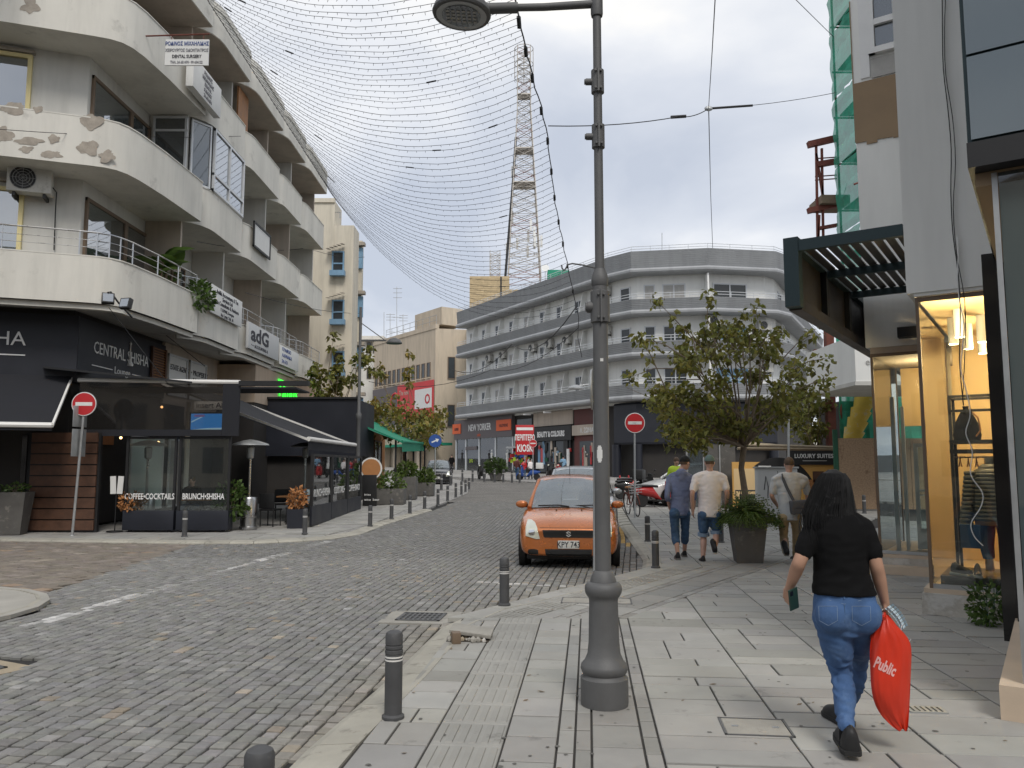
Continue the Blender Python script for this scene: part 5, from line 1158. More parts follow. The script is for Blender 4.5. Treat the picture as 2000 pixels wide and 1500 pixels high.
for px, py0, py1, lb_ in ((775,660,560,'tallest roof aerial above the beige roofs'),(762,665,612,'ladder-like roof aerial beside the tallest one'),(787,665,614,'right-hand thin roof aerial above the beige roofs'),(750,665,610,'left-hand thin roof aerial above the beige roofs'),(1293,500,455,'thin whip aerial on the banded building roof')):
    Y = 108 if px < 1000 else 66; a = P(px,py0+20,Y); b = P(px,py1,Y); t = thing('roof_aerial', lb_, 'aerial', tuple(a)); MB().tube([a,b],.04 if px < 1000 else .03,5).build('pole', 'galv', t)
    if px in (762,787,775):
        h = (b-a).z; ar = MB()
        for f in (.97,.9,.82,.5): ar.cyl(a+V(-.6,0,h*f),a+V(.6,0,h*f),.03,4)
        ar.build('crossbars', 'galv', t)
# buildings behind the viewer that close the street (seen in reflections)
for x0_, x1_, y0_, y1_, z_, lb_, m in ((-40,-9,-40,-22,14,'pale block closing the street behind the viewer on the left','beige'),(-8,12,-55,-38,17,'tall cream block at the end of the street behind the viewer','cream_wall'),(13,40,-40,-18,15,'tan block behind the viewer on the right','tan')):
    t = thing('rear_building', lb_, 'building', ((x0_+x1_)/2,y1_,0)); MB().box(x0_,y0_,-.1,x1_,y1_,z_).build('wall', m, t, smooth=0)
    n = int((x1_-x0_)/3)
    for k in range(4):
        for i in range(n):
            MB().box(x0_+1+i*3,y1_-.02,1+k*3.4,x0_+2.6+i*3,y1_+.05,3+k*3.4).build('window', 'pane_dark', t, smooth=0)
# ------------------------------------------------------------------ right-hand shops (grid turned 34 degrees), local x right, y away
RO = V(4.6,9.1,0); RX = V(math.cos(R(34)),-math.sin(R(34)),0); RY = V(math.sin(R(34)),math.cos(R(34)),0)
RF = Matrix((RX,RY,V(0,0,1))).transposed().to_4x4(); RF.translation = RO
def RL(x, y, z): return RF @ V(x,y,z)
def rb(x0,y0,z0,x1,y1,z1): return MB(RF).box(x0,y0,z0,x1,y1,z1)
RB = thing('white_corner_building', 'white rendered corner building with stepped bays above the fashion shop', 'building', tuple(RL(0,0,0)))
rb(-.02,-.03,3.62,.90,.9,14).build('front_pier', 'white_wall', RB, smooth=0)
rb(-1.12,3.6,3.52,6,9,14).build('rear_pier', 'white_wall', RB, smooth=0)
rb(-.01,.9,3.64,6,3.59,14).build('side_wall', 'white_wall', RB, smooth=0)
rb(.05,-.01,3.58,5,3.5,3.619).build('soffit', 'white_wall', RB, smooth=0)
rb(-1.06,3.64,3.42,3,9,3.519).build('rear_soffit', 'peach', RB, smooth=0)
mat('brown_render', (.30,.215,.135), .9, 0, .12, 1.5, .15, 30)
rb(-1.125,3.585,6.95,-.03,3.6,7.95).build('brown_patch', 'brown_render', RB, smooth=0); rb(-1.135,3.586,6.95,-1.12,5.2,9.4).build('brown_side', 'brown_render', RB, smooth=0)
mb = MB(RF); r_ = random.Random(2)
for i in range(14): x = -1.12+i*.08; mb.box(x,3.58,6.9+r_.uniform(-.03,.03),x+.08,3.596,6.96)
mb.build('ragged_edge', 'brown_render', RB, smooth=0)
rb(.0,-.05,9.35,.80,-.03,11).build('upper_brown_patch', 'brown_render', RB, smooth=0)
w_ = window(RB, RL(-.86,3.585,8.35), RX, .82, 2.4, 1, 1, 'white_paint', 'glass_dark', .1, .10, split=.22)
rb(-1.0,3.57,8.0,-.86,3.598,10.9).build('white_reveal', 'white_paint', RB, smooth=0); rb(-.84,3.575,7.97,-.3,3.59,8.3).build('torn_sheet', 'curtain', RB, smooth=0)
# shop plinths, glass boxes, interior
FS = thing('fashion_shop', 'warm-lit fashion shop with glass corner display windows', 'shop', tuple(RL(.5,1,0)))
def rough_plinth(x0,y0,x1,y1,z, name='plinth'):
    bm = bmesh.new(); bmesh.ops.create_cube(bm, size=1); bmesh.ops.subdivide_edges(bm, edges=bm.edges, cuts=7, use_grid_fill=True)
    for v in bm.verts:
        q = V(x0+(v.co.x+.5)*(x1-x0), y0+(v.co.y+.5)*(y1-y0), (v.co.z+.5)*z); q += V(noise.noise(q*6),noise.noise(q*6+V(9,0,0)),noise.noise(q*7+V(0,5,0))*.3)*.022; v.co = q
    return MB(RF).addbm(bm).build(name, 'stone_rough', FS, smooth=50)
rough_plinth(-.02,-.03,1.0,3.5,.235); rb(.0,-.01,.236,5,3.4,.285).build('sill_slab', 'stone_beige', FS, smooth=0)
rough_plinth(-1.13,3.56,.1,6.3,.22); rb(-1.10,3.58,.222,3,6.3,.27).build('sill_slab', 'stone_beige', FS, smooth=0); rb(-1.2,3.3,.0,.05,3.55,.12).build('front_step', 'stone_beige', FS, smooth=0)
def glazed(x0,y0,x1,y1,z0,z1): return rb(x0,y0,z0,x1,y1,z1).build('pane', 'glass_clear', FS, smooth=0)
glazed(.09,.03,1.6,.042,.29,3.57); glazed(.06,.06,.072,2.9,.29,3.57); glazed(-1.03,3.64,.05,3.652,.28,3.42); glazed(-1.05,3.66,-1.038,6.0,.28,3.42); glazed(.055,2.95,.067,3.6,.29,3.42)
for x, y, z1 in ((.075,.035,3.57),(-1.045,3.645,3.42),(.06,2.92,3.42),(-1.045,6.0,3.42)): rb(x-.018,y-.018,.28,x+.018,y+.018,z1).build('corner_post', 'brown_frame', FS, smooth=0)
for x0,y0,x1,y1,z in ((.09,.02,1.6,.05,3.52),(-1.03,3.63,.05,3.66,3.37),(.09,.02,1.6,.05,.285),(-1.03,3.63,.05,3.66,.275)): rb(x0,y0,z,x1,y1,z+.05).build('glazing_bar', 'brown_frame' if z > 1 else 'galv', FS, smooth=0)
rb(.12,3.30,.29,4.4,3.40,3.56).build('back_wall', 'warm_wall', FS, smooth=0); rb(2.2,.1,.29,2.3,3.3,3.56).build('side_partition', 'warm_wall', FS, smooth=0); rb(.1,.06,3.54,2.2,3.3,3.575).build('ceiling', 'warm_wall', FS, smooth=0)
rb(-.95,5.9,2.35,.2,6.0,3.40).build('bulkhead', 'warm_wall', FS, smooth=0); rb(.12,3.66,2.0,.2,5.9,3.40).build('inner_wall', 'warm_wall', FS, smooth=0)
rb(.12,3.66,.28,.2,5.9,2.0).build('brick_infill', 'wood_red', FS, smooth=0)
# pendant downlights
for i, (x, y) in enumerate([(.42,.9),(.30,1.5),(.62,1.5),(.42,2.1),(.78,2.1),(.55,2.7),(.9,2.7)]):
    c = MB(RF); c.lathe([(.06,3.2),(.06,3.54)],14,(x,y,0)); c.build('downlight', 'white_paint', FS); d = MB(RF); d.lathe([(.052,3.192),(.052,3.199)],14,(x,y,0)); d.build('lit_disc', 'lamp_glow', FS)
for i, (x, y) in enumerate([(.45,.22),(.9,2.0),(-.5,4.9)]):  # first one has no fitting, added up front to brighten the mannequin
    l = bpy.data.lights.new('shop_lamp_and_fill', 'POINT'); l.energy = 75 if i < 2 else 30; l.color = (1,.74,.42); l.shadow_soft_size = .12; lo_ = bpy.data.objects.new('shop_lamp_and_fill', l); C.objects.link(lo_); lo_.location = RL(x,y,3.05); lo_.parent = FS; lo_.matrix_parent_inverse = Matrix.Translation(FS.location).inverted()
# clothes rack
rk = thing('display_rack', 'dark metal display rack with shelf in the lit window', 'rack', tuple(RL(.5,.5,.29)))
for x, y in ((.30,.55),(1.15,.55),(.30,1.0),(1.15,1.0)): rb(x-.015,y-.015,.29,x+.015,y+.015,2.45).build('upright', 'black', rk, smooth=0)
for z in (2.45,2.28): rb(.285,.535,z-.015,1.165,.565,z+.015).build('rail', 'black', rk, smooth=0)
for z in (2.45,): rb(.285,.985,z-.014,1.165,1.015,z+.014).build('rail', 'black', rk, smooth=0); rb(.286,.565,z-.013,.314,.985,z+.013).build('rail', 'black', rk, smooth=0)
rb(.28,.53,1.90,1.17,1.02,1.94).build('shelf', 'black', rk, smooth=0); rb(.28,.53,1.78,1.17,.56,1.83).build('rail', 'black', rk, smooth=0)
MB(RF).tube([(.3,.78,1.74),(1.15,.78,1.74)],.012,6).build('hanging_bar', 'steel', rk)
for i in range(9): x = .36+i*.085; MB(RF).tube([(x,.60,1.63),(x,.78,1.70),(x,.78,1.745),(x,.78,1.70),(x,.96,1.63)],.008,4).build('hanger', 'wood_orange', rk)
for i, x in enumerate((.45,.98)):
    t = thing('backpack', ['left','right'][i]+' dark conical rucksack on the rack shelf', 'bag', tuple(RL(x,.75,1.94))); mb = MB(RF); mb.lathe([(.14,0),(.15,.06),(.12,.2),(.06,.33),(.03,.37),(.035,.40)],12,(x,.75,1.943)); mb.build('body', 'tee_black', t)
    MB(RF).tube([(x+.04,.66,2.3),(x+.13,.62,2.2),(x+.15,.62,2.05),(x+.1,.62,1.98)],.01,5).build('strap', 'leather_tan', t)
# dressed mannequin: quilted jacket, jeans, shoes
mq = thing('mannequin', 'headless mannequin in a dark quilted jacket, jeans and tan boots', 'mannequin', tuple(RL(.62,.42,.42)))
rb(.16,.12,.29,1.5,1.1,.42).build('pedestal', 'panel_bronze', mq, smooth=0)
def quilt(mb, c0, c1, rx0, ry0, rx1, ry1, n, per=5, depth=.012, seg=20, skew=0):
    rings = []; c0 = Vector(c0); c1 = Vector(c1)
    for i in range(n*per+1):
        t = i/(n*per); k = abs(math.sin(math.pi*i/per))**.5*depth; c = c0.lerp(c1,t); rx = rx0+(rx1-rx0)*t+k; ry = ry0+(ry1-ry0)*t+k
        rings.append([(c.x+rx*math.cos(q), c.y+ry*math.sin(q), c.z) for q in [2*math.pi*j/seg for j in range(seg)]])
    mb.strip(rings)
j_ = MB(RF); quilt(j_, (.70,.50,1.02), (.70,.50,1.56), .215,.135,.20,.13,12); quilt(j_, (.70,.50,1.56), (.70,.50,1.66), .20,.13,.09,.08,2); j_.build('jacket', 'puffer', mq)
for s_ in (-1,1):
    a_ = MB(RF); quilt(a_, (.70+s_*.29,.47,.95), (.70+s_*.20,.50,1.58), .062,.075,.075,.085,13); a_.build('sleeve', 'puffer', mq)
MB(RF).lathe([(.06,1.64),(.075,1.70),(.07,1.74)],12,(.70,.50,0)).build('collar', 'puffer', mq)
hm = MB(RF); quilt(hm, (.70,.50,.97),(.70,.50,1.03),.205,.125,.205,.125,1,5,.0); hm.build('sweater_hem', 'leather_tan', mq)
for s_ in (-1,1): MB(RF).tube([(.70+s_*.09,.50,1.0),(.70+s_*.10,.49,.75),(.70+s_*.085,.50,.60)],[.095,.075,.06],12).build('jean_leg', 'denim_dark', mq); MB(RF).tube([(.70+s_*.085,.50,.62),(.70+s_*.08,.50,.46)],[.04,.045],10).build('boot', 'leather_tan', mq)
rb(.36,.30,.72,.56,.36,.98).build('folded_jeans', 'denim_dark', mq, smooth=0)
for i, (x, y, rz) in enumerate(((.36,.22,.9),(.52,.20,.1))):
    t = thing('display_shoe', ['left','right'][i]+' black low sneaker with white sole on the display pedestal', 'shoe', tuple(RL(x,y,.42))); M = RF @ Matrix.Translation((x,y,.421)) @ Matrix.Rotation(rz,4,'Z')
    MB(M).rbox(-.045,-.13,0,.045,.13,.028,.01).build('sole', 'sole_white', t); rings = []
    for yy, w, h in ((-.125,.028,.05),(-.09,.04,.062),(-.03,.042,.075),(.03,.04,.095),(.08,.038,.115),(.12,.03,.10)): rings.append([(w*math.cos(q),yy,.026+h*max(0,math.sin(q))) for q in np.linspace(0,math.pi,9)])
    MB(M).strip(rings, closed=False, caps=False).build('upper', 'shoe_black', t)
# white glazed door and fittings in the far display
dr = thing('glazed_door', 'white framed glass door inside the far display window', 'door', tuple(RL(-.3,4.6,.28)))
for x0,y0,z0,x1,y1,z1 in ((-.62,4.5,.28,-.56,4.55,2.0),(-.02,4.5,.28,.04,4.55,2.0),(-.56,4.5,1.94,-.02,4.55,2.0),(-.56,4.5,.29,-.02,4.55,.62),(-.56,4.5,1.22,-.02,4.54,1.25),(-.56,4.5,1.15,-.02,4.54,1.17)): rb(x0,y0,z0,x1,y1,z1).build('frame', 'white_alu', dr, smooth=0)
rb(-.56,4.52,.62,-.02,4.528,1.94).build('pane', 'glass_clear', dr, smooth=0)
MB(RF).tube([(-.3,4.4,.5),(-.3,4.4,1.9)],.012,6).build('pull_bar', 'white_alu', dr); rb(-.88,4.1,.28,-.82,4.16,2.75).build('jamb_post', 'white_alu', dr, smooth=0); rb(-.76,4.3,.28,-.71,4.36,2.6).build('jamb_post', 'white_alu', dr, smooth=0)
# ---- near shop at the right edge
NS = thing('near_shop', 'near grey glazed shopfront on a beige stone base at the right edge', 'shop', tuple(RL(1,-3.8,0)))
rb(.90,-3.87,0,6,-1.0,.22).build('stone_base', 'stone_beige', NS, smooth=0); rb(1.03,-3.76,.221,1.065,-3.72,3.68).build('corner_frame', 'galv', NS, smooth=0)
rb(1.07,-3.75,.24,4,-3.738,3.68).build('pane', 'glass_teal', NS, smooth=0); rb(1.066,-3.76,.222,4,-3.72,.27).build('bottom_rail', 'galv', NS, smooth=0)
rb(1.10,-3.66,.23,4,-3.6,3.68).build('inner_blind', 'teal_frame', NS, smooth=0)
rb(.90,-3.90,3.70,6,-1.0,3.88).build('black_fascia', 'black', NS, smooth=0); rb(.905,-3.87,3.88,6,-1.2,14).build('upper_wall', 'teal_frame', NS, smooth=0)
for z0, z1 in ((3.9,4.5),(4.52,6.1),(6.12,7.7),(7.72,9.3)): rb(.93,-3.895,z0,5,-3.88,z1).build('upper_pane', 'glass_teal', NS, smooth=0)
rb(.93,-3.75,3.6,5,-1.2,3.698).build('soffit', 'brown_render', NS, smooth=0); rb(.925,-1.3,.22,.96,-1.0,3.6).build('side_frame', 'black', NS, smooth=0)
rb(.80,-1.12,0,1.5,-.5,3.72).build('granite_pillar', 'black_gloss', NS, smooth=0)

# hanging cables on the pier
cbt = thing('hanging_cables', 'loose black and white cables hanging down the white pier', 'cable', tuple(RL(.42,-.1,3)))
def smooth(pts, k=5):
    pts = [Vector(p) for p in pts]; o = []
    for i in range(len(pts)-1):
        a, b, c, d = pts[max(i-1,0)], pts[i], pts[i+1], pts[min(i+2,len(pts)-1)]
        o += [.5*((2*b)+(c-a)*t+(2*a-5*b+4*c-d)*t*t+(3*b-a-3*c+d)*t**3) for t in [j/k for j in range(k)]]
    return o+[pts[-1]]
def wob(x, y, z0, z1, n, amp, ph): return [(x+amp*math.sin(i*1.7+ph)*(.3+i/n), y, z0+(z1-z0)*i/n) for i in range(n+1)]
MB(RF).tube(smooth(wob(.50,-.07,13,2.3,22,.018,0),3),.006,5).build('cable', 'wire', cbt); MB(RF).tube(smooth(wob(.53,-.08,13,2.4,20,.03,2),3),.005,5).build('cable', 'wire', cbt)
MB(RF).tube(smooth(wob(.52,-.09,4.2,2.2,8,.03,1)+[(.50,-.05,2.0),(.55,-.03,1.8),(.52,-.02,1.55),(.62,-.02,1.35),(.60,-.02,1.2),(.50,-.02,1.02),(.52,-.02,.88),(.60,-.02,.78)]),.006,5).build('white_cable', 'white_paint', cbt)
# ---- pergola
PG = thing('louvre_canopy', 'dark steel louvred canopy projecting from the white corner building', 'canopy', tuple(RL(-.7,1,3.6)))
rb(-1.40,-.02,3.62,-1.22,.16,4.50).build('corner_post', 'teal_frame', PG, smooth=0)
rb(-1.22,-.01,4.32,-.03,.07,4.46).build('front_beam', 'teal_frame', PG, smooth=0)
rb(-1.40,.16,3.60,-1.24,9.5,3.74).build('lower_beam', 'panel_bronze', PG, smooth=0); rb(-1.40,.16,4.38,-1.24,9.5,4.50).build('upper_beam', 'teal_frame', PG, smooth=0)
for i in range(6):
    y0 = .20+i*1.55; rb(-1.37,y0,3.74,-1.33,y0+1.42,4.38).build('side_panel', 'panel_bronze', PG, smooth=0); rb(-1.39,y0+1.42,3.74,-1.25,y0+1.55,4.38).build('stud', 'black', PG, smooth=0)
for y in (1.65,3.3): rb(-1.24,y,4.30,-.03,y+.07,4.40).build('cross_beam', 'teal_frame', PG, smooth=0)
for i in range(9):
    x = -1.17+i*.135
    for a_, b_ in ((.09,1.64),(1.73,3.29)): MB(RF @ Matrix.Translation((x,0,4.41)) @ Matrix.Rotation(-.18,4,'Y')).box(-.045,a_,-.012,.045,b_,.012).build('slat', 'panel_bronze', PG, smooth=0)
rb(-.62,3.40,3.62,-.30,3.58,3.78).build('junction_box', 'black', PG, smooth=0)
# ---- weeds
def weed(label, c, h, n, seed):
    t = thing('weed_clump', label, 'plant', tuple(c)); mb = MB(); bush(mb, Vector(c)+V(0,0,h*.5), h*.42, h*.42, h*.55, n, .06, random.Random(seed)); tinted(mb.build('foliage', 'leaf_green', t, smooth=0), .6, 1.5, seed, 4)
    st = MB(); r_ = random.Random(seed)
    for i in range(9): st.tube([c, Vector(c)+V(r_.uniform(-.1,.1),r_.uniform(-.1,.1),h*.5), Vector(c)+V(r_.uniform(-.2,.2),r_.uniform(-.15,.15),h*.9)],.004,4)
    st.build('stems', 'dark_green', t)
weed('green weed clump growing at the foot of the black pillar', RL(.62,-.35,0), .42, 420, 3)
# ------------------------------------------------------------------ building site beyond the shops
rw = thing('old_white_house', 'white rendered wall of the old house beside the scaffold', 'building', tuple(P(1690,908,22)))
a = P(1672,745,24); MB().box(a.x,24,a.z,a.x+4,28,P(1672,655,24).z).build('wall', 'white_wall', rw, smooth=0); MB().box(a.x+2.6,31.5,gz(24),a.x+8,34,a.z).build('ground_floor', 'dark_room', rw, smooth=0); MB().box(a.x-.05,23.95,a.z-.12,a.x+4,28,a.z).build('soffit_edge', 'cream_wall', rw, smooth=0)
text('scrawl', 'elia', .3, (a.x+.3,23.985,a.z+.5), (1,0,0), 'curtain', rw)
sc = thing('green_scaffold', 'tall scaffold wrapped in green debris netting on the building site', 'scaffold', tuple(P(1655,950,30)))
sx0 = P(1632,300,32.2).x; sx1, sy0, sy1 = sx0+2.6, 30.0, 32.2; gsc = gz(30)
for x in (sx0+.1,(sx0+sx1)/2,sx1):
    for y in (sy0+.1,sy1): MB().cyl((x,y,gsc),(x,y,22),.05,8).build('standard', 'rust', sc)
for k in range(11):
    z = gsc+2.0*k
    for y in (sy0+.1,sy1): MB().cyl((sx0,y,z),(sx1,y,z),.04,6).build('ledger', 'rust', sc)
    if k%1 == 0: MB().box(sx0+.2,sy0+.3,z+.02,sx1,sy1-.1,z+.07).build('deck', 'dark_green', sc, smooth=0)
    MB().cyl((sx0,sy0+.1,z),((sx0+sx1)/2,sy0+.1,z+2),.035,6).build('brace', 'rust', sc)
def netsheet(p0, u, W, H, nu, nv, seed, amp=.12):
    mb = MB(); u = Vector(u).normalized(); n = V(u.y,-u.x,0); g_ = [[Vector(p0)+u*W*i/nu+V(0,0,H*j/nv)+n*amp*(noise.noise(V(i*.7,j*.55,seed))+.35*math.sin(j*math.pi/2)) for j in range(nv+1)] for i in range(nu+1)]
    for i in range(nu):
        for j in range(nv): mb.quad(g_[i][j],g_[i+1][j],g_[i+1][j+1],g_[i][j+1])
    return mb
for k in range(7): netsheet((sx0-.04,sy0,gsc+2.2+k*2.9), (1,0,0), sx1-sx0, 2.84, 12, 10, k).build('net_sheet', 'net_sheet', sc); netsheet((sx0-.05,sy1,gsc+2.2+k*2.9), (0,-1,0), sy1-sy0, 2.84, 8, 10, k+20).build('net_sheet', 'net_sheet', sc)
_a = P(1641,857,29.3); netsheet((_a.x,29.3,_a.z), (1,0,0), P(1712,857,29.3).x-_a.x, P(1641,640,29.3).z-_a.z, 10, 12, 55).build('lower_net_sheet', 'net_sheet', sc)
for _x in (_a.x+.1,_a.x+1.1): MB().cyl((_x,29.4,gsc),(_x,29.4,8),.05,8).build('standard', 'rust', sc)
for _z in (2.6,4.2): MB().cyl((_a.x,29.38,_z),(_a.x+1.4,29.38,_z),.05,6).build('ledger', 'dark_green', sc)
ch = thing('debris_chute', 'yellow segmented debris chute leaning behind the green netting', 'chute', tuple(P(1665,850,28.5)))
c0, c1 = P(1662,862,28.9), P(1694,765,28.9)
for i in range(5):
    p = c0.lerp(c1,i/5); q = c0.lerp(c1,(i+1.12)/5); MB().tube([p,q],[.27,.36],16).build('chute_section', 'yellow_chute', ch)
st = thing('red_steel_frame', 'rust red steel frame and loading platform beside the scaffold', 'steel frame', tuple(P(1600,900,33)))
for (x0_,y0_,x1_,y1_,Y,w) in ((1578,283,1634,270,33,.25),(1595,322,1634,315,33,.22),(1578,412,1634,400,33,.22),(1600,446,1634,440,33,.12),(1590,690,1634,690,31,.3)):
    MB().bar(P(x0_,y0_,Y),P(x1_,y1_,Y),.25,w).build('beam', 'rust', st)
for (x0_,y0_,x1_,y1_) in ((1594,285,1597,470),(1605,290,1608,470),(1594,300,1610,400),(1600,420,1598,470)): MB().bar(P(x0_,y0_,33),P(x1_,y1_,33),.09).build('strut', 'rust', st)
for py in (310,345,352,390): MB().cyl(P(1592,py,33),P(1634,py-3,33),.03,5).build('guard_rail', 'rust', st)
a = P(1598,402,33); MB().box(a.x,32.6,a.z,a.x+1.2,34,a.z+.35).build('rubble_tray', 'bark', st, smooth=0)
MB().bar(P(1620,690,31),P(1624,900,31),.30).build('column', 'rust', st); MB().bar(P(1618,600,31),P(1619,690,31),.3,.3).build('column', 'rust', st)
for i, py in enumerate((15,60,110,360)): MB().tube([P(1668,py,26),P(1690,py-8,26),P(1692,py+26,26),P(1678,py+34,26)],.035,6).build('bracket', 'rust', st)
oh = thing('board_hoarding', 'speckled chipboard hoarding panel at the building site', 'hoarding', tuple(G(1690,992)))
Yh = 27.5; a = P(1641,990,Yh); b = P(1800,856,Yh)
for i in range(3): x0_ = a.x+.02+i*1.24; MB().box(x0_,Yh,gz(Yh)+.05,x0_+1.22,Yh+.03,b.z).build('board', 'osb', oh, smooth=0)
MB().box(a.x-.15,Yh-.03,gz(Yh),a.x,Yh+.05,b.z+.3).build('post', 'dark_green', oh, smooth=0)
lx = thing('suites_hoarding', 'orange printed hoarding with dark LUXURY SUITES header', 'hoarding', tuple(G(1560,992)))
Yl = 29.0; a = P(1432,990,Yl); b = P(1642,905,Yl)
MB().box(a.x,Yl,gz(Yl),b.x,Yl+.06,b.z+.05).build('panel', 'orange_wall', lx, smooth=0)
c = P(1538,908,Yl-.1); d = P(1641,880,Yl-.1); MB().box(c.x,Yl-.1,c.z,d.x,Yl-.02,d.z).build('header', 'black', lx, smooth=0)
text('lettering', 'LUXURY SUITES', .21, ((c.x+d.x)/2,Yl-.11,c.z+.25), (1,0,0), 'paper_white', lx, align='CENTER', sx=.95, bold=.004); MB().box(c.x+.55,Yl-.115,c.z+.14,d.x-.5,Yl-.105,c.z+.155).build('rule', 'paper_white', lx, smooth=0)
mb = MB(); cx_, cz_ = P(1540,990,Yl).x, gz(Yl); vs = [(cx_+1.9*math.cos(q)*.75-.35, Yl-.01, cz_+.2+1.6*math.sin(q)) for q in np.linspace(.2,2.2,14)]; mb.add(vs+[(v[0]*.0+cx_-.35+(v[0]-cx_+.35)*.72,Yl-.011,cz_+.2+(v[2]-cz_-.2)*.72) for v in vs],[(i,i+1,15+i,14+i) for i in range(13)]); mb.build('printed_arch', 'black', lx, smooth=0)
for x0_, x1_, z0_, z1_, m in ((.05,.9,.3,1.4,'warm_wall'),(.95,1.4,.2,1.5,'paper_white'),(1.5,1.9,.4,1.2,'wood_orange'),(2.6,3.4,.2,1.0,'leather_tan'),(2.9,3.3,.9,1.3,'wood_red')): MB().box(a.x+x0_,Yl-.012,cz_+z0_,a.x+x1_,Yl-.004,cz_+z1_).build('printed_panel', m, lx, smooth=0)
tm = thing('site_timber', 'pale timber poles and plastic laid across the hoarding top', 'timber', tuple(P(1540,870,29.5)))
for i, (y0_, y1_) in enumerate(((868,874),(876,878),(864,880))): MB().tube([P(1440,y0_,29.4+i*.2),P(1640,y1_,29.4+i*.2)],.06,6).build('pole', 'concrete_tan', tm)
gf = thing('glass_fence', 'grey translucent site screens left of the orange hoarding', 'hoarding', tuple(G(1390,985)))
for i, px in enumerate((1345,1377,1409)):
    a = P(px,985,29.5); MB().box(a.x,29.5,gz(29.5),a.x+.56,29.54,P(px,868,29.5).z).build('sheet', 'pot_grey' if i else 'glass_dark', gf, smooth=0); MB().box(a.x-.05,29.45,gz(29.5),a.x-.005,29.56,P(px,862,29.5).z).build('post', 'galv', gf, smooth=0)
uc = thing('utility_cabinet', 'tall pale grey utility cabinet with marker scribbles', 'cabinet', tuple(G(1522,1015)))
p = G(1522,1018); MB(Matrix.Translation(p) @ Matrix.Rotation(-.1,4,'Z')).rbox(-.56,0,0,.56,.5,1.52,.015).build('body', 'shirt_grey', uc); MB(Matrix.Translation(p) @ Matrix.Rotation(-.1,4,'Z')).box(-.006,-.004,.1,.006,.002,1.45).build('door_gap', 'black', uc, smooth=0)
MB(Matrix.Translation(p) @ Matrix.Rotation(-.1,4,'Z')).rbox(-.60,-.04,1.521,.60,.54,1.57,.01).build('lid', 'galv', uc)
sb = MB(Matrix.Translation(p) @ Matrix.Rotation(-.1,4,'Z')); sb.tube([(.1,-.006,1.05),(.2,-.006,1.4),(.28,-.006,1.1)],.014,4); sb.tube([(-.4,-.006,.9),(-.34,-.006,1.3),(-.28,-.006,1.0),(-.3,-.006,.7)],.012,4); sb.tube([(.3,-.006,1.38),(.5,-.006,1.38)],.012,4); sb.build('scribble', 'ink_dark', uc)
gn = thing('generator', 'black framed portable generator beside the tree trunk', 'generator', tuple(G(1468,1005)))
p = G(1468,1000); M = Matrix.Translation(p)
MB(M).rbox(-.26,0,.12,.26,.5,.58,.03).build('engine_block', 'plastic_black', gn); fr = MB(M)
for y in (-.04,.54): fr.tube([(-.36,y,.05),(-.36,y,.70),(.36,y,.70),(.36,y,.05),(-.36,y,.05)],.022,6)
for x in (-.36,.36):
    for z in (.05,.70): fr.cyl((x,-.04,z),(x,.54,z),.022,6)
fr.build('frame', 'plastic_black', gn); MB(M).box(-.1,-.012,.25,.12,-.002,.45).build('control_panel', 'galv', gn, smooth=0)
for x in (-.3,.3): MB(M).cyl((x,.0,.07),(x+.05,.0,.07),.07,10).build('wheel', 'rubber', gn)
pp = thing('thin_pole', 'thin grey metal pole rising above the orange hoarding', 'pole', tuple(G(1540,985))); a = P(1540,985,28.3); b = P(1540,795,28.3); MB().cyl((a.x,28.3,gz(28.3)),(b.x,28.3,b.z),.045,8).build('shaft', 'galv', pp); MB().lathe([(.1,0),(.09,.03)],10,(a.x,28.3,gz(28.3))).build('foot', 'galv', pp)
# ------------------------------------------------------------------ street furniture, wires and light net
LP = V(.641,5.72,0); lp = thing('lamp_post', 'tall grey cast iron lamp post with swelling base in the foreground', 'lamp post', tuple(LP))
zp = lambda y: P(1185,y,5.72).z
MB().lathe([(.162,0),(.165,.02),(.165,.185),(.150,.198),(.146,.210),(.157,.225),(.164,.25),(.158,.275),(.135,.30),(.115,.345),(.107,.42),(.104,.56),(.100,.70),(.104,.725),(.113,.735),(.127,.76),(.131,.785),(.127,.81),(.112,.828),(.092,.834),(.090,.848),(.078,.88),(.068,.905),(.060,.912)],40).build('base', 'iron_grey', lp, world=False)
lean = Matrix.Shear('XY',4,(.004,0)) if False else Matrix.Identity(4)
z1, z2 = zp(560), zp(545)
MB().lathe([(.056,.90),(.054,z1)],28).build('lower_shaft', 'iron_grey', lp, world=False)
MB().lathe([(.054,z1),(.060,z1+.01),(.063,z1+.05),(.056,z1+.085),(.044,z1+.115),(.040,z1+.13)],28).build('collar', 'iron_grey', lp, world=False)
ztop = zp(-12); MB().lathe([(.034,z1+.12),(.031,ztop)],20).build('upper_shaft', 'iron_grey', lp, world=False)
def fitting(zc, r, h, stub, name='bracket_fitting'):
    mb = MB(); mb.lathe([(r,zc-h/2),(r+.014,zc-h/2+.008),(r+.014,zc+h/2-.008),(r,zc+h/2)],20); mb.box(-.006,-(r+.03),zc-h/2,.006,-(r+.01),zc+h/2)
    for s_ in (-1,1):
        for dz in (-.35,.35): mb.cyl((s_*.02,-(r+.012),zc+dz*h),(s_*.02,-(r+.03),zc+dz*h),.009,6)
    mb.tube([(-r,0,zc),(-r-stub,0,zc)],r*.75,14); mb.tube([(-r-stub,0,zc),(-r-stub-.01,0,zc)],r*.6,14); mb.build(name, 'iron_grey', lp, world=False)
fitting(zp(160),.034,.19,.055); fitting(zp(267),.034,.19,.055); fitting(zp(600),.056,.24,.04)
za_ = zp(8); MB().lathe([(.042,za_-.10),(.046,za_-.08),(.046,za_+.1),(.04,za_+.12)],18).build('arm_clamp', 'iron_grey', lp, world=False)
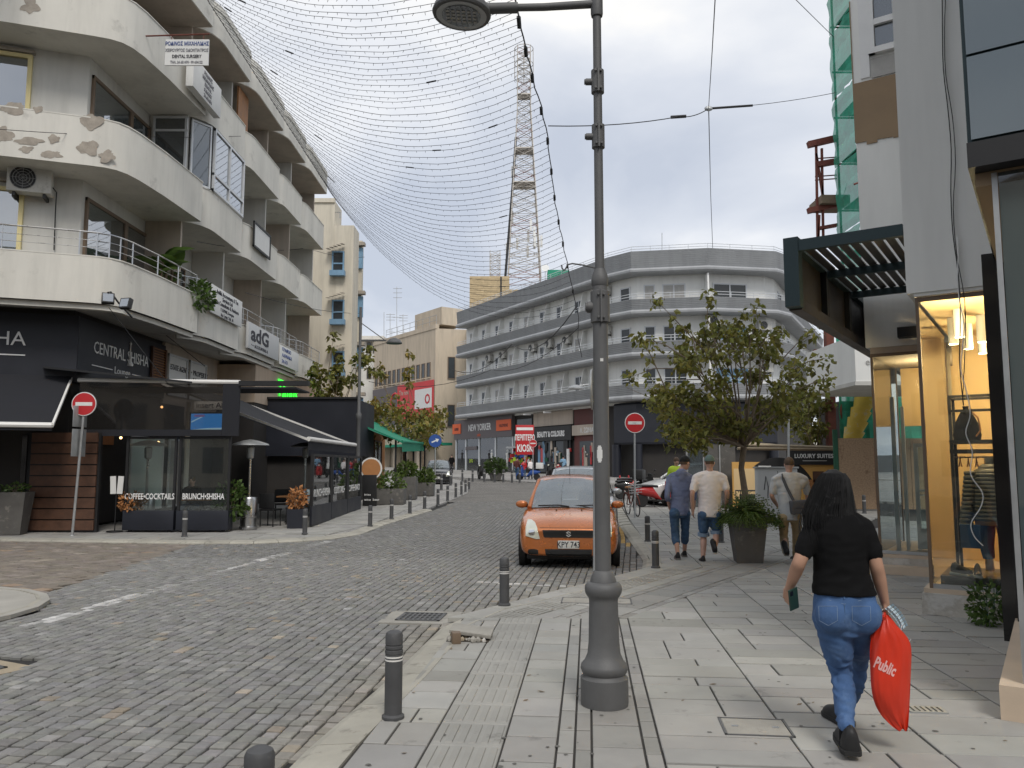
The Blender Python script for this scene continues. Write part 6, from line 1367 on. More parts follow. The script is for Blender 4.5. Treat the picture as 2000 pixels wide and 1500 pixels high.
hd = P(903,15,5.72)-LP; MB().tube([(-.03,0,za_),(-.40,-.01,za_-.03),(hd.x+.16,-.02,za_-.045)],[.03,.028,.026],12).build('arm', 'iron_grey', lp, world=False); MB().tube([(hd.x+.42,-.01,za_-.035),(hd.x+.14,-.02,za_-.05)],.04,12).build('arm_sleeve', 'iron_grey', lp, world=False)
M = Matrix.Translation((hd.x,-.02,hd.z)) @ Matrix.Rotation(.06,4,'Y'); h_ = MB(M).lathe([(.215,-.075),(.222,-.06),(.21,-.02),(.16,.05),(.10,.085),(.03,.10)],32).build('lamp_head', 'iron_grey', lp, world=False)
MB(M).lathe([(.19,-.078),(.19,-.074)],30).build('rim', 'galv', h_, world=False); MB(M).lathe([(.145,-.083),(.145,-.0785)],28).build('lens', 'glass_dark', h_, world=False)
leds = MB(M)
for i in range(6):
    for j in range(4): leds.box(-.1+i*.04-.012,-.07+j*.045-.012,-.087,-.1+i*.04+.012,-.07+j*.045+.012,-.0835)
leds.build('led_array', 'curtain', h_, world=False)['kind'] = 'stuff'
hz = zp(520); MB().tube([(0,0,hz-.02),(-.13,0,hz+.01),(-.20,0,hz+.02),(-.235,0,hz+.012),(-.25,0,hz-.02),(-.262,0,hz-.03),(-.275,0,hz-.015),(-.278,0,hz+.01)],.006,6).build('hook', 'iron_grey', lp, world=False)
st_ = MB(Matrix.Translation((0,0,zp(887)))); vs = []
for i in range(13):
    for j in range(9):
        q = -math.pi/2-.75+j*.09; vs.append((.0565*math.cos(q+.0),.0565*math.sin(q),-.06+.01*i))
fs = [(i*9+j,i*9+j+1,i*9+9+j+1,i*9+9+j) for i in range(12) for j in range(8) if ((i-5.5)/6)**2+((j-3.5)/4.2)**2 < 1]; st_.add(vs,fs).build('round_sticker', 'paper_white', lp, world=False)
MB(Matrix.Translation((0,0,zp(705)))).box(-.01,-.0575,-.01,.012,-.0555,.012).build('small_sticker', 'paper_white', lp, world=False)
# bollards
def make_bollard(label, loc, h=.56, r=.058):
    t = thing('bollard', label, 'bollard', loc, 0, 'bollards along the kerbs'); t.scale = (1,1,1)
    MB().lathe([(r+.016,0),(r+.016,.018),(r,.03),(r,h-.155),(r-.004,h-.15)],20).build('shaft', 'bollard_grey', t, world=False)
    c_ = MB().lathe([(r-.003,h-.151),(r+.002,h-.145),(r+.002,h-.125),(r-.005,h-.12),(r+.001,h-.113),(r+.001,h-.098),(r-.005,h-.093),(r,h-.086),(r,h-.03),(r-.008,h-.012),(r-.03,h),(.0,h+.003)],20).build('cap', 'bollard_grey', t, world=False)
    for z in (h-.185,h-.165): MB().lathe([(r+.0012,z-.006),(r+.0012,z+.004)],20).build('white_ring', 'white_bar', t, world=False)
    return t
bpos = [((765,1408),.56,'nearest whole bollard on the near kerb, left of the lamp post'),((985,1184),.56,'bollard on the near kerb just in front of the orange car'),((1282,1110),.60,'bollard with white rings right of the orange car'),((1266,1058),.55,'bollard behind the ringed one right of the orange car'),((1410,1060),.62,'bollard half hidden behind the man in the pale shirt'),
 ((358,1049),.60,'bollard in front of the two lettered wind screens'),((594,1043),.60,'bollard in front of the terrace corner planter'),((722,1028),.56,'first bollard of the receding left row'),((764,1014),.60,'second bollard of the receding left row'),((800,1003),.60,'third bollard of the receding left row'),((829,994),.62,'fourth bollard of the receding left row'),((855,986),.60,'fifth bollard of the receding left row'),((874,978),.62,'sixth bollard of the receding left row'),((890,971),.62,'seventh bollard of the receding left row'),((901,966),.62,'eighth bollard of the receding left row'),((909,961),.62,'ninth bollard of the receding left row'),((916,956),.62,'farthest bollard of the receding left row'),((1690,1003),.6,'bollard behind the woman in front of the chipboard hoarding')]
B0 = None
for (px, h, lb) in bpos:
    p = G(*px)+V(0,.06,0)
    if B0 is None: B0 = make_bollard(lb, tuple(p))
    else: o = dup(B0, p, rnd.uniform(0,6), lb); o.scale = (1,1,h/.56)
o = dup(B0, G(510,1500)+V(-.0,.0,-.05), 1, 'bollard cap cut off by the bottom edge of the picture'); o.location = V(-.98,3.23,0)
for i, (px, py) in enumerate(((903,940),(923,941),(946,941),(966,942),(983,942),(1000,943),(1015,943),(862,957),(880,948))):
    p = G(px,py); o = dup(B0, p, 0, 'small far bollard %s' % ['left of the clothes shop door','before the clothes shop door','beside the parked dark scooter','left of the round far shrub','right of the round far shrub','at the right end of the clothes shop','before the kiosk','beside the dark parked car','at the nose of the dark parked car'][i]); o.scale = (1.2,1.2,1.5)
# road signs
def no_entry(label, base, cpx, Y, r, lean=0, pole_r=.03, scribble=False):
    t = thing('no_entry_sign', label, 'road sign', tuple(base), 0, 'no entry signs'); c = P(*cpx, Y); c.y = Y
    MB().tube([base, c+V(0,.05,r*.9)],pole_r,10).build('pole', 'galv', t); M = Matrix.Translation(c) @ Matrix.Rotation(math.pi/2,4,'X') @ Matrix.Rotation(lean,4,'Y')
    MB(M).lathe([(r,-.02),(r+.006,-.01),(r,.0)],32).build('backing', 'galv', t); MB(M).lathe([(r*.985,.0005),(r*.985,.003)],32).build('rim', 'white_paint', t); MB(M).lathe([(r*.93,.0035),(r*.93,.006)],32).build('face', 'red_sign', t)
    MB(M).box(-r*.68,-r*.15,.0065,r*.68,r*.15,.009).build('white_bar', 'paper_white', t, smooth=0)
    if scribble: text('scrawl', '~stop~', r*.2, M @ V(-r*.35,-r*.06,.0095), (1,0,0), 'ink_grey', t, ext=.001)
    MB().lathe([(.06,0),(.055,.02)],12,tuple(base)).build('foot', 'galv', t); return t
b_ = G(141,1046); t = no_entry('round no entry sign on a pole before the lounge awning', b_, (164,789), b_.y, .285, .08)
for z0, z1_, m in ((2.55,3.05,'galv'),(1.85,2.5,'galv')): MB(Matrix.Translation((b_.x+.0,b_.y+.06,0)) @ Matrix.Rotation(1.35,4,'Z')).rbox(-.22,-.012,z0,.22,.012,z1_,.01).build('side_plate', m, t)
b_ = G(1240,1012); no_entry('round no entry sign beside the parked bicycle', b_, (1240,826), b_.y, .31, 0, .028, True)
b_ = G(1041,940); no_entry('small distant no entry sign in front of the kiosk', b_, (1041,866), b_.y, .27)
b_ = G(849,967); t = thing('arrow_sign', 'round blue arrow sign on a pole before the dark parked car', 'road sign', tuple(b_)); c = P(850,861,b_.y); MB().tube([b_,c+V(0,.05,.2)],.03,8).build('pole', 'galv', t); M = Matrix.Translation(c) @ Matrix.Rotation(math.pi/2,4,'X')
MB(M).lathe([(.30,-.01),(.30,.002)],24).build('face', 'blue_sign', t); MB(M @ Matrix.Rotation(.4,4,'Z')).add([(-.18,-.03,.004),(.05,-.03,.004),(.05,-.10,.004),(.20,0,.004),(.05,.10,.004),(.05,.03,.004),(-.18,.03,.004)],[(0,1,2,3,4,5,6)]).build('arrow', 'white_paint', t, smooth=0)
b_ = G(1162,1142); t = thing('edge_on_sign', 'round road sign seen edge-on on a thin pole behind the lamp post', 'road sign', tuple(b_)); c = P(1159,761,b_.y); MB().tube([b_,c+V(.03,0,.45)],.028,10).build('pole', 'galv', t)
MB(Matrix.Translation(c+V(-.02,0,0)) @ Matrix.Rotation(1.40,4,'Z') @ Matrix.Rotation(math.pi/2,4,'X')).lathe([(.285,-.012),(.29,0),(.285,.012)],30).build('disc', 'galv', t)
# far left lamp post
b_ = V(-5.75,29.9,gz(29.9)); t = thing('lamp_post', 'distant grey lamp post with one arm over the black terrace', 'lamp post', tuple(b_))
zt_ = P(701,600,29.9).z; MB().lathe([(.12,0),(.12,.5),(.08,.6),(.075,3.2),(.11,3.25),(.11,3.4),(.06,3.5),(.05,zt_-b_.z)],14,tuple(b_)).build('shaft', 'iron_grey', t)
hp = P(770,668,29.9); MB().tube([(b_.x,29.9,hp.z+.06),(hp.x-.3,29.9,hp.z+.06)],.035,8).build('arm', 'iron_grey', t); MB().tube([(b_.x,29.9,hp.z+.75),(b_.x+.9,29.9,hp.z+.1)],.02,6).build('stay', 'iron_grey', t); MB(Matrix.Translation(hp)).lathe([(.30,-.06),(.30,-.02),(.2,.10),(.06,.16)],18).build('lamp_head', 'iron_grey', t)
hp = P(1125,758,48); t = thing('street_light', 'small street lamp head on a long arm left of the lamp post', 'lamp', tuple(hp)); MB(Matrix.Translation(hp)).lathe([(.5,-.06),(.5,0),(.3,.14),(.1,.2)],16).build('head', 'galv', t); MB().tube([hp+V(0,0,.12),hp+V(1.4,0,.3),V(hp.x+1.5,48,gz(48))],.05,6).build('post_and_arm', 'galv', t)
# traffic cones
for i, px in enumerate((1211,1228)):
    p = G(px,958); t = thing('traffic_cone', ['left','right'][i]+' red and white traffic cone behind the parked bikes', 'traffic cone', tuple(p), 0, 'traffic cones'); MB().rbox(-.2,-.2,0,.2,.2,.04,.01).build('base', 'red_plastic', t, world=False); MB().lathe([(.15,.04),(.11,.3)],16).build('lower_cone', 'red_plastic', t, world=False); MB().lathe([(.11,.3),(.075,.52)],16).build('white_band', 'white_paint', t, world=False); MB().lathe([(.075,.52),(.03,.78)],16).build('tip', 'red_plastic', t, world=False)
# light net over the street
YT = [13,16,20,24,30,35,39.3]; XT = [-.05,.13,.47,1.06,1.68,2.4,3.2]; ZT_ = [10.4,11.1,12.05,12.2,11.65,10.96,9.6]
def Rn(Y): return V(np.interp(Y,YT,XT), Y, np.interp(Y,YT,ZT_))
net = thing('light_net', 'net of fairy light strings slung from the left roofline over the street', 'light net', (-3,25,10))
NS_ = 62; r_ = random.Random(12)
for i in range(NS_):
    t = (i/(NS_-1))**1.22; a = V(-9.28, 19.2+(39.3-19.2)*t+r_.uniform(-.02,.02), 15.75-.25*t); b = Rn(12.0+(39.3-12.0)*t)
    sag = 1.05+1.8*t+r_.uniform(-.03,.03); pts = []; n = 26
    for k in range(n+1):
        f = k/n; p = a.lerp(b,f); p.z -= 4*sag*f*(1-f); p.z += .012*math.sin(k*1.3+i); pts.append(p)
    mb = MB().tube(pts,.0068 if i < 24 else .0088,3,caps=False); L = (b-a).length
    for k in range(int(L/.34)):
        f = (k+.5)*.34/L; j = min(n-1,int(f*n)); p = pts[j].lerp(pts[j+1],f*n-j); d = V(r_.uniform(-.03,.03),r_.uniform(-.03,.03),-.065); mb.tube([p,p+d],[.008,.005],3,caps=False)
    if r_.random() < .3:
        j = r_.randrange(3,n-3); mb.tube([pts[j],pts[j].lerp(pts[j+1],.7)],.022,5)
    mb.build('light_string', 'wire', net, smooth=0)
rp = [Rn(y) for y in np.linspace(11,39.3,40)]; ec = MB().tube([p+V(.02*math.sin(i*2.1),0,.05*math.sin(i*1.7)) for i, p in enumerate(rp)],.018,5)
for i in range(4,38,3): ec.tube([rp[i],rp[i]+V(.02,.25,-.1)],.05,5)
ec.tube([rp[-1],rp[-1]+V(.15,.2,-.6),rp[-1]+V(.1,.3,-1.6),rp[-1]+V(.3,.3,-2.6)],.02,5); ec.build('edge_cable', 'wire', net)
lc = MB().tube([(-9.28,19,15.8),(-9.28,39.3,15.55)],.012,5); lc.build('wall_cable', 'wire', net)
def wire(label, pts, r=.012, sag=0):
    t = thing('overhead_wire', label, 'wire', tuple(pts[0])); out_ = []
    for a, b in zip(pts[:-1], pts[1:]):
        a = Vector(a); b = Vector(b); out_ += [a.lerp(b,k/8)+V(0,0,-4*sag*(k/8)*(1-k/8)) for k in range(8)]
    out_.append(Vector(pts[-1])); MB().tube(out_,r,5).build('strand', 'wire', t); return t
jn = P(1384,212,30); t = wire('twisted cable from the net edge to the junction right of the lamp post', [P(1071,246,24.3),P(1325,228,29),jn], .018, .12); MB().tube([P(1310,229,29),P(1340,227,29)],.06,6).build('cable_knot', 'wire', t); MB().sphere(jn,.13,8,(1.3,.6,.8)).build('junction_box', 'galv', t); MB().tube([jn,P(1470,206,30)],.045,6).build('sleeve', 'wire', t)
wire('thin cable from the junction to the white corner building', [jn,P(1632,181,29.9)], .012, .1)
wire('near vertical cable rising from the junction out of the picture', [jn,P(1391,100,21),P(1399,-40,15)], .013)
wire('cable dropping from the junction to the banded building roof', [jn,P(1388,380,50),P(1392,487,59.2)], .02)
wire('thin diagonal wire at the upper right beside the scaffold', [P(1545,-10,24),P(1628,72,29.8)], .012)
wire('slack cable loop across the banded facade', [P(880,720,80),P(1000,672,66),P(1125,600,40)], .03, 1.2); wire('second slack cable loop low across the banded facade', [P(720,745,60),P(960,722,60),P(1130,640,41)], .022, .8)
wire('thin wire in front of the left balconies', [P(-10,252,17),P(470,266,26.5)], .008, .1); wire('diagonal stay wire from the balcony to the terrace screen', [P(212,600,18.9),P(330,752,20)], .01); wire('thin wire crossing below the corner building sign', [P(325,655,24),P(400,715,28)], .012)
wire('thin wires from the balconies to the shuttered building', [P(385,472,23.9),P(600,484,40),P(712,502,49)], .012, .2); wire('lower thin wire to the shuttered building', [P(480,572,28),P(705,612,48)], .012, .2)
# ------------------------------------------------------------------ vehicles
from mathutils.bvhtree import BVHTree
def subsurf(me_mb, lv=2, crease=None):
    me = bpy.data.meshes.new('tmp'); me.from_pydata(me_mb.v, [], me_mb.f); me.update(); ob = bpy.data.objects.new('tmp', me); C.objects.link(ob)
    m = ob.modifiers.new('s','SUBSURF'); m.levels = lv; m.render_levels = lv
    dg = bpy.context.evaluated_depsgraph_get(); r = bpy.data.meshes.new_from_object(ob.evaluated_get(dg)); bpy.data.objects.remove(ob); r.shade_smooth(); return r
def make_car(name, label, paint, loc, rz, scale=1.0, emblem=True, plate='KPY 743', roofz=1.49, antenna=False, group='parked cars'):
    t = thing(name, label, 'car', loc, rz, group); t.scale = (scale,)*3; lk = lambda n, me, m, p=None: link(n, me, m, p or t, False); bd = lambda mb, n, m, p=None, s=35: mb.build(n, m, p or t, s, False)
    ST = [(.02,.50,.30,.40,.50,.56,.58),(.0,.66,.24,.40,.54,.60,.62),(.03,.76,.20,.42,.60,.655,.675),(.13,.815,.19,.45,.66,.72,.75),(.35,.84,.20,.50,.74,.80,.84),(.75,.845,.20,.52,.82,.885,.925),(1.02,.845,.20,.53,.87,.945,.98),(1.8,.845,.20,.54,.90,.96,.98),(2.8,.845,.20,.55,.93,.98,1.0),(3.35,.835,.22,.56,.94,.99,1.0),(3.58,.78,.26,.58,.92,.96,.97),(3.68,.66,.32,.58,.84,.88,.89)]
    mb = MB(); rings = []
    for y, w, zb, zm, zs, zh, zc in ST:
        half = [(w*.80,zb),(w*.965,zb+.06),(w,zm),(w*.985,zs),(w*.90,zh),(w*.60,(zh+zc)/2+.005),(w*.25,zc)]
        rings.append([(x,y,z) for x, z in half]+[(-x,y,z) for x, z in reversed(half)])
    mb.strip(rings); body = subsurf(mb, 2); bo = lk('body', body, paint); bv = BVHTree.FromPolygons([v.co.copy() for v in body.vertices],[tuple(p.vertices) for p in body.polygons])
    def nose(nm, pts, m, off=.006, par=None, cuts=3, mirror=False):
        for s_ in ((1,-1) if mirror else (1,)):
            bm = bmesh.new(); vs = [bm.verts.new((s_*x,-1,z)) for x, z in pts]; f = bm.faces.new(vs); bmesh.ops.triangulate(bm, faces=[f])
            bmesh.ops.subdivide_edges(bm, edges=bm.edges[:], cuts=cuts, use_grid_fill=True)
            for v in bm.verts:
                h = bv.ray_cast(V(v.co.x,-2,v.co.z),V(0,1,0)); v.co.y = (h[0].y if h[0] else .2)-off
            bmesh.ops.recalc_face_normals(bm, faces=bm.faces[:])
            if sum(f.normal.y*f.calc_area() for f in bm.faces) > 0: bmesh.ops.reverse_faces(bm, faces=bm.faces[:])
            me = bpy.data.meshes.new(nm); bm.to_mesh(me); bm.free(); me.shade_smooth(); o_ = lk(nm, me, m, par)
        return o_
    q = lambda cx, cy: ((cx-740)/5*.00845, 1.65-(880+cy/5-908)*.00845)
    hl = [q(*p) for p in ((330,648),(372,650),(408,672),(432,715),(447,770),(461,826),(425,828),(350,806),(322,800),(318,720))]
    nose('headlight', hl, 'headlamp', .012, None, 4, True); ring = [(q(380,762)[0]+.055*math.cos(a), q(380,762)[1]+.05*math.sin(a)) for a in np.linspace(0,6.2,14)]
    nose('lamp_reflector', ring, 'chrome', .018, None, 2, True)
    gx = .43; nose('upper_grille', [(-gx,.635),(gx,.635),(gx-.02,.525),(gx*.9,.512),(-gx*.9,.512),(-gx+.02,.525)], 'plastic_black', .008, None, 5)
    nose('lower_grille', [(-.39,.325),(.39,.325),(.37,.19),(.33,.165),(-.33,.165),(-.37,.19)], 'plastic_black', .008, None, 5)
    for z in (.21,.25,.29): nose('grille_bar', [(-.36,z),(.36,z),(.36,z+.013),(-.36,z+.013)], 'car_dark', .014, None, 4)
    nose('fog_recess', [(.50,.31),(.56,.325),(.66,.32),(.675,.28),(.66,.235),(.50,.235)], 'plastic_black', .006, None, 3, True)
    nose('hood_seam', [(-.66,.665),(.66,.665),(.66,.672),(-.66,.672)], 'plastic_black', .002, None, 5)
    if emblem:
        S = [(0,1),(.85,.38),(.55,.18),(0,.55),(-.3,.33),(.9,-.42),(0,-1),(-.85,-.38),(-.55,-.18),(0,-.55),(.3,-.33),(-.9,.42)]
        y_ = bv.ray_cast(V(0,-2,.575),V(0,1,0))[0].y-.025; e_ = MB(); n = len(S); e_.add([(a*.052,y_,.572+b*.05) for a, b in S]+[(a*.052,y_+.02,.572+b*.05) for a, b in S],[tuple(range(n))]+[(i,i+n,(i+1)%n+n,(i+1)%n) for i in range(n)]); bd(e_,'emblem','chrome',s=0)
    y_ = bv.ray_cast(V(0,-2,.41),V(0,1,0))[0].y-.02; pl = bd(MB().rbox(-.175,y_,.335,.175,y_+.03,.465,.006),'number_plate','plate_white'); text('plate_text', plate, .135, (0,y_-.001,.355), (1,0,0), 'ink_dark', pl, align='CENTER', sx=.80, ext=.001, bold=.002, world=False)
    # greenhouse
    rz_ = roofz; def_b = [(.70,1.0,.955),(.745,1.6,.985),(.745,2.7,1.0),(.70,3.45,1.0)]; 
    W0_ = [V(x,1.0-.10*(1-(x/.70)**2),.95+.01*(1-(x/.7)**2)) for x in np.linspace(-.70,.70,11)]; W1_ = [V(x,1.72-.07*(1-(x/.56)**2),rz_-.07+.045*(1-(x/.56)**2)) for x in np.linspace(-.56,.56,11)]
    mb = MB(); rows = [[a.lerp(b,k/6)+V(0,-.03*math.sin(math.pi*k/6),.025*math.sin(math.pi*k/6)) for a, b in zip(W0_,W1_)] for k in range(7)]; mb.strip(rows, closed=False, caps=False); bd(mb,'windscreen','glass_car')
    for s_ in (-1,1):
        mb = MB(); lo = [V(s_*.715,1.04,.95),V(s_*.735,1.9,.985),V(s_*.73,2.75,1.0),V(s_*.70,3.42,1.01)]; hi = [V(s_*.575,1.73,rz_-.075),V(s_*.60,2.1,rz_-.05),V(s_*.60,2.75,rz_-.045),V(s_*.57,3.2,rz_-.07)]
        mb.strip([lo,hi] if s_ > 0 else [hi,lo], closed=False, caps=False); bd(mb,'side_window','glass_car')
        pb = MB().tube([(s_*.71,.97,.945),(s_*.66,1.25,1.14),(s_*.575,1.71,rz_-.07)],[.04,.034,.032],8); bd(pb,'pillar',paint)
        pb = MB().tube([(s_*.74,2.05,.98),(s_*.605,2.12,rz_-.05)],.03,6); bd(pb,'pillar','plastic_black'); pb = MB().tube([(s_*.71,3.42,1.0),(s_*.57,3.22,rz_-.07)],.06,8); bd(pb,'pillar',paint)
    mb = MB(); rings = []
    for y, w, z in ((1.66,.54,rz_-.065),(1.74,.58,rz_-.045),(2.1,.605,rz_-.012),(2.7,.605,rz_),(3.15,.585,rz_-.03),(3.3,.55,rz_-.06)): rings.append([(x*w,y,z+.035*(1-x*x)-.03*abs(x)**6) for x in np.linspace(-1,1,11)]+[(x*w*.97,y,z-.03) for x in np.linspace(1,-1,5)])
    mb.strip(rings); bd(mb,'roof',paint,s=50)
    mb = MB().quad((-.64,3.46,1.0),(.64,3.46,1.0),(.54,3.26,rz_-.07),(-.54,3.26,rz_-.07)); bd(mb,'rear_window','glass_car')
    bd(MB().box(-.66,1.3,.5,.66,3.3,.96),'cabin_floor','plastic_black')
    for s_ in (-.36,.36): 
        for y in (2.05,2.85): bd(MB().rbox(s_-.2,y,.9,s_+.2,y+.14,1.22 if y < 2.5 else 1.15,.04),'seat','plastic_black'); bd(MB().rbox(s_-.1,y+.02,1.22,s_+.1,y+.12,1.36,.03),'headrest','plastic_black')
    bd(MB().tube([(.36+.18*math.cos(a),1.55+.05*math.sin(a),1.0+.17*math.sin(a)) for a in np.linspace(0,6.28,17)],.015,5),'steering_wheel','plastic_black')
    bd(MB().rbox(-.12,1.62,rz_-.17,.12,1.65,rz_-.10,.01),'interior_mirror','plastic_black')
    for s_ in (-1,1):
        mb = MB(); rr = []
        for y, k in ((-.07,.55),(-.05,.9),(.0,1),(.06,.9),(.07,.6)): rr.append([(s_*.86+.115*k*math.cos(a)*(1 if True else 1), 1.22+y, 1.0+.07*k*math.sin(a)) for a in np.linspace(0,2*math.pi,14,endpoint=False)])
        mb.strip(rr); bd(mb,'wing_mirror',paint,s=60); bd(MB().bar((s_*.70,1.2,.96),(s_*.80,1.22,.97),.05,.05),'mirror_arm','plastic_black')
    for x0_, x1_ in ((-.55,.0),(.08,.60)): bd(MB().tube([(x1_,.90,.975),(x1_-.2,.92,1.0),(x0_,.95,.985)],.012,5),'wiper','plastic_black')
    for x in (-.22,.22): bd(MB().sphere((x,.72,.925),.014,5),'washer_jet','plastic_black')
    if antenna: bd(MB().tube([(-.0,1.75,rz_+.02),(-.0,1.65,rz_+.22)],.005,4),'antenna','plastic_black')
    for y in (.66,3.0):
        for s_ in (-1,1):
            M = Matrix.Translation((s_*.755,y,.295)) @ Matrix.Rotation(s_*math.pi/2,4,'Y'); w_ = MB(M).lathe([(.20,-.09),(.27,-.095),(.295,-.07),(.295,.07),(.27,.095),(.20,.09)],24); wo = bd(w_,'wheel','rubber'); bd(MB(M).lathe([(.03,.07),(.19,.075),(.2,.088)],20),'rim','galv',wo)
            bd(MB(Matrix.Translation((s_*.80,y,.31)) @ Matrix.Rotation(s_*math.pi/2,4,'Y')).lathe([(.345,-.06),(.345,.052)],24),'wheel_arch','plastic_black')
    bd(MB().rbox(-.7,.18,.14,.7,3.5,.24,.03),'underbody','plastic_black'); return t
c_ = V(.93,13.32,-.055)
make_car('hatchback_car', 'bright orange hatchback parked facing the viewer, plate KPY743', 'car_orange', tuple(c_), -R(5.0), 1.0, antenna=True)
make_car('estate_car', 'silver car parked behind the orange hatchback, only its roof showing', 'car_silver', (1.5,18.4,-.055), -R(6), 1.07, False, 'KAB 512', 1.54)
p = G(1345,975); make_car('white_car', 'white car parked sideways behind the bicycles and walking men', 'car_white', (5.0,30.6,gz(30)), -R(78), 1.06, False, 'HTR 208', 1.50)
p = G(856,945); make_car('dark_car', 'dark grey car with pale windscreen parked at the far left kerb', 'car_dark', (-4.55,49.5,gz(49.5)-.02), R(4), 1.02, False, 'KHM 331')
def make_scooter(label, paint, loc, rz, box=None, cat='scooter', group='parked scooters'):
    t = thing('scooter', label, cat, loc, rz, group); bd = lambda mb, n, m, s=40: mb.build(n, m, t, s, False)      # front at +y
    for y, n in ((-.62,'rear_wheel'),(.62,'front_wheel')): bd(MB(Matrix.Translation((0,y,.24)) @ Matrix.Rotation(math.pi/2,4,'Y')).lathe([(.15,-.05),(.21,-.055),(.24,-.03),(.24,.03),(.21,.055),(.15,.05)],20),n,'rubber'); bd(MB(Matrix.Translation((0,y,.24)) @ Matrix.Rotation(math.pi/2,4,'Y')).lathe([(.03,-.045),(.15,-.045),(.15,.045),(.03,.045)],14),'hub','red_plastic' if paint == 'red_plastic' else 'galv')
    rr = []
    for y, w, z0, z1 in ((-.85,.08,.52,.66),(-.6,.15,.42,.74),(-.2,.17,.34,.74),(.0,.15,.26,.46),(.12,.14,.22,.30)): rr.append([(w*math.cos(a),y,(z0+z1)/2+(z1-z0)/2*math.sin(a)) for a in np.linspace(0,2*math.pi,12,endpoint=False)])
    mb = MB(); mb.strip(rr); bd(mb,'rear_body',paint); bd(MB().rbox(-.15,-.1,.22,.15,.42,.27,.02),'footboard','plastic_black')
    bd(MB().add([(-.2,.40,.26),(.2,.40,.26),(.23,.44,.62),(.17,.40,.92),(-.17,.40,.92),(-.23,.44,.62),(-.14,.46,.26),(.14,.46,.26),(.15,.56,.62),(.1,.48,.95),(-.1,.48,.95),(-.15,.56,.62)],[(5,4,3,2,1,0),(6,7,8,9,10,11),(0,1,7,6),(1,2,8,7),(2,3,9,8),(3,4,10,9),(4,5,11,10),(5,0,6,11)]),'front_shield',paint,0)
    bd(MB().tube([(0,.62,.24),(0,.5,.62),(0,.44,1.0)],.035,8),'fork','plastic_black'); bd(MB().tube([(-.33,.36,1.0),(-.15,.42,1.04),(.15,.42,1.04),(.33,.36,1.0)],.018,6),'handlebar','plastic_black'); bd(MB().sphere((0,.50,.98),.1,8,(1.1,.8,.9)),'headlight_cowl',paint); bd(MB().sphere((0,.57,.98),.06,6,(1,.5,1)),'headlight','headlamp')
    rr = []
    for y, w, z in ((-.80,.10,.74),(-.6,.15,.77),(-.2,.15,.76),(.0,.10,.74)): rr.append([(w*math.cos(a),y,z+.05*math.sin(a)) for a in np.linspace(0,2*math.pi,10,endpoint=False)])
    mb = MB(); mb.strip(rr); bd(mb,'seat','plastic_black'); bd(MB(Matrix.Translation((0,.62,.24)) @ Matrix.Rotation(math.pi/2,4,'Y')).tube([(.275*math.cos(a),.275*math.sin(a),0) for a in np.linspace(1.8,4.2,9)],.05,6),'mudguard',paint)
    for s_ in (-1,1): bd(MB().tube([(s_*.2,.40,1.02),(s_*.28,.38,1.18)],.008,5),'mirror_stalk','plastic_black'); bd(MB().sphere((s_*.29,.38,1.2),.05,6,(1.2,.4,.8)),'mirror','plastic_black')
    if box: bd(MB().rbox(-.24,-1.05,.80,.24,-.62,1.22,.05),'top_box',box)
    bd(MB().tube([(.1,-.2,.2),(.2,-.2,.0)],.012,5),'side_stand','plastic_black'); return t
p = G(1284,990); make_scooter('red scooter with red wheels parked beside the man in the blue hoodie', 'red_plastic', tuple(p), -R(75))
p = G(1222,975); make_scooter('black motor scooter parked behind the bicycle', 'plastic_black', tuple(p+V(.3,.3,0)), -R(60)); p = G(1205,968); make_scooter('red and black scooter mostly hidden behind the lamp post', 'red_plastic', tuple(p), R(80))
p = G(1262,972); make_scooter('dark scooter with black top box behind the bicycle basket', 'plastic_black', tuple(p), -R(30), 'plastic_black')
p = G(941,936); make_scooter('dark scooter parked in front of the clothes shop', 'plastic_black', tuple(p), R(165)); p = G(1032,938); make_scooter('delivery scooter with white box beside the kiosk customers', 'blue_sign', tuple(p), R(70), 'paper_white')
p = G(1078,934); make_scooter('dark scooter parked left of the beauty shop entrance', 'plastic_black', tuple(p), R(150)); p = G(1092,935); make_scooter('second dark scooter parked before the beauty shop', 'red_plastic', tuple(p), R(170), 'plastic_black')
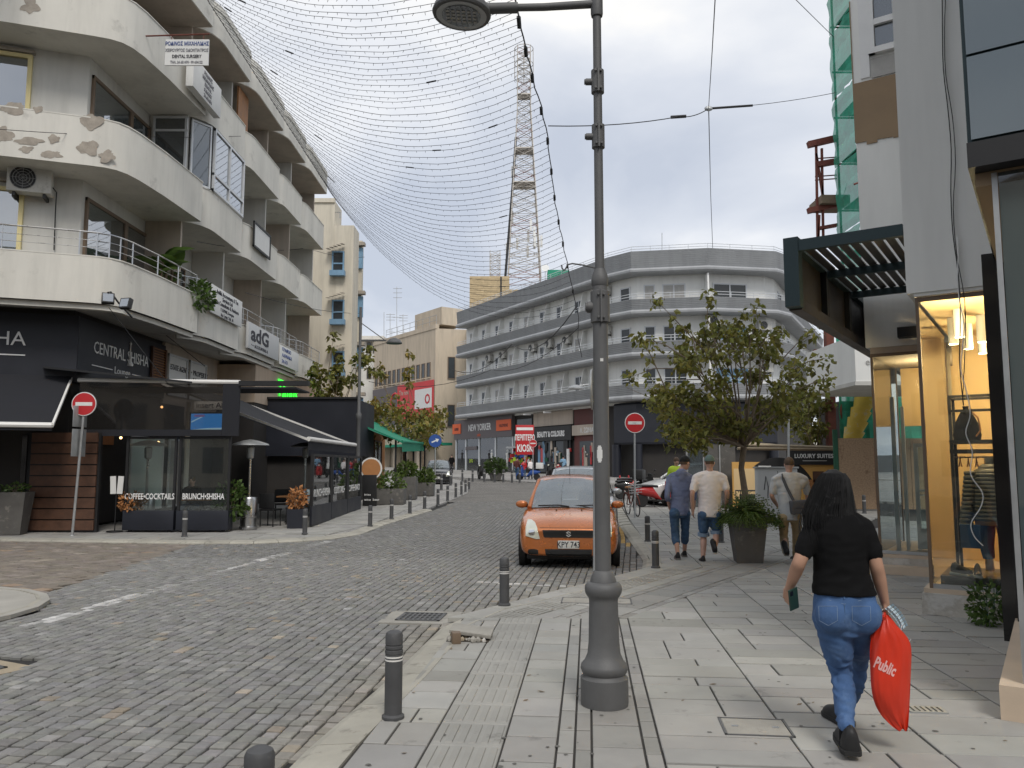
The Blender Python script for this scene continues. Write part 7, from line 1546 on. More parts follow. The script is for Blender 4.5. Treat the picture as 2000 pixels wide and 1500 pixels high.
def make_bicycle(label, loc, rz, lean=.12):
    t = thing('bicycle', label, 'bicycle', loc, rz); L = Matrix.Rotation(lean,4,'Y'); bd = lambda mb, n, m: mb.build(n, m, t, 40, False)
    for y, n in ((-.52,'rear_wheel'),(.52,'front_wheel')):
        M = L @ Matrix.Translation((0,y,.34)) @ Matrix.Rotation(math.pi/2,4,'Y'); bd(MB(M).tube([(.33*math.cos(a),.33*math.sin(a),0) for a in np.linspace(0,2*math.pi,29)],.019,6),n,'rubber'); s = MB(M)
        for k in range(14): a = k*math.pi/7; s.cyl((0,0,(-1)**k*.02),(.32*math.cos(a),.32*math.sin(a),0),.0018,3)
        bd(s,'spokes','steel'); bd(MB(M).tube([(.37*math.cos(a),.37*math.sin(a),0) for a in np.linspace(1.7,4.4,12)],.02,5),'mudguard','rust')
    f = MB(L)
    for a, b in (((0,-.1,.3),(0,-.18,.85)),((0,-.1,.3),(0,.36,.72)),((0,-.17,.6),(0,.34,.82)),((0,-.52,.34),(0,-.1,.3)),((0,-.52,.34),(0,-.17,.78)),((0,.33,.92),(0,.52,.34))): f.cyl(a,b,.016,8)
    bd(f,'frame','rust'); bd(MB(L).tube([(-.28,.15,1.05),(-.2,.28,1.06),(0,.33,1.0),(.2,.28,1.06),(.28,.15,1.05)],.012,6),'handlebar','chrome'); bd(MB(L).rbox(-.08,-.32,.86,.08,-.06,.92,.03),'saddle','leather_tan')
    k = MB(L)
    for z in (.74,.82,.90,.98): k.tube([(-.17,.44,z),(.17,.44,z),(.17,.70,z),(-.17,.70,z),(-.17,.44,z)],.006,4)
    for x in (-.17,-.06,.06,.17):
        for y in (.44,.70): k.cyl((x*.9,y,.72),(x,y,.98),.006,4)
    bd(k,'basket','galv'); bd(MB(L).lathe([(.09,-.006),(.09,.006)],16,M=Matrix.Translation((.03,-.1,.3)) @ Matrix.Rotation(math.pi/2,4,'Y')),'chainring','steel'); bd(MB(L).cyl((.0,-.1,.3),(.06,-.1,.3),.012,6),'crank','steel'); return t
p = G(1240,1008); make_bicycle('rust brown bicycle with wire basket leaning on the no entry pole', (p.x-.02,p.y+.3,p.z), R(188), .1)
# ------------------------------------------------------------------ trees and the big planter
def make_tree(label, base, htrunk, clumps, nleaf, s, seed, shoots=(), rt=.10, name='street_tree', leafm='leaf', spread=.55, lo=.45, hi=1.5, warm=.3):
    r = random.Random(seed); t = thing(name, label, 'tree', tuple(base)); base = Vector(base); fork = base+V(.05,0,htrunk)
    mb = MB().tube([base+V(0,0,-.05),base+V(.05,.02,htrunk*.45),base+V(-.03,.0,htrunk*.75),fork],[rt*1.25,rt,rt*.85,rt*.9],12); mb.build('trunk', 'bark', t)
    lb = MB(); lf = MB()
    def leaves(c, rad, n, squash=.75):
        for i in range(n):
            d = V(r.gauss(0,1),r.gauss(0,1),r.gauss(0,1)); d.normalize(); q = c+V(d.x*rad,d.y*rad,d.z*rad*squash)*(r.random()**.45)
            u = V(r.gauss(0,1),r.gauss(0,1),r.gauss(-.6,.6)); u.normalize(); w = u.cross(V(r.gauss(0,1),r.gauss(0,1),r.gauss(0,1))).normalized(); L = s*r.uniform(.6,1.35); W = L*.34; n_ = u.cross(w)
            o = len(lf.v); lf.v += [tuple(x) for x in (q, q+u*L*.45+w*W+n_*W*.3, q+u*L-V(0,0,L*.15), q+u*L*.45-w*W+n_*W*.3)]; lf.f.append((o,o+1,o+2,o+3))
    for c, rad in clumps:
        c = Vector(c); mid = fork.lerp(c,.5)+V(r.uniform(-.2,.2),r.uniform(-.2,.2),r.uniform(-.1,.25)); lb.tube([fork,mid,c],[rt*.42,rt*.2,.012],6); leaves(c, rad, nleaf)
        for k in range(3): e_ = c+V(r.gauss(0,1),r.gauss(0,1),r.gauss(0,.8))*rad*.7; lb.tube([mid.lerp(c,.6),e_],[.012,.004],4)
    for a, b in shoots:
        a = Vector(a); b = Vector(b); m = a.lerp(b,.55)+V(r.uniform(-.15,.15),r.uniform(-.15,.15),.1); lb.tube([a,m,b],[.018,.012,.006],5)
        leaves(b, .22, 26, 1.1); leaves(a.lerp(b,.7), .2, 16, 1.2)
    lb.build('branches', 'bark', t); o = lf.build('crown', leafm, t, smooth=0); tinted(o, lo, hi, seed, 4, warm); return t
r_ = random.Random(21); TY = 20.0; cl = []
outline = [(1290,760),(1330,720),(1380,690),(1450,680),(1510,690),(1560,720),(1590,760),(1570,800),(1510,820),(1440,830),(1370,830),(1310,820),(1280,800),(1340,770),(1400,740),(1470,730),(1530,760),(1490,780),(1420,790),(1360,790),(1300,850),(1360,860),(1420,850),(1270,780),(1545,790),(1380,650),(1430,650),(1330,690),(1480,655),(1400,810),(1460,840),(1340,840)]
for px, py in outline:
    for k in range(2): cl.append((P(1432+(px-1432)*.9+r_.uniform(-14,14),py+r_.uniform(-12,12),TY+r_.uniform(-1.7,1.7)), r_.uniform(.30,.50)))
sh = [(P(a,b,TY+r_.uniform(-.6,.6)),P(c,d,TY+r_.uniform(-.8,.8))) for a,b,c,d in ((1380,690,1283,588),(1400,680,1385,580),(1430,680,1455,612),(1330,720,1236,735),(1340,700,1262,665),(1360,690,1335,640),(1460,690,1478,600),(1520,710,1590,650),(1540,730,1612,700),(1390,680,1405,640),(1480,690,1520,650),(1300,760,1250,660),(1560,760,1618,740),(1430,680,1425,640))]
b_ = V(448/1560*TY,TY,0); make_tree('olive green street tree with twisted trunk behind the big planter', b_, 2.1, cl, 76, .15, 5, sh, .085, lo=.55, hi=1.8)
cl = [(P(px+r_.uniform(-6,6),py+r_.uniform(-6,6),31+r_.uniform(-1,1)), r_.uniform(.4,.7)) for px, py in ((1575,770),(1590,800),(1560,820),(1600,830),(1585,850),(1615,790),(1570,845),(1605,760))]
make_tree('second smaller tree behind the orange hoarding', V(590/1560*31,31,gz(31)), 1.9, cl, 110, .2, 8, (), .08)
cl = [(P(px+r_.uniform(-5,5),py+r_.uniform(-5,5),43+r_.uniform(-1.5,1.5)), r_.uniform(.6,1.0)) for px, py in ((728,790),(745,800),(770,810),(800,815),(830,812),(845,830),(815,835),(780,840),(750,840),(730,820),(850,815),(800,800),(765,795),(835,850))]
make_tree('autumn-toned tree above the green awning', V(-208/1560*43,43,gz(43)), 2.4, cl, 90, .26, 9, [(P(770,790,43),P(720,700,43)),(P(800,790,43),P(800,690,43)),(P(760,780,43),P(745,715,43)),(P(810,790,43),P(795,735,43))], .12, lo=.6, hi=1.6, warm=.6)
cl = [(P(px+r_.uniform(-3,3),py+r_.uniform(-3,3),50+r_.uniform(-1,1)), r_.uniform(.6,.9)) for px, py in ((815,840),(835,850),(850,835),(840,865),(820,860))]
make_tree('dark low tree beyond the green awning, before the parked dark car', V(-172/1560*50,50,gz(50)), 2.0, cl, 100, .24, 10, (), .1, lo=.35, hi=1.0, warm=.3)
cl = [(P(px,py,36+r_.uniform(-.8,.8)), r_.uniform(.3,.55)) for px, py in ((620,745),(640,730),(655,760),(625,770),(690,740),(705,700),(660,720),(640,770),(668,745),(610,730))]
make_tree('sparse leafy tree rising behind the black terrace box', V(-345/1560*36,36,gz(36)), 3.0, cl, 60, .24, 11, [(P(640,740,36),P(652,655,36)),(P(650,740,36),P(665,700,36)),(P(680,740,36),P(720,680,36)),(P(630,740,36),P(615,715,36)),(P(690,720,36),P(735,725,36)),(P(560,735,36),P(548,690,36))], .09)
pb = G(1470,1101); t = thing('big_planter', 'tall grey tapered planter with bushy green trailing plant on the right pavement', 'planter', tuple(pb)); M = Matrix.Translation(pb+V(0,.25,0)) @ Matrix.Rotation(-.12,4,'Z')
w0, w1, ph = .21, .30, .80; vs = [(a*w,b*w,z) for w, z in ((w0,0),(w1,ph),(w1-.035,ph),(w1-.04,ph-.08)) for a, b in ((-1,-1),(1,-1),(1,1),(-1,1))]
MB(M).add(vs,[(3,2,1,0)]+[(j*4+i,j*4+(i+1)%4,j*4+4+(i+1)%4,j*4+4+i) for j in range(3) for i in range(4)]).build('pot', 'pot_grey', t, smooth=0); MB(M).box(-.25,-.25,ph-.1,.25,.25,ph-.07).build('soil', 'soil', t, smooth=0)
mb = MB(); r_ = random.Random(31); c0 = M @ V(0,0,ph)
for i in range(900):
    a = r_.uniform(0,6.28); k = r_.random()**.6; d = V(math.cos(a)*k,math.sin(a)*k,r_.uniform(.15,.9)*(1.15-k)); p0 = c0+V(d.x*.2,d.y*.2,-.02); L = r_.uniform(.18,.37)*(1+.15*k); pts = [p0]; v = d.normalized() if d.length > .01 else V(0,0,1)
    for s_ in range(5): v = (v+V(0,0,-.20-.1*k)).normalized() if s_ > 0 else v; pts.append(pts[-1]+v*L/4.2)
    sd = v.cross(V(0,0,1)); sd = sd.normalized() if sd.length > .01 else V(1,0,0); w = .010
    o = len(mb.v)
    for j, p in enumerate(pts): ww = w*(1-j/6.5); mb.v += [tuple(p-sd*ww), tuple(p+sd*ww)]
    mb.f += [(o+2*j,o+2*j+1,o+2*j+3,o+2*j+2) for j in range(5)]
    for j in (2,3,4,5):      # side leaflets
        for s2 in (-1,1): q = pts[j]; u = (sd*s2+v*.6+V(0,0,r_.uniform(-.3,.3))).normalized()*r_.uniform(.03,.06); n2 = u.cross(v).normalized()*.009; o = len(mb.v); mb.v += [tuple(x) for x in (q,q+u*.5+n2,q+u,q+u*.5-n2)]; mb.f.append((o,o+1,o+2,o+3))
tinted(mb.build('foliage', 'leaf_green', t, smooth=0), .5, 1.6, 6, 44, .3)
p = G(968,938); plant('round dark shrub in a pot before the clothes shop window', p, .75, 1.0, 700, .2, (.3,.42,.5), 'pot_grey', 'leaf_green', seed=44, lo=.35, hi=.9)
# ------------------------------------------------------------------ people
def solid(mb, voxel, smooth=4, wr=0, wf=14, sub=False):
    me = bpy.data.meshes.new('tmp'); me.from_pydata(mb.v, [], mb.f); me.update(); ob = bpy.data.objects.new('tmp', me); C.objects.link(ob)
    m = ob.modifiers.new('r','REMESH'); m.mode = 'VOXEL'; m.voxel_size = voxel; m.use_smooth_shade = True
    m = ob.modifiers.new('s','SMOOTH'); m.factor = .5; m.iterations = smooth
    r = bpy.data.meshes.new_from_object(ob.evaluated_get(bpy.context.evaluated_depsgraph_get())); bpy.data.objects.remove(ob)
    if wr:
        ns = [v.normal.copy() for v in r.vertices]
        for v, n in zip(r.vertices, ns):
            c = v.co; k = noise.noise(V(c.x*wf*.7,c.y*wf*.7,c.z*wf*1.5)); k2 = noise.noise(V(c.x*wf*1.6+7,c.y*wf*1.6,c.z*wf*2.6)); v.co += n*(wr*(-abs(k)*1.6+.4*k2))
        r.update()
    r.shade_smooth(); return r
def chain(mb, pts, rad, n=14, steps=5):
    """smooth tapering limb with rounded ends"""
    pts = [Vector(p) for p in pts]; k = len(pts); P_ = []; Rr = []
    for i in range(k-1):
        p0, p1, p2, p3 = pts[max(i-1,0)], pts[i], pts[i+1], pts[min(i+2,k-1)]
        for j in range(steps):
            t = j/steps; P_.append(.5*((2*p1)+(p2-p0)*t+(2*p0-5*p1+4*p2-p3)*t*t+(3*p1-p0-3*p2+p3)*t**3)); Rr.append(rad[i]+(rad[i+1]-rad[i])*(t*t*(3-2*t)))
    P_.append(pts[-1]); Rr.append(rad[-1]); mb.tube(P_, Rr, n); mb.sphere(P_[0], Rr[0]*.98, 6); mb.sphere(P_[-1], Rr[-1]*.98, 6); return mb
def rings(mb, specs, f, n=20):
    """stacked ellipses: (centre, half width, half depth)"""
    f = Vector((f[0],f[1],0)).normalized(); r = V(f.y,-f.x,0)
    mb.strip([[c+r*rx*math.cos(q)+f*ry*math.sin(q) for q in [2*math.pi*j/n for j in range(n)]] for c, rx, ry in [(Vector(c),a,b) for c, a, b in specs]]); return mb
HEADP = [(0,.28,.34,.16),(.07,.50,.58,.12),(.22,.74,.82,.05),(.42,.94,.97,.01),(.58,1,1,0),(.74,.96,.96,-.01),(.88,.76,.78,-.02),(.97,.42,.44,-.02),(1,.12,.14,-.02)]
def head(mb, c, s, f, lo=0, k=1.0, back=0, grow=0):
    f = Vector((f[0],f[1],0)).normalized(); h, w, d = .235*s, .078*s*k+grow, .098*s*k+grow
    rings(mb, [(Vector(c)+V(0,0,(t-.5)*h+(grow if t > .9 else 0))+f*(o*d*1.2-back), a*w, b*d) for t, a, b, o in HEADP if t >= lo], f)
    return mb
def hand(mb, w, d, pn, side, s=1.0, curl=.5, fr=.0092):
    """palm and five fingers; w wrist, d direction of the hand, pn direction the palm faces, side = thumb side"""
    d = Vector(d).normalized(); pn = Vector(pn); pn = (pn-d*pn.dot(d)).normalized(); sd = Vector(side); sd = (sd-d*sd.dot(d)-pn*sd.dot(pn)).normalized()
    c = Vector(w)+d*.045*s; 
    for k in np.linspace(-.028,.028,4): chain(mb, [Vector(w)+sd*k*.55*s, c+sd*k*s, Vector(w)+d*.085*s+sd*k*s], [.014*s,.0155*s,.013*s], 8, 3)
    for i, (o, L) in enumerate(((.030,.070),(.010,.078),(-.010,.073),(-.029,.056))):
        p = Vector(w)+d*.085*s+sd*o*s; v = d.copy(); pts = [p]; 
        for j in range(3): a = curl*(.75+.25*j); v = (v*math.cos(a)+pn*math.sin(a)).normalized(); pn2 = pn; pts.append(pts[-1]+v*L*s*(.45,.32,.24)[j])
        chain(mb, pts, [fr*s,fr*s*.95,fr*s*.88,fr*s*.75], 8, 3)
    p = Vector(w)+d*.025*s+sd*.026*s; v = (d*.6+sd*.75+pn*.35).normalized(); v2 = (d*.85+sd*.15+pn*.5).normalized(); chain(mb, [p,p+v*.035*s,p+v*.035*s+v2*.03*s,p+v*.035*s+v2*.052*s], [.012*s,.011*s,.0095*s,.0075*s], 8, 3)
def shoe(up, so, heel, d, pitch=0, s=1.0, w=1.0, h=1.0):
    d = Vector((d[0],d[1],0)).normalized(); r = V(d.y,-d.x,0); M = Matrix((r,d,V(0,0,1))).transposed().to_4x4(); M.translation = Vector(heel); M = M @ Matrix.Rotation(-pitch,4,'X')
    L = .27*s; pr = [(0,.028,.095),(.06,.038,.115),(.22,.042,.12),(.38,.042,.095),(.55,.047,.07),(.75,.05,.055),(.9,.043,.045),(1,.022,.03)]
    up.strip([[M @ V(ww*w*s*math.cos(q),t*L,.018*s+hh*h*s*max(0,math.sin(q))) for q in np.linspace(0,math.pi,11)]+[M @ V(-ww*w*s,t*L,.012*s),M @ V(ww*w*s,t*L,.012*s)] for t, ww, hh in pr])
    so.strip([[M @ V(x*(ww*w+.006)*s,t*L*1.03-.006,z) for x, z in ((-1,.0),(1,.0),(1,.026*s),(-1,.026*s))] for t, ww, hh in pr])
    return M
def person(label, J, f, top, bottom, sleeve=.55, hem=1.0, s=1.0, voxel=.014, skin='skin_pale', hairm='hair_brown', cap=None, shoem='shoe_black', solem='sole_grey', tors=1.0, hood=False, group=None, shoes=True, legw=1.0, pitches=(0,0), cuff=None, shoe_dirs=None):
    """J: world joints. sleeve and hem are fractions of arm and leg covered"""
    base = (J['anL']+J['anR'])/2; t = thing('person', label, 'person', (base.x,base.y,min(J['anL'].z,J['anR'].z)-.08*s), 0, group); f = Vector((f[0],f[1],0)).normalized(); r = V(f.y,-f.x,0)
    b = MB(); head(b, J['head'], s, J.get('look',f)); lk = Vector(J.get('look',f)).normalized(); lr = V(lk.y,-lk.x,0)
    chain(b, [J['neck']+V(0,0,-.05*s), J['neck']+V(0,0,.03*s), J['head']+V(0,0,-.05*s)], [.062*s,.055*s,.055*s]); b.sphere(J['head']+lk*.098*s+V(0,0,-.02*s),.016*s,6,(.8,1.2,1.4))
    for k in (-1,1): b.sphere(J['head']+lr*k*.078*s-lk*.005*s+V(0,0,-.01*s),.026*s,6,(.45,.8,1.2))
    for S_ in 'LR':
        chain(b, [J['sh'+S_],J['sh'+S_].lerp(J['el'+S_],.6),J['el'+S_],J['wr'+S_]], [.034*s,.044*s if sleeve < .5 else .034*s,.041*s if sleeve < .5 else .036*s,.029*s]); d = (J['wr'+S_]-J['el'+S_]).normalized(); hand(b, J['wr'+S_]-d*.005, d, r*(1 if S_ == 'L' else -1)+f*.2, f, s*1.02, J.get('curl',.45), .0105)
        calf = J['kn'+S_].lerp(J['an'+S_],.35)-f*.018*s; kf = .8 if hem > .5 else 1; chain(b, [J['hip'+S_],J['kn'+S_],calf,J['an'+S_]], [.065*s,.056*s*kf,.055*s*(.85 if hem > .5 else 1),.036*s])
    rings(b, [(J['hipL'].lerp(J['hipR'],.5)+V(0,0,-.02),.14*s,.10*s),(J['neck']+V(0,0,-.25*s),.15*s,.10*s),(J['neck']+V(0,0,-.06*s),.13*s,.08*s)], f); bo = link('body', solid(b, voxel, 3), skin, t)
    for k in (-1,1): MB().sphere(J['head']+lk*.09*s+lr*k*.032*s+V(0,0,.012*s),.011*s,5).build('eye', 'hair_black', bo)
    MB().sphere(J['head']+lk*.092*s+V(0,0,-.062*s),.016*s,5,(1.5,.4,.45)).build('mouth', 'maroon', bo)
    q = MB(); nb = J['neck']; hc = J['hipL'].lerp(J['hipR'],.5)+V(0,0,J.get('hemz',-.06)*s); hm = lambda k: hc.lerp(nb,k); T = tors*s
    rings(q, [(hm(0),.178*T,.135*T),(hm(.12),.178*T,.135*T),(hm(.35),.170*T,.125*T),(hm(.6),.186*T,.128*T),(hm(.8),.19*T,.118*T),(hm(.92),.165*T,.10*T),(hm(1.0),.085*T,.075*T)], f)
    for S_ in 'LR':
        sh, el, wr = J['sh'+S_], J['el'+S_], J['wr'+S_]; 
        if sleeve <= .6: chain(q, [sh, sh.lerp(el,sleeve/.5)], [.060*T,.062*T])
        else: chain(q, [sh, el, el.lerp(wr,(sleeve-.5)/.5)], [.060*T,.055*T,.046*T])
        chain(q, [nb+V(0,0,-.035*s), nb.lerp(sh,.55)+V(0,0,-.004*s), sh], [.066*T,.066*T,.060*T]); chain(q, [sh.lerp(hm(.55),.25), hm(.62)], [.085*T,.11*T])
    if hood: q.sphere(nb-f*.07*s+V(0,0,-.02),.10*s,8,(1.15,.75,.85)); q.sphere(nb-f*.09*s+V(0,0,-.09),.075*s,8,(1,.6,1.0))
    link('top', solid(q, voxel, 3, .007*s, 11), top, t)
    q = MB(); pc = J['hipL'].lerp(J['hipR'],.5); rings(q, [(pc+V(0,0,-.10*s),.12*s,.10*s),(pc+V(0,0,-.03*s),.165*s*legw,.125*s),(pc+V(0,0,.10*s),.16*s,.12*s),(pc+V(0,0,.16*s),.155*s,.115*s)], f)
    for S_ in 'LR':
        hp, kn, an = J['hip'+S_], J['kn'+S_], J['an'+S_]; q.sphere(hp-f*.045*s+V(0,0,-.02*s),.098*s,8); L = legw*s
        if hem <= .5: chain(q, [hp, hp.lerp(kn,hem/.5)], [.105*L,.092*L])
        elif hem < .75: chain(q, [hp, kn, kn.lerp(an,(hem-.5)/.5)], [.102*L,.082*L,.080*L])
        else: chain(q, [hp, kn, kn.lerp(an,(hem-.5)/.5)], [.100*L,.074*L,.062*L])
    bt = link('trousers', solid(q, voxel, 3, .009*s, 11), bottom, t)
    if cuff:
        for S_ in 'LR': e_ = J['hip'+S_].lerp(J['kn'+S_],hem/.5); d = (J['kn'+S_]-J['hip'+S_]).normalized(); MB().tube([e_-d*.02+d*.075,e_+d*.09+d*.022],.099*legw*s,18).build('cuff', cuff, bt)
    for i, S_ in enumerate('LR'):
        if not shoes: break
        u, o = MB(), MB(); a = J['an'+S_]; sd = Vector(shoe_dirs[i]) if shoe_dirs else f; d2 = sd.normalized(); pt = pitches[i]; heel = a+V(0,0,-.085*s*math.cos(pt))-d2*(.06*s*math.cos(pt)-.085*s*math.sin(pt)*0); shoe(u, o, heel, d2, pt, s, 1.05)
        so_ = u.build('shoe', shoem, t, 60); o.build('sole', solem, so_, 40)
    if cap:
        c_ = MB(); head(c_, J['head']+V(0,0,.012*s), s, lk, .56, 1.0, .0, .010*s); cp = c_.build('cap', cap, t, 60); bm_ = MB(); n = 12; e0 = J['head']+V(0,0,.028*s)
        up_ = [e0+lk*(.085*s+.085*s*math.sin(math.pi*i/n))+lr*(.075*s*math.cos(math.pi*i/n)) for i in range(n+1)]; bm_.add(up_+[p+V(0,0,-.006) for p in up_]+[e0+lk*.06*s,e0+lk*.06*s+V(0,0,-.006)],[(i,i+1,2*n+2) for i in range(n)]+[(n+1+i+1,n+1+i,2*n+3) for i in range(n)]+[(i+1,i,n+1+i,n+2+i) for i in range(n)]); bm_.build('peak', cap, cp)
        h_ = MB(); head(h_, J['head']+V(0,0,-.004)-lk*.006, s, lk, .40, .99, 0, .002); h_.build('hair', hairm, t, 60)
    else:
        h_ = MB(); head(h_, J['head']+V(0,0,.006*s)-lk*.010*s, s, lk, .36, 1.0, 0, .006*s); h_.build('hair', hairm, t, 60)
    return t
def PJ(Y, **k): return {n: P(v[0], v[1], Y+(v[2] if len(v) > 2 else 0)) for n, v in k.items()}
# man in blue hoodie
Y = 14.3
J = PJ(Y, head=(1338,905), neck=(1330,922), shL=(1308,932,.05), shR=(1348,932,.1), elL=(1303,966,-.05), elR=(1356,962,.0), wrL=(1308,992,.12), wrR=(1355,992,.1), hipL=(1317,1000), hipR=(1338,1000,.06), knL=(1319,1043,.05), knR=(1338,1042,.18), anL=(1324,1083,-.1), anR=(1337,1078,.35)); J['look'] = V(.75,.65,0)
person('man in a blue hoodie, denim shorts and dark cap walking away', J, (.1,1), 'hoodie_blue', 'denim_dark', .72, .70, 1.0, .014, 'skin_pale', 'hair_brown', 'hair_black', tors=.98, hood=True, legw=.95)
# man in pale pink shirt
J = PJ(14.0, head=(1386,904), neck=(1386,922), shL=(1359,933), shR=(1413,933), elL=(1352,966,-.08), elR=(1420,964,-.05), wrL=(1353,998,.05), wrR=(1418,992,.12), hipL=(1374,1003), hipR=(1397,1003), knL=(1374,1046,.06), knR=(1399,1040,-.0), anL=(1373,1090,-.02), anR=(1395,1074,-.28)); J['look'] = V(.1,1,0)
wp = J['wrL']; person('man in a pale pink T-shirt, denim shorts and grey-green cap walking away', J, (.03,1), 'tee_pink', 'denim_dark', .34, .36, 1.02, .014, 'skin_pale', 'hair_brown', 'cap_green', 'shoe_black', 'sole_white', tors=1.12, cuff='denim_hem', pitches=(0,-.85))
t = thing('wristwatch', 'black wristwatch on the left wrist of the man in pink', 'watch', tuple(wp)); MB().tube([wp+V(0,0,.035),wp+V(0,0,.065)],.036,14).build('strap', 'black', t); MB().rbox(wp.x-.045,wp.y-.02,wp.z+.035,wp.x-.033,wp.y+.02,wp.z+.067,.004).build('dial', 'black_gloss', t)
# man with shoulder bag
J = PJ(13.9, head=(1541,907), neck=(1541,924), shL=(1514,936), shR=(1572,936), elL=(1508,970,.05), elR=(1578,970,.1), wrL=(1520,990,.25), wrR=(1574,996,.25), hipL=(1530,1008), hipR=(1554,1008), knL=(1531,1046,.08), knR=(1556,1046,.2), anL=(1535,1079,-.25), anR=(1554,1086,.35)); J['hemz'] = -.07
person('man in a grey shirt and khaki trousers walking away with a crossbody bag', J, (.02,1), 'shirt_grey', 'khaki', .36, .97, 1.0, .014, 'skin_pale', 'hair_brown', None, 'shoe_black', 'sole_grey', tors=1.12, pitches=(-.95,0), legw=1.05)
sb_ = thing('shoulder_bag', 'dark grey crossbody bag on the back of the man in khaki', 'bag', tuple(P(1558,990,13.7))); bp_ = P(1560,990,13.66)
MB(Matrix.Translation(bp_) @ Matrix.Rotation(-.08,4,'Y')).rbox(-.14,-.07,-.12,.16,.07,.11,.03).build('pouch', 'bag_grey', sb_); MB(Matrix.Translation(bp_)).rbox(-.13,-.082,-.02,.15,-.06,.10,.01).build('flap', 'bag_grey', sb_)
stp = [P(1527,926,13.84),P(1529,934,13.80),P(1538,955,13.76),P(1550,978,13.70)]; ms_ = MB()
for a_, b_ in zip(stp[:-1],stp[1:]): ms_.bar(a_,b_,.012,.05)
ms_.build('strap', 'bag_grey', sb_)
# small figures
def small(label, px, ybase, yhead, Yq, top, bottom, f=(0,-1), cap=None, hairm='hair_black', sc=None, voxel=.03, sleeve=.8, hem=.97):
    b = P(px,ybase,Yq); h = P(px,yhead,Yq).z-b.z; s = h/1.76; o = V(b.x,Yq,b.z); f = Vector((f[0],f[1],0)).normalized(); r = V(f.y,-f.x,0); K = lambda x, y, z: o+r*x*s+f*y*s+V(0,0,z*s)
    J = dict(head=K(0,.02,1.64),neck=K(0,0,1.48),shL=K(-.19,0,1.42),shR=K(.19,0,1.42),elL=K(-.25,-.03,1.15),elR=K(.25,-.03,1.15),wrL=K(-.22,.16,.96),wrR=K(.22,.16,.96),hipL=K(-.09,0,.92),hipR=K(.09,0,.92),knL=K(-.1,.05,.5),knR=K(.1,-.02,.5),anL=K(-.1,.08,.09),anR=K(.1,-.08,.09))
    return person(label, J, f, top, bottom, sleeve, hem, s, voxel, 'skin_pale', hairm, cap)
gk = lambda Y_: 908+(1.65-gz(Y_))*1570/Y_
small('site worker in a lime vest beyond the man in the hoodie', 1323, gk(25), 893, 25, 'hivis', 'denim_dark', (0,-1), None, 'hair_brown')
small('customer in a maroon top standing left at the kiosk', 1010, 939, 892, 57, 'maroon', 'denim_dark', (.6,.8)); small('customer in a pale red top in the middle at the kiosk', 1023, 938, 897, 57.5, 'red_sign', 'denim_dark', (-.4,.9)); small('customer in a pink top right of the other two at the kiosk', 1036, 938, 896, 57.5, 'tee_pink', 'shoe_black', (-.6,.8))
small('passer-by in blue before the beauty shop door', 1100, 932, 890, 60, 'blue_shutter', 'shoe_black', (.2,.9)); small('dark figure standing in the doorway under the green canopy', 882, 925, 888, 74, 'tee_black', 'shoe_black', (0,-1))
b = V(P(376,950,21.9).x,21.9,0); K = lambda x, y, z: b+V(x,y,z)
J = dict(head=K(0,-.03,1.22),neck=K(0,0,1.06),shL=K(-.19,0,1.0),shR=K(.19,0,1.0),elL=K(-.27,-.1,.78),elR=K(.27,-.1,.78),wrL=K(-.12,-.32,.76),wrR=K(.12,-.32,.76),hipL=K(-.09,.05,.52),hipR=K(.09,.05,.52),knL=K(-.11,-.36,.50),knR=K(.11,-.36,.50),anL=K(-.11,-.36,.09),anR=K(.11,-.36,.09))
person('seated guest in dark clothes behind the BRUNCH screen', J, (0,-1), 'tee_black', 'denim_dark', .8, .97, .98, .02, 'skin_pale', 'hair_black'); chair_t('black chair under the seated guest', b.x, 22.0, 0)
# ---- the woman in the foreground
Y = 4.86
WJ = PJ(Y, head=(1627,957,.05), neck=(1632,1000,.02), shL=(1589,1029), shR=(1689,1029), elL=(1562,1096,-.03), elR=(1711,1102,-.05), wrL=(1541,1150,.10), wrR=(1729,1180,.02), hipL=(1622,1196), hipR=(1676,1196), knL=(1643,1316,.10), knR=(1674,1296,.28), anL=(1654,1434,-.14), anR=(1649,1399,.46))
wf = V(-.06,1,0).normalized(); wr_ = V(wf.y,-wf.x,0); wo = WJ['anL']; W = thing('person', 'woman in a black T-shirt and blue jeans walking away with long black hair', 'person', (1.9,4.85,0))
b = MB(); head(b, WJ['head'], .95, wf); chain(b, [WJ['neck']+V(0,0,-.08),WJ['neck']+V(0,0,.02),WJ['head']+V(0,0,-.04)], [.055,.047,.047]); b.sphere(WJ['head']+wf*.095,.015,6,(.8,1.2,1.4))
for S_, sg in (('L',-1),('R',1)):
    sh, el, wr = WJ['sh'+S_], WJ['el'+S_], WJ['wr'+S_]; chain(b, [sh, sh.lerp(el,.5)+V(0,-.004,0), el, el.lerp(wr,.3), wr], [.030,.045,.040,.040,.0255], 16, 6)
d = (WJ['wrL']-WJ['elL']).normalized(); hdL = (d+V(.10,.0,-.5)).normalized(); hand(b, WJ['wrL']-d*.008, hdL, V(.75,.2,.3), V(.2,.9,0), .96, .48, .0085)
d = (WJ['wrR']-WJ['elR']).normalized(); hdR = (d+V(-.08,0,-.6)).normalized(); hand(b, WJ['wrR']-d*.008, hdR, V(-.7,.4,.1), V(.1,.9,0), .96, .95, .0085)
rings(b, [(WJ['hipL'].lerp(WJ['hipR'],.5),.15,.11),(WJ['neck']+V(0,0,-.3),.13,.10),(WJ['neck']+V(0,0,-.08),.12,.075)], wf)
for S_ in 'LR': chain(b, [WJ['hip'+S_],WJ['kn'+S_],WJ['kn'+S_].lerp(WJ['an'+S_],.55),WJ['an'+S_],WJ['an'+S_]+V(0,0,-.05)], [.07,.045,.037,.033,.036])
bo = link('body', solid(b, .0068, 3), 'skin', W)
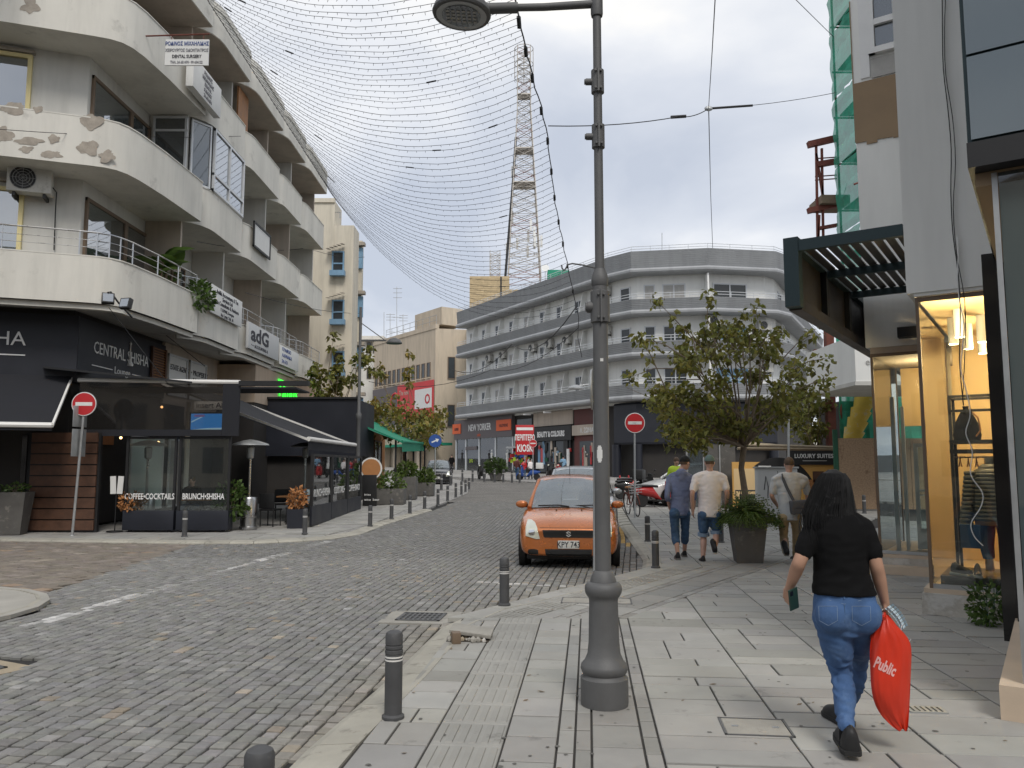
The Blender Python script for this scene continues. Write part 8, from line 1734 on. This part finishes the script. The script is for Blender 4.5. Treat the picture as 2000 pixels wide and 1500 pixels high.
for k in (-1,1): MB().sphere(WJ['head']+wf*.088+wr_*k*.03+V(0,0,.01),.011,5).build('eye', 'hair_black', bo)
# shirt
q = MB(); at = lambda px, py, dy=0: P(px,py,Y+dy)
rings(q, [(at(1649,1160),.192,.146),(at(1648,1150),.190,.144),(at(1647,1138),.181,.134),(at(1644,1118),.166,.122),(at(1641,1092),.164,.120),(at(1639,1062),.170,.124),(at(1638,1040),.180,.122),(at(1637,1022),.174,.108),(at(1634,1008),.128,.088),(at(1633,998),.065,.06)], wf, 28)
for S_ in 'LR':
    sh, el = WJ['sh'+S_], WJ['el'+S_]; nb = WJ['neck']; chain(q, [nb+V(0,0,-.045), nb.lerp(sh,.55)+V(0,0,-.006), sh], [.062,.064,.060]); chain(q, [sh, sh.lerp(el,.5), sh.lerp(el,.70)], [.060,.062,.062], 16, 5); chain(q, [sh.lerp(at(1638,1062),.22), at(1638,1055)], [.075,.10])
link('t_shirt', solid(q, .008, 4, .008, 9), 'tee_black', W)
# jeans
q = MB(); rings(q, [(at(1649,1240),.10,.09),(at(1650,1215),.165,.125),(at(1650,1192),.188,.140),(at(1650,1172),.184,.136),(at(1649,1150),.174,.126),(at(1648,1136),.166,.118)], wf, 28)
for S_, sg in (('L',-1),('R',1)):
    hp, kn, an = WJ['hip'+S_], WJ['kn'+S_], WJ['an'+S_]; q.sphere(hp+V(sg*.004,-.055,-.005),.108,12,(1,.92,1.02)); calf = kn.lerp(an,.32)+V(0,-.022,0)
    chain(q, [hp+V(-sg*.004,0,-.02), hp.lerp(kn,.45)+V(0,-.012,0), kn, calf, kn.lerp(an,.75), an+V(0,0,.045)], [.112,.095,.064,.0635,.050,.044], 20, 7)
jn_ = solid(q, .0075, 4)
ns = [v.normal.copy() for v in jn_.vertices]
for v, n in zip(jn_.vertices, ns):      # folds behind the knees, under the seat and at the ankles
    c = v.co; k = 0
    for S_ in 'LR':
        for zz_, am, wd in ((WJ['kn'+S_].z+.02,.0034,.10),(WJ['an'+S_].z+.10,.0036,.085)):
            e_ = math.exp(-((c.z-zz_)/wd)**2)*(1 if abs(c.y-WJ['kn'+S_].y) < .35 else 0); k += e_*am*math.sin(c.z*105+noise.noise(c*11)*6+c.x*30)*(.4+abs(noise.noise(c*13))*1.6)
    e_ = math.exp(-((c.z-(WJ['hipL'].z-.13))/.05)**2); k += e_*.003*math.sin(c.z*120+c.x*28); k += .003*noise.noise(c*16); v.co += n*k
jn_.update(); jn_.shade_smooth(); jo = link('jeans', jn_, 'denim', W); jv = BVHTree.FromPolygons([v.co.copy() for v in jn_.vertices],[tuple(p.vertices) for p in jn_.polygons])
def onj(px, py, off=.003, bv=None, y0=3.0):
    o = V(0,0,CAM_H); d = Vector(ray(px,py)).normalized(); h = (bv or jv).ray_cast(o, d); return h[0]-d*off if h[0] else P(px,py,Y-.1)
mat('denim_seam', (.20,.27,.38), .9, 0, .1, 9); mat('denim_pocket', (.085,.17,.35), .9, 0, .16, 9, .3, 400)
def seam(pts, r=.0017, m='denim_seam'): MB().tube([onj(*p, .001) for p in pts], r, 5).build('seam', m, jo)
for x0_ in (1599,1664):
    ol = [(x0_,1184),(x0_+36,1184),(x0_+37,1212),(x0_+19,1222),(x0_+1,1212)]; dense = []
    for a_, b_ in zip(ol, ol[1:]+ol[:1]): dense += [(a_[0]+(b_[0]-a_[0])*k/5, a_[1]+(b_[1]-a_[1])*k/5) for k in range(5)]
    seam(dense+[dense[0]], .0014)
seam([(1594,1168),(1620,1172),(1649,1180),(1680,1173),(1704,1169)], .0016); seam([(1649,1180),(1650,1195),(1650,1215),(1650,1232)], .002, 'denim_dark')
for px in (1649,): MB().tube([onj(px,1163,.004),onj(px,1170,.004)],.004,5).build('belt_loop', 'denim_pocket', jo)
# shoes: trailing heel lifted, other foot ahead
for S_, dr, pt in (('L',(.22,1),.35),('R',(-.1,1),0)):
    u, o = MB(), MB(); a = WJ['an'+S_]; hz_ = .0 if S_ == 'R' else .03; heel = V(a.x,a.y,0)+V(-.005,-.075,hz_+.002); shoe(u, o, heel, dr, -.0 if S_ == 'R' else -.10, 1.0, 1.25, 1.12); so_ = u.build('shoe', 'shoe_black', W, 60); o.build('sole', 'rubber', so_, 40)
    MB().tube([a+V(0,0,-.055),a+V(0,0,.02)],[.043,.040],14).build('sock', 'tee_black', so_)
    for j in range(3): MB().tube([a+V(-.045,-.01+j*.0,-.03-j*.018),a+V(0,-.052,-.035-j*.018),a+V(.045,-.01,-.03-j*.018)],.004,5).build('heel_piping', 'plastic_black', so_)
# hair
h_ = MB(); hc = WJ['head']
HS = [(1628,917,.03,.028,.04),(1627,924,.03,.062,.075),(1627,936,.02,.088,.100),(1624,955,.015,.108,.110),(1622,978,.0,.128,.104),(1621,1000,-.015,.146,.095),(1622,1022,-.03,.148,.088),(1624,1042,-.04,.128,.072),(1626,1060,-.05,.098,.055),(1628,1076,-.05,.055,.035)]
rings(h_, [(P(a,b_,Y+.03+c),rx,ry) for a,b_,c,rx,ry in HS], wf, 24); link('hair', solid(h_, .009, 3, .010, 16), 'hair_black', W)
r_ = random.Random(77); ho = [o for o in W.children if o.name.startswith('hair')][0]
for bnd in range(9):
    mb = MB()
    for i in range(46):
        q_ = r_.uniform(0,6.28); sp = r_.uniform(.96,1.06); pts = []; dr_ = r_.gauss(0,.012); blow = max(0,r_.gauss(0,.5))*(1 if math.cos(q_) < -.3 else .1)
        for j, (a,b_,c,rx,ry) in enumerate(HS[1:]):
            c0_ = P(a,b_,Y+.03+c); k = j/8; pts.append(c0_+wr_*(rx*sp*math.cos(q_)+dr_*k-blow*.10*k*k)+wf*(ry*sp*math.sin(q_))+V(0,0,-.02*r_.random()*k))
        mb.tube(pts[:r_.choice((7,8,9))], [.0018]*3+[.0015]*3+[.0008]*3 if False else .0016, 3, caps=False)
    mb.build('hair_strands', 'hair_black', ho)
# phone
ph_ = thing('phone', 'dark green phone held in the left hand of the woman', 'phone', tuple(P(1549,1172,4.9))); M = Matrix.Translation(P(1550,1172,4.90)) @ Matrix.Rotation(.35,4,'Z') @ Matrix.Rotation(-.28,4,'Y') @ Matrix.Rotation(.25,4,'X')
MB(M).rbox(-.034,-.0045,-.062,.034,.0045,.075,.004).build('body', 'phone_green', ph_); MB(M).rbox(-.026,-.0065,.035,-.004,-.004,.066,.002).build('camera_bump', 'black_gloss', ph_)
# carrier bag
bg = thing('carrier_bag', 'red plastic carrier bag with white lettering hanging from the right hand', 'bag', tuple(P(1740,1400,4.8))); q2 = lambda x, y: (1400+x/2.5, 900+y/2.5)
ED = [(752,806,838),(775,800,858),(805,782,880),(840,763,915),(885,748,949),(950,747,952),(1020,749,948),(1100,752,945),(1170,763,942),(1225,788,939),(1270,825,937),(1300,858,934),(1316,884,929)]
nu = 22; sh_ = [[],[]]
for y, xl, xr in ED:
    for sd_ in (0,1):
        row = []
        for i in range(nu+1):
            u = i/nu; px, py = q2(xl+(xr-xl)*u, y+6*math.sin(u*9)*(1 if y > 1290 else 0)); th = .055*math.sin(math.pi*u)**.55*min(1,(y-740)/120)*(1 if y < 1150 else max(.12,(1330-y)/180)); wv = .018*noise.noise(V(u*4.5,y*.006,sd_*3.1))+.010*noise.noise(V(u*11,y*.013,sd_*5)); row.append(P(px,py,4.80+(th+wv if sd_ else -th+wv)))
        sh_[sd_].append(row)
mb = MB(); 
for sd_ in (0,1):
    rows = sh_[sd_]
    for a_, b_ in zip(rows[:-1], rows[1:]):
        for i in range(nu): mb.quad(*( (a_[i],b_[i],b_[i+1],a_[i+1]) if sd_ == 0 else (a_[i+1],b_[i+1],b_[i],a_[i])))
bmesh_me = bpy.data.meshes.new('bag'); bmesh_me.from_pydata(mb.v, [], mb.f); bm = bmesh.new(); bm.from_mesh(bmesh_me); bmesh.ops.remove_doubles(bm, verts=bm.verts, dist=.0015); mb2 = MB().addbm(bm); bag = link('pouch', subsurf(mb2, 1), 'bag_red', bg)
bgv = BVHTree.FromPolygons([v.co.copy() for v in bag.data.vertices],[tuple(p.vertices) for p in bag.data.polygons])
fl = MB(); g_ = [[P(*q2(x,y),4.80+dz) for x, y, dz in row] for row in (((800,768,0),(812,766,.0),(825,775,.01)),((772,812,.02),(792,815,.0),(810,822,.0)),((738,872,.03),(765,878,.01),(790,880,.0)))]
for a_, b_ in zip(g_[:-1], g_[1:]):
    for i in range(2): fl.quad(a_[i],b_[i],b_[i+1],a_[i+1])
link('handle_flap', subsurf(fl, 2), 'bag_red', bg)
for dz in (-.02,.02): MB().tube([P(*q2(815,770),4.80+dz),P(*q2(818,745),4.86+dz*.5),P(*q2(826,728),4.88)],[.012,.009,.007],8).build('handle', 'bag_red', bg)
mat('bag_print', (.75,.42,.40), .5, 0, .05, 4)
o_ = P(*q2(762,1003),4.7); tx = text('lettering', 'Public', .088, o_, V(.87,0,-.42), 'bag_print', bg, up=(.25,0,1), ext=0, sx=.62, bold=.003)
bm = bmesh.new(); bm.from_mesh(tx.data); bmesh.ops.triangulate(bm, faces=bm.faces[:]); bmesh.ops.subdivide_edges(bm, edges=bm.edges[:], cuts=1)
for v in bm.verts:
    o = V(0,0,CAM_H); d = (v.co-o).normalized(); h = bgv.ray_cast(o, d); 
    if h[0]: v.co = h[0]-d*.003
bm.to_mesh(tx.data); bm.free()
mk = thing('face_mask', 'pale blue disposable mask dangling beside the red bag', 'mask', tuple(P(1752,1205,4.85))); mb = MB(); n = 8; g_ = []
for j in range(n+1):
    t_ = j/n; row = []
    for i in range(7):
        u = i/6-.5; px, py = q2(838+78*t_+u*40*(1-.2*t_)+10*math.sin(t_*3), 708+88*t_-u*26+22*t_*t_); row.append(P(px,py,4.84+.02*math.sin(i*1.9)+.03*u))
    g_.append(row)
for a_, b_ in zip(g_[:-1], g_[1:]):
    for i in range(6): mb.quad(a_[i],b_[i],b_[i+1],a_[i+1])
link('cloth', subsurf(mb,1), 'mask_blue', mk); MB().tube([P(*q2(*p),4.82) for p in ((905,800),(895,835),(905,860),(940,882),(948,870))],.0022,5).build('ear_loop', 'white_paint', mk); MB().tube([P(*q2(*p),4.86) for p in ((838,712),(815,722),(806,730))],.0022,5).build('ear_loop', 'white_paint', mk)
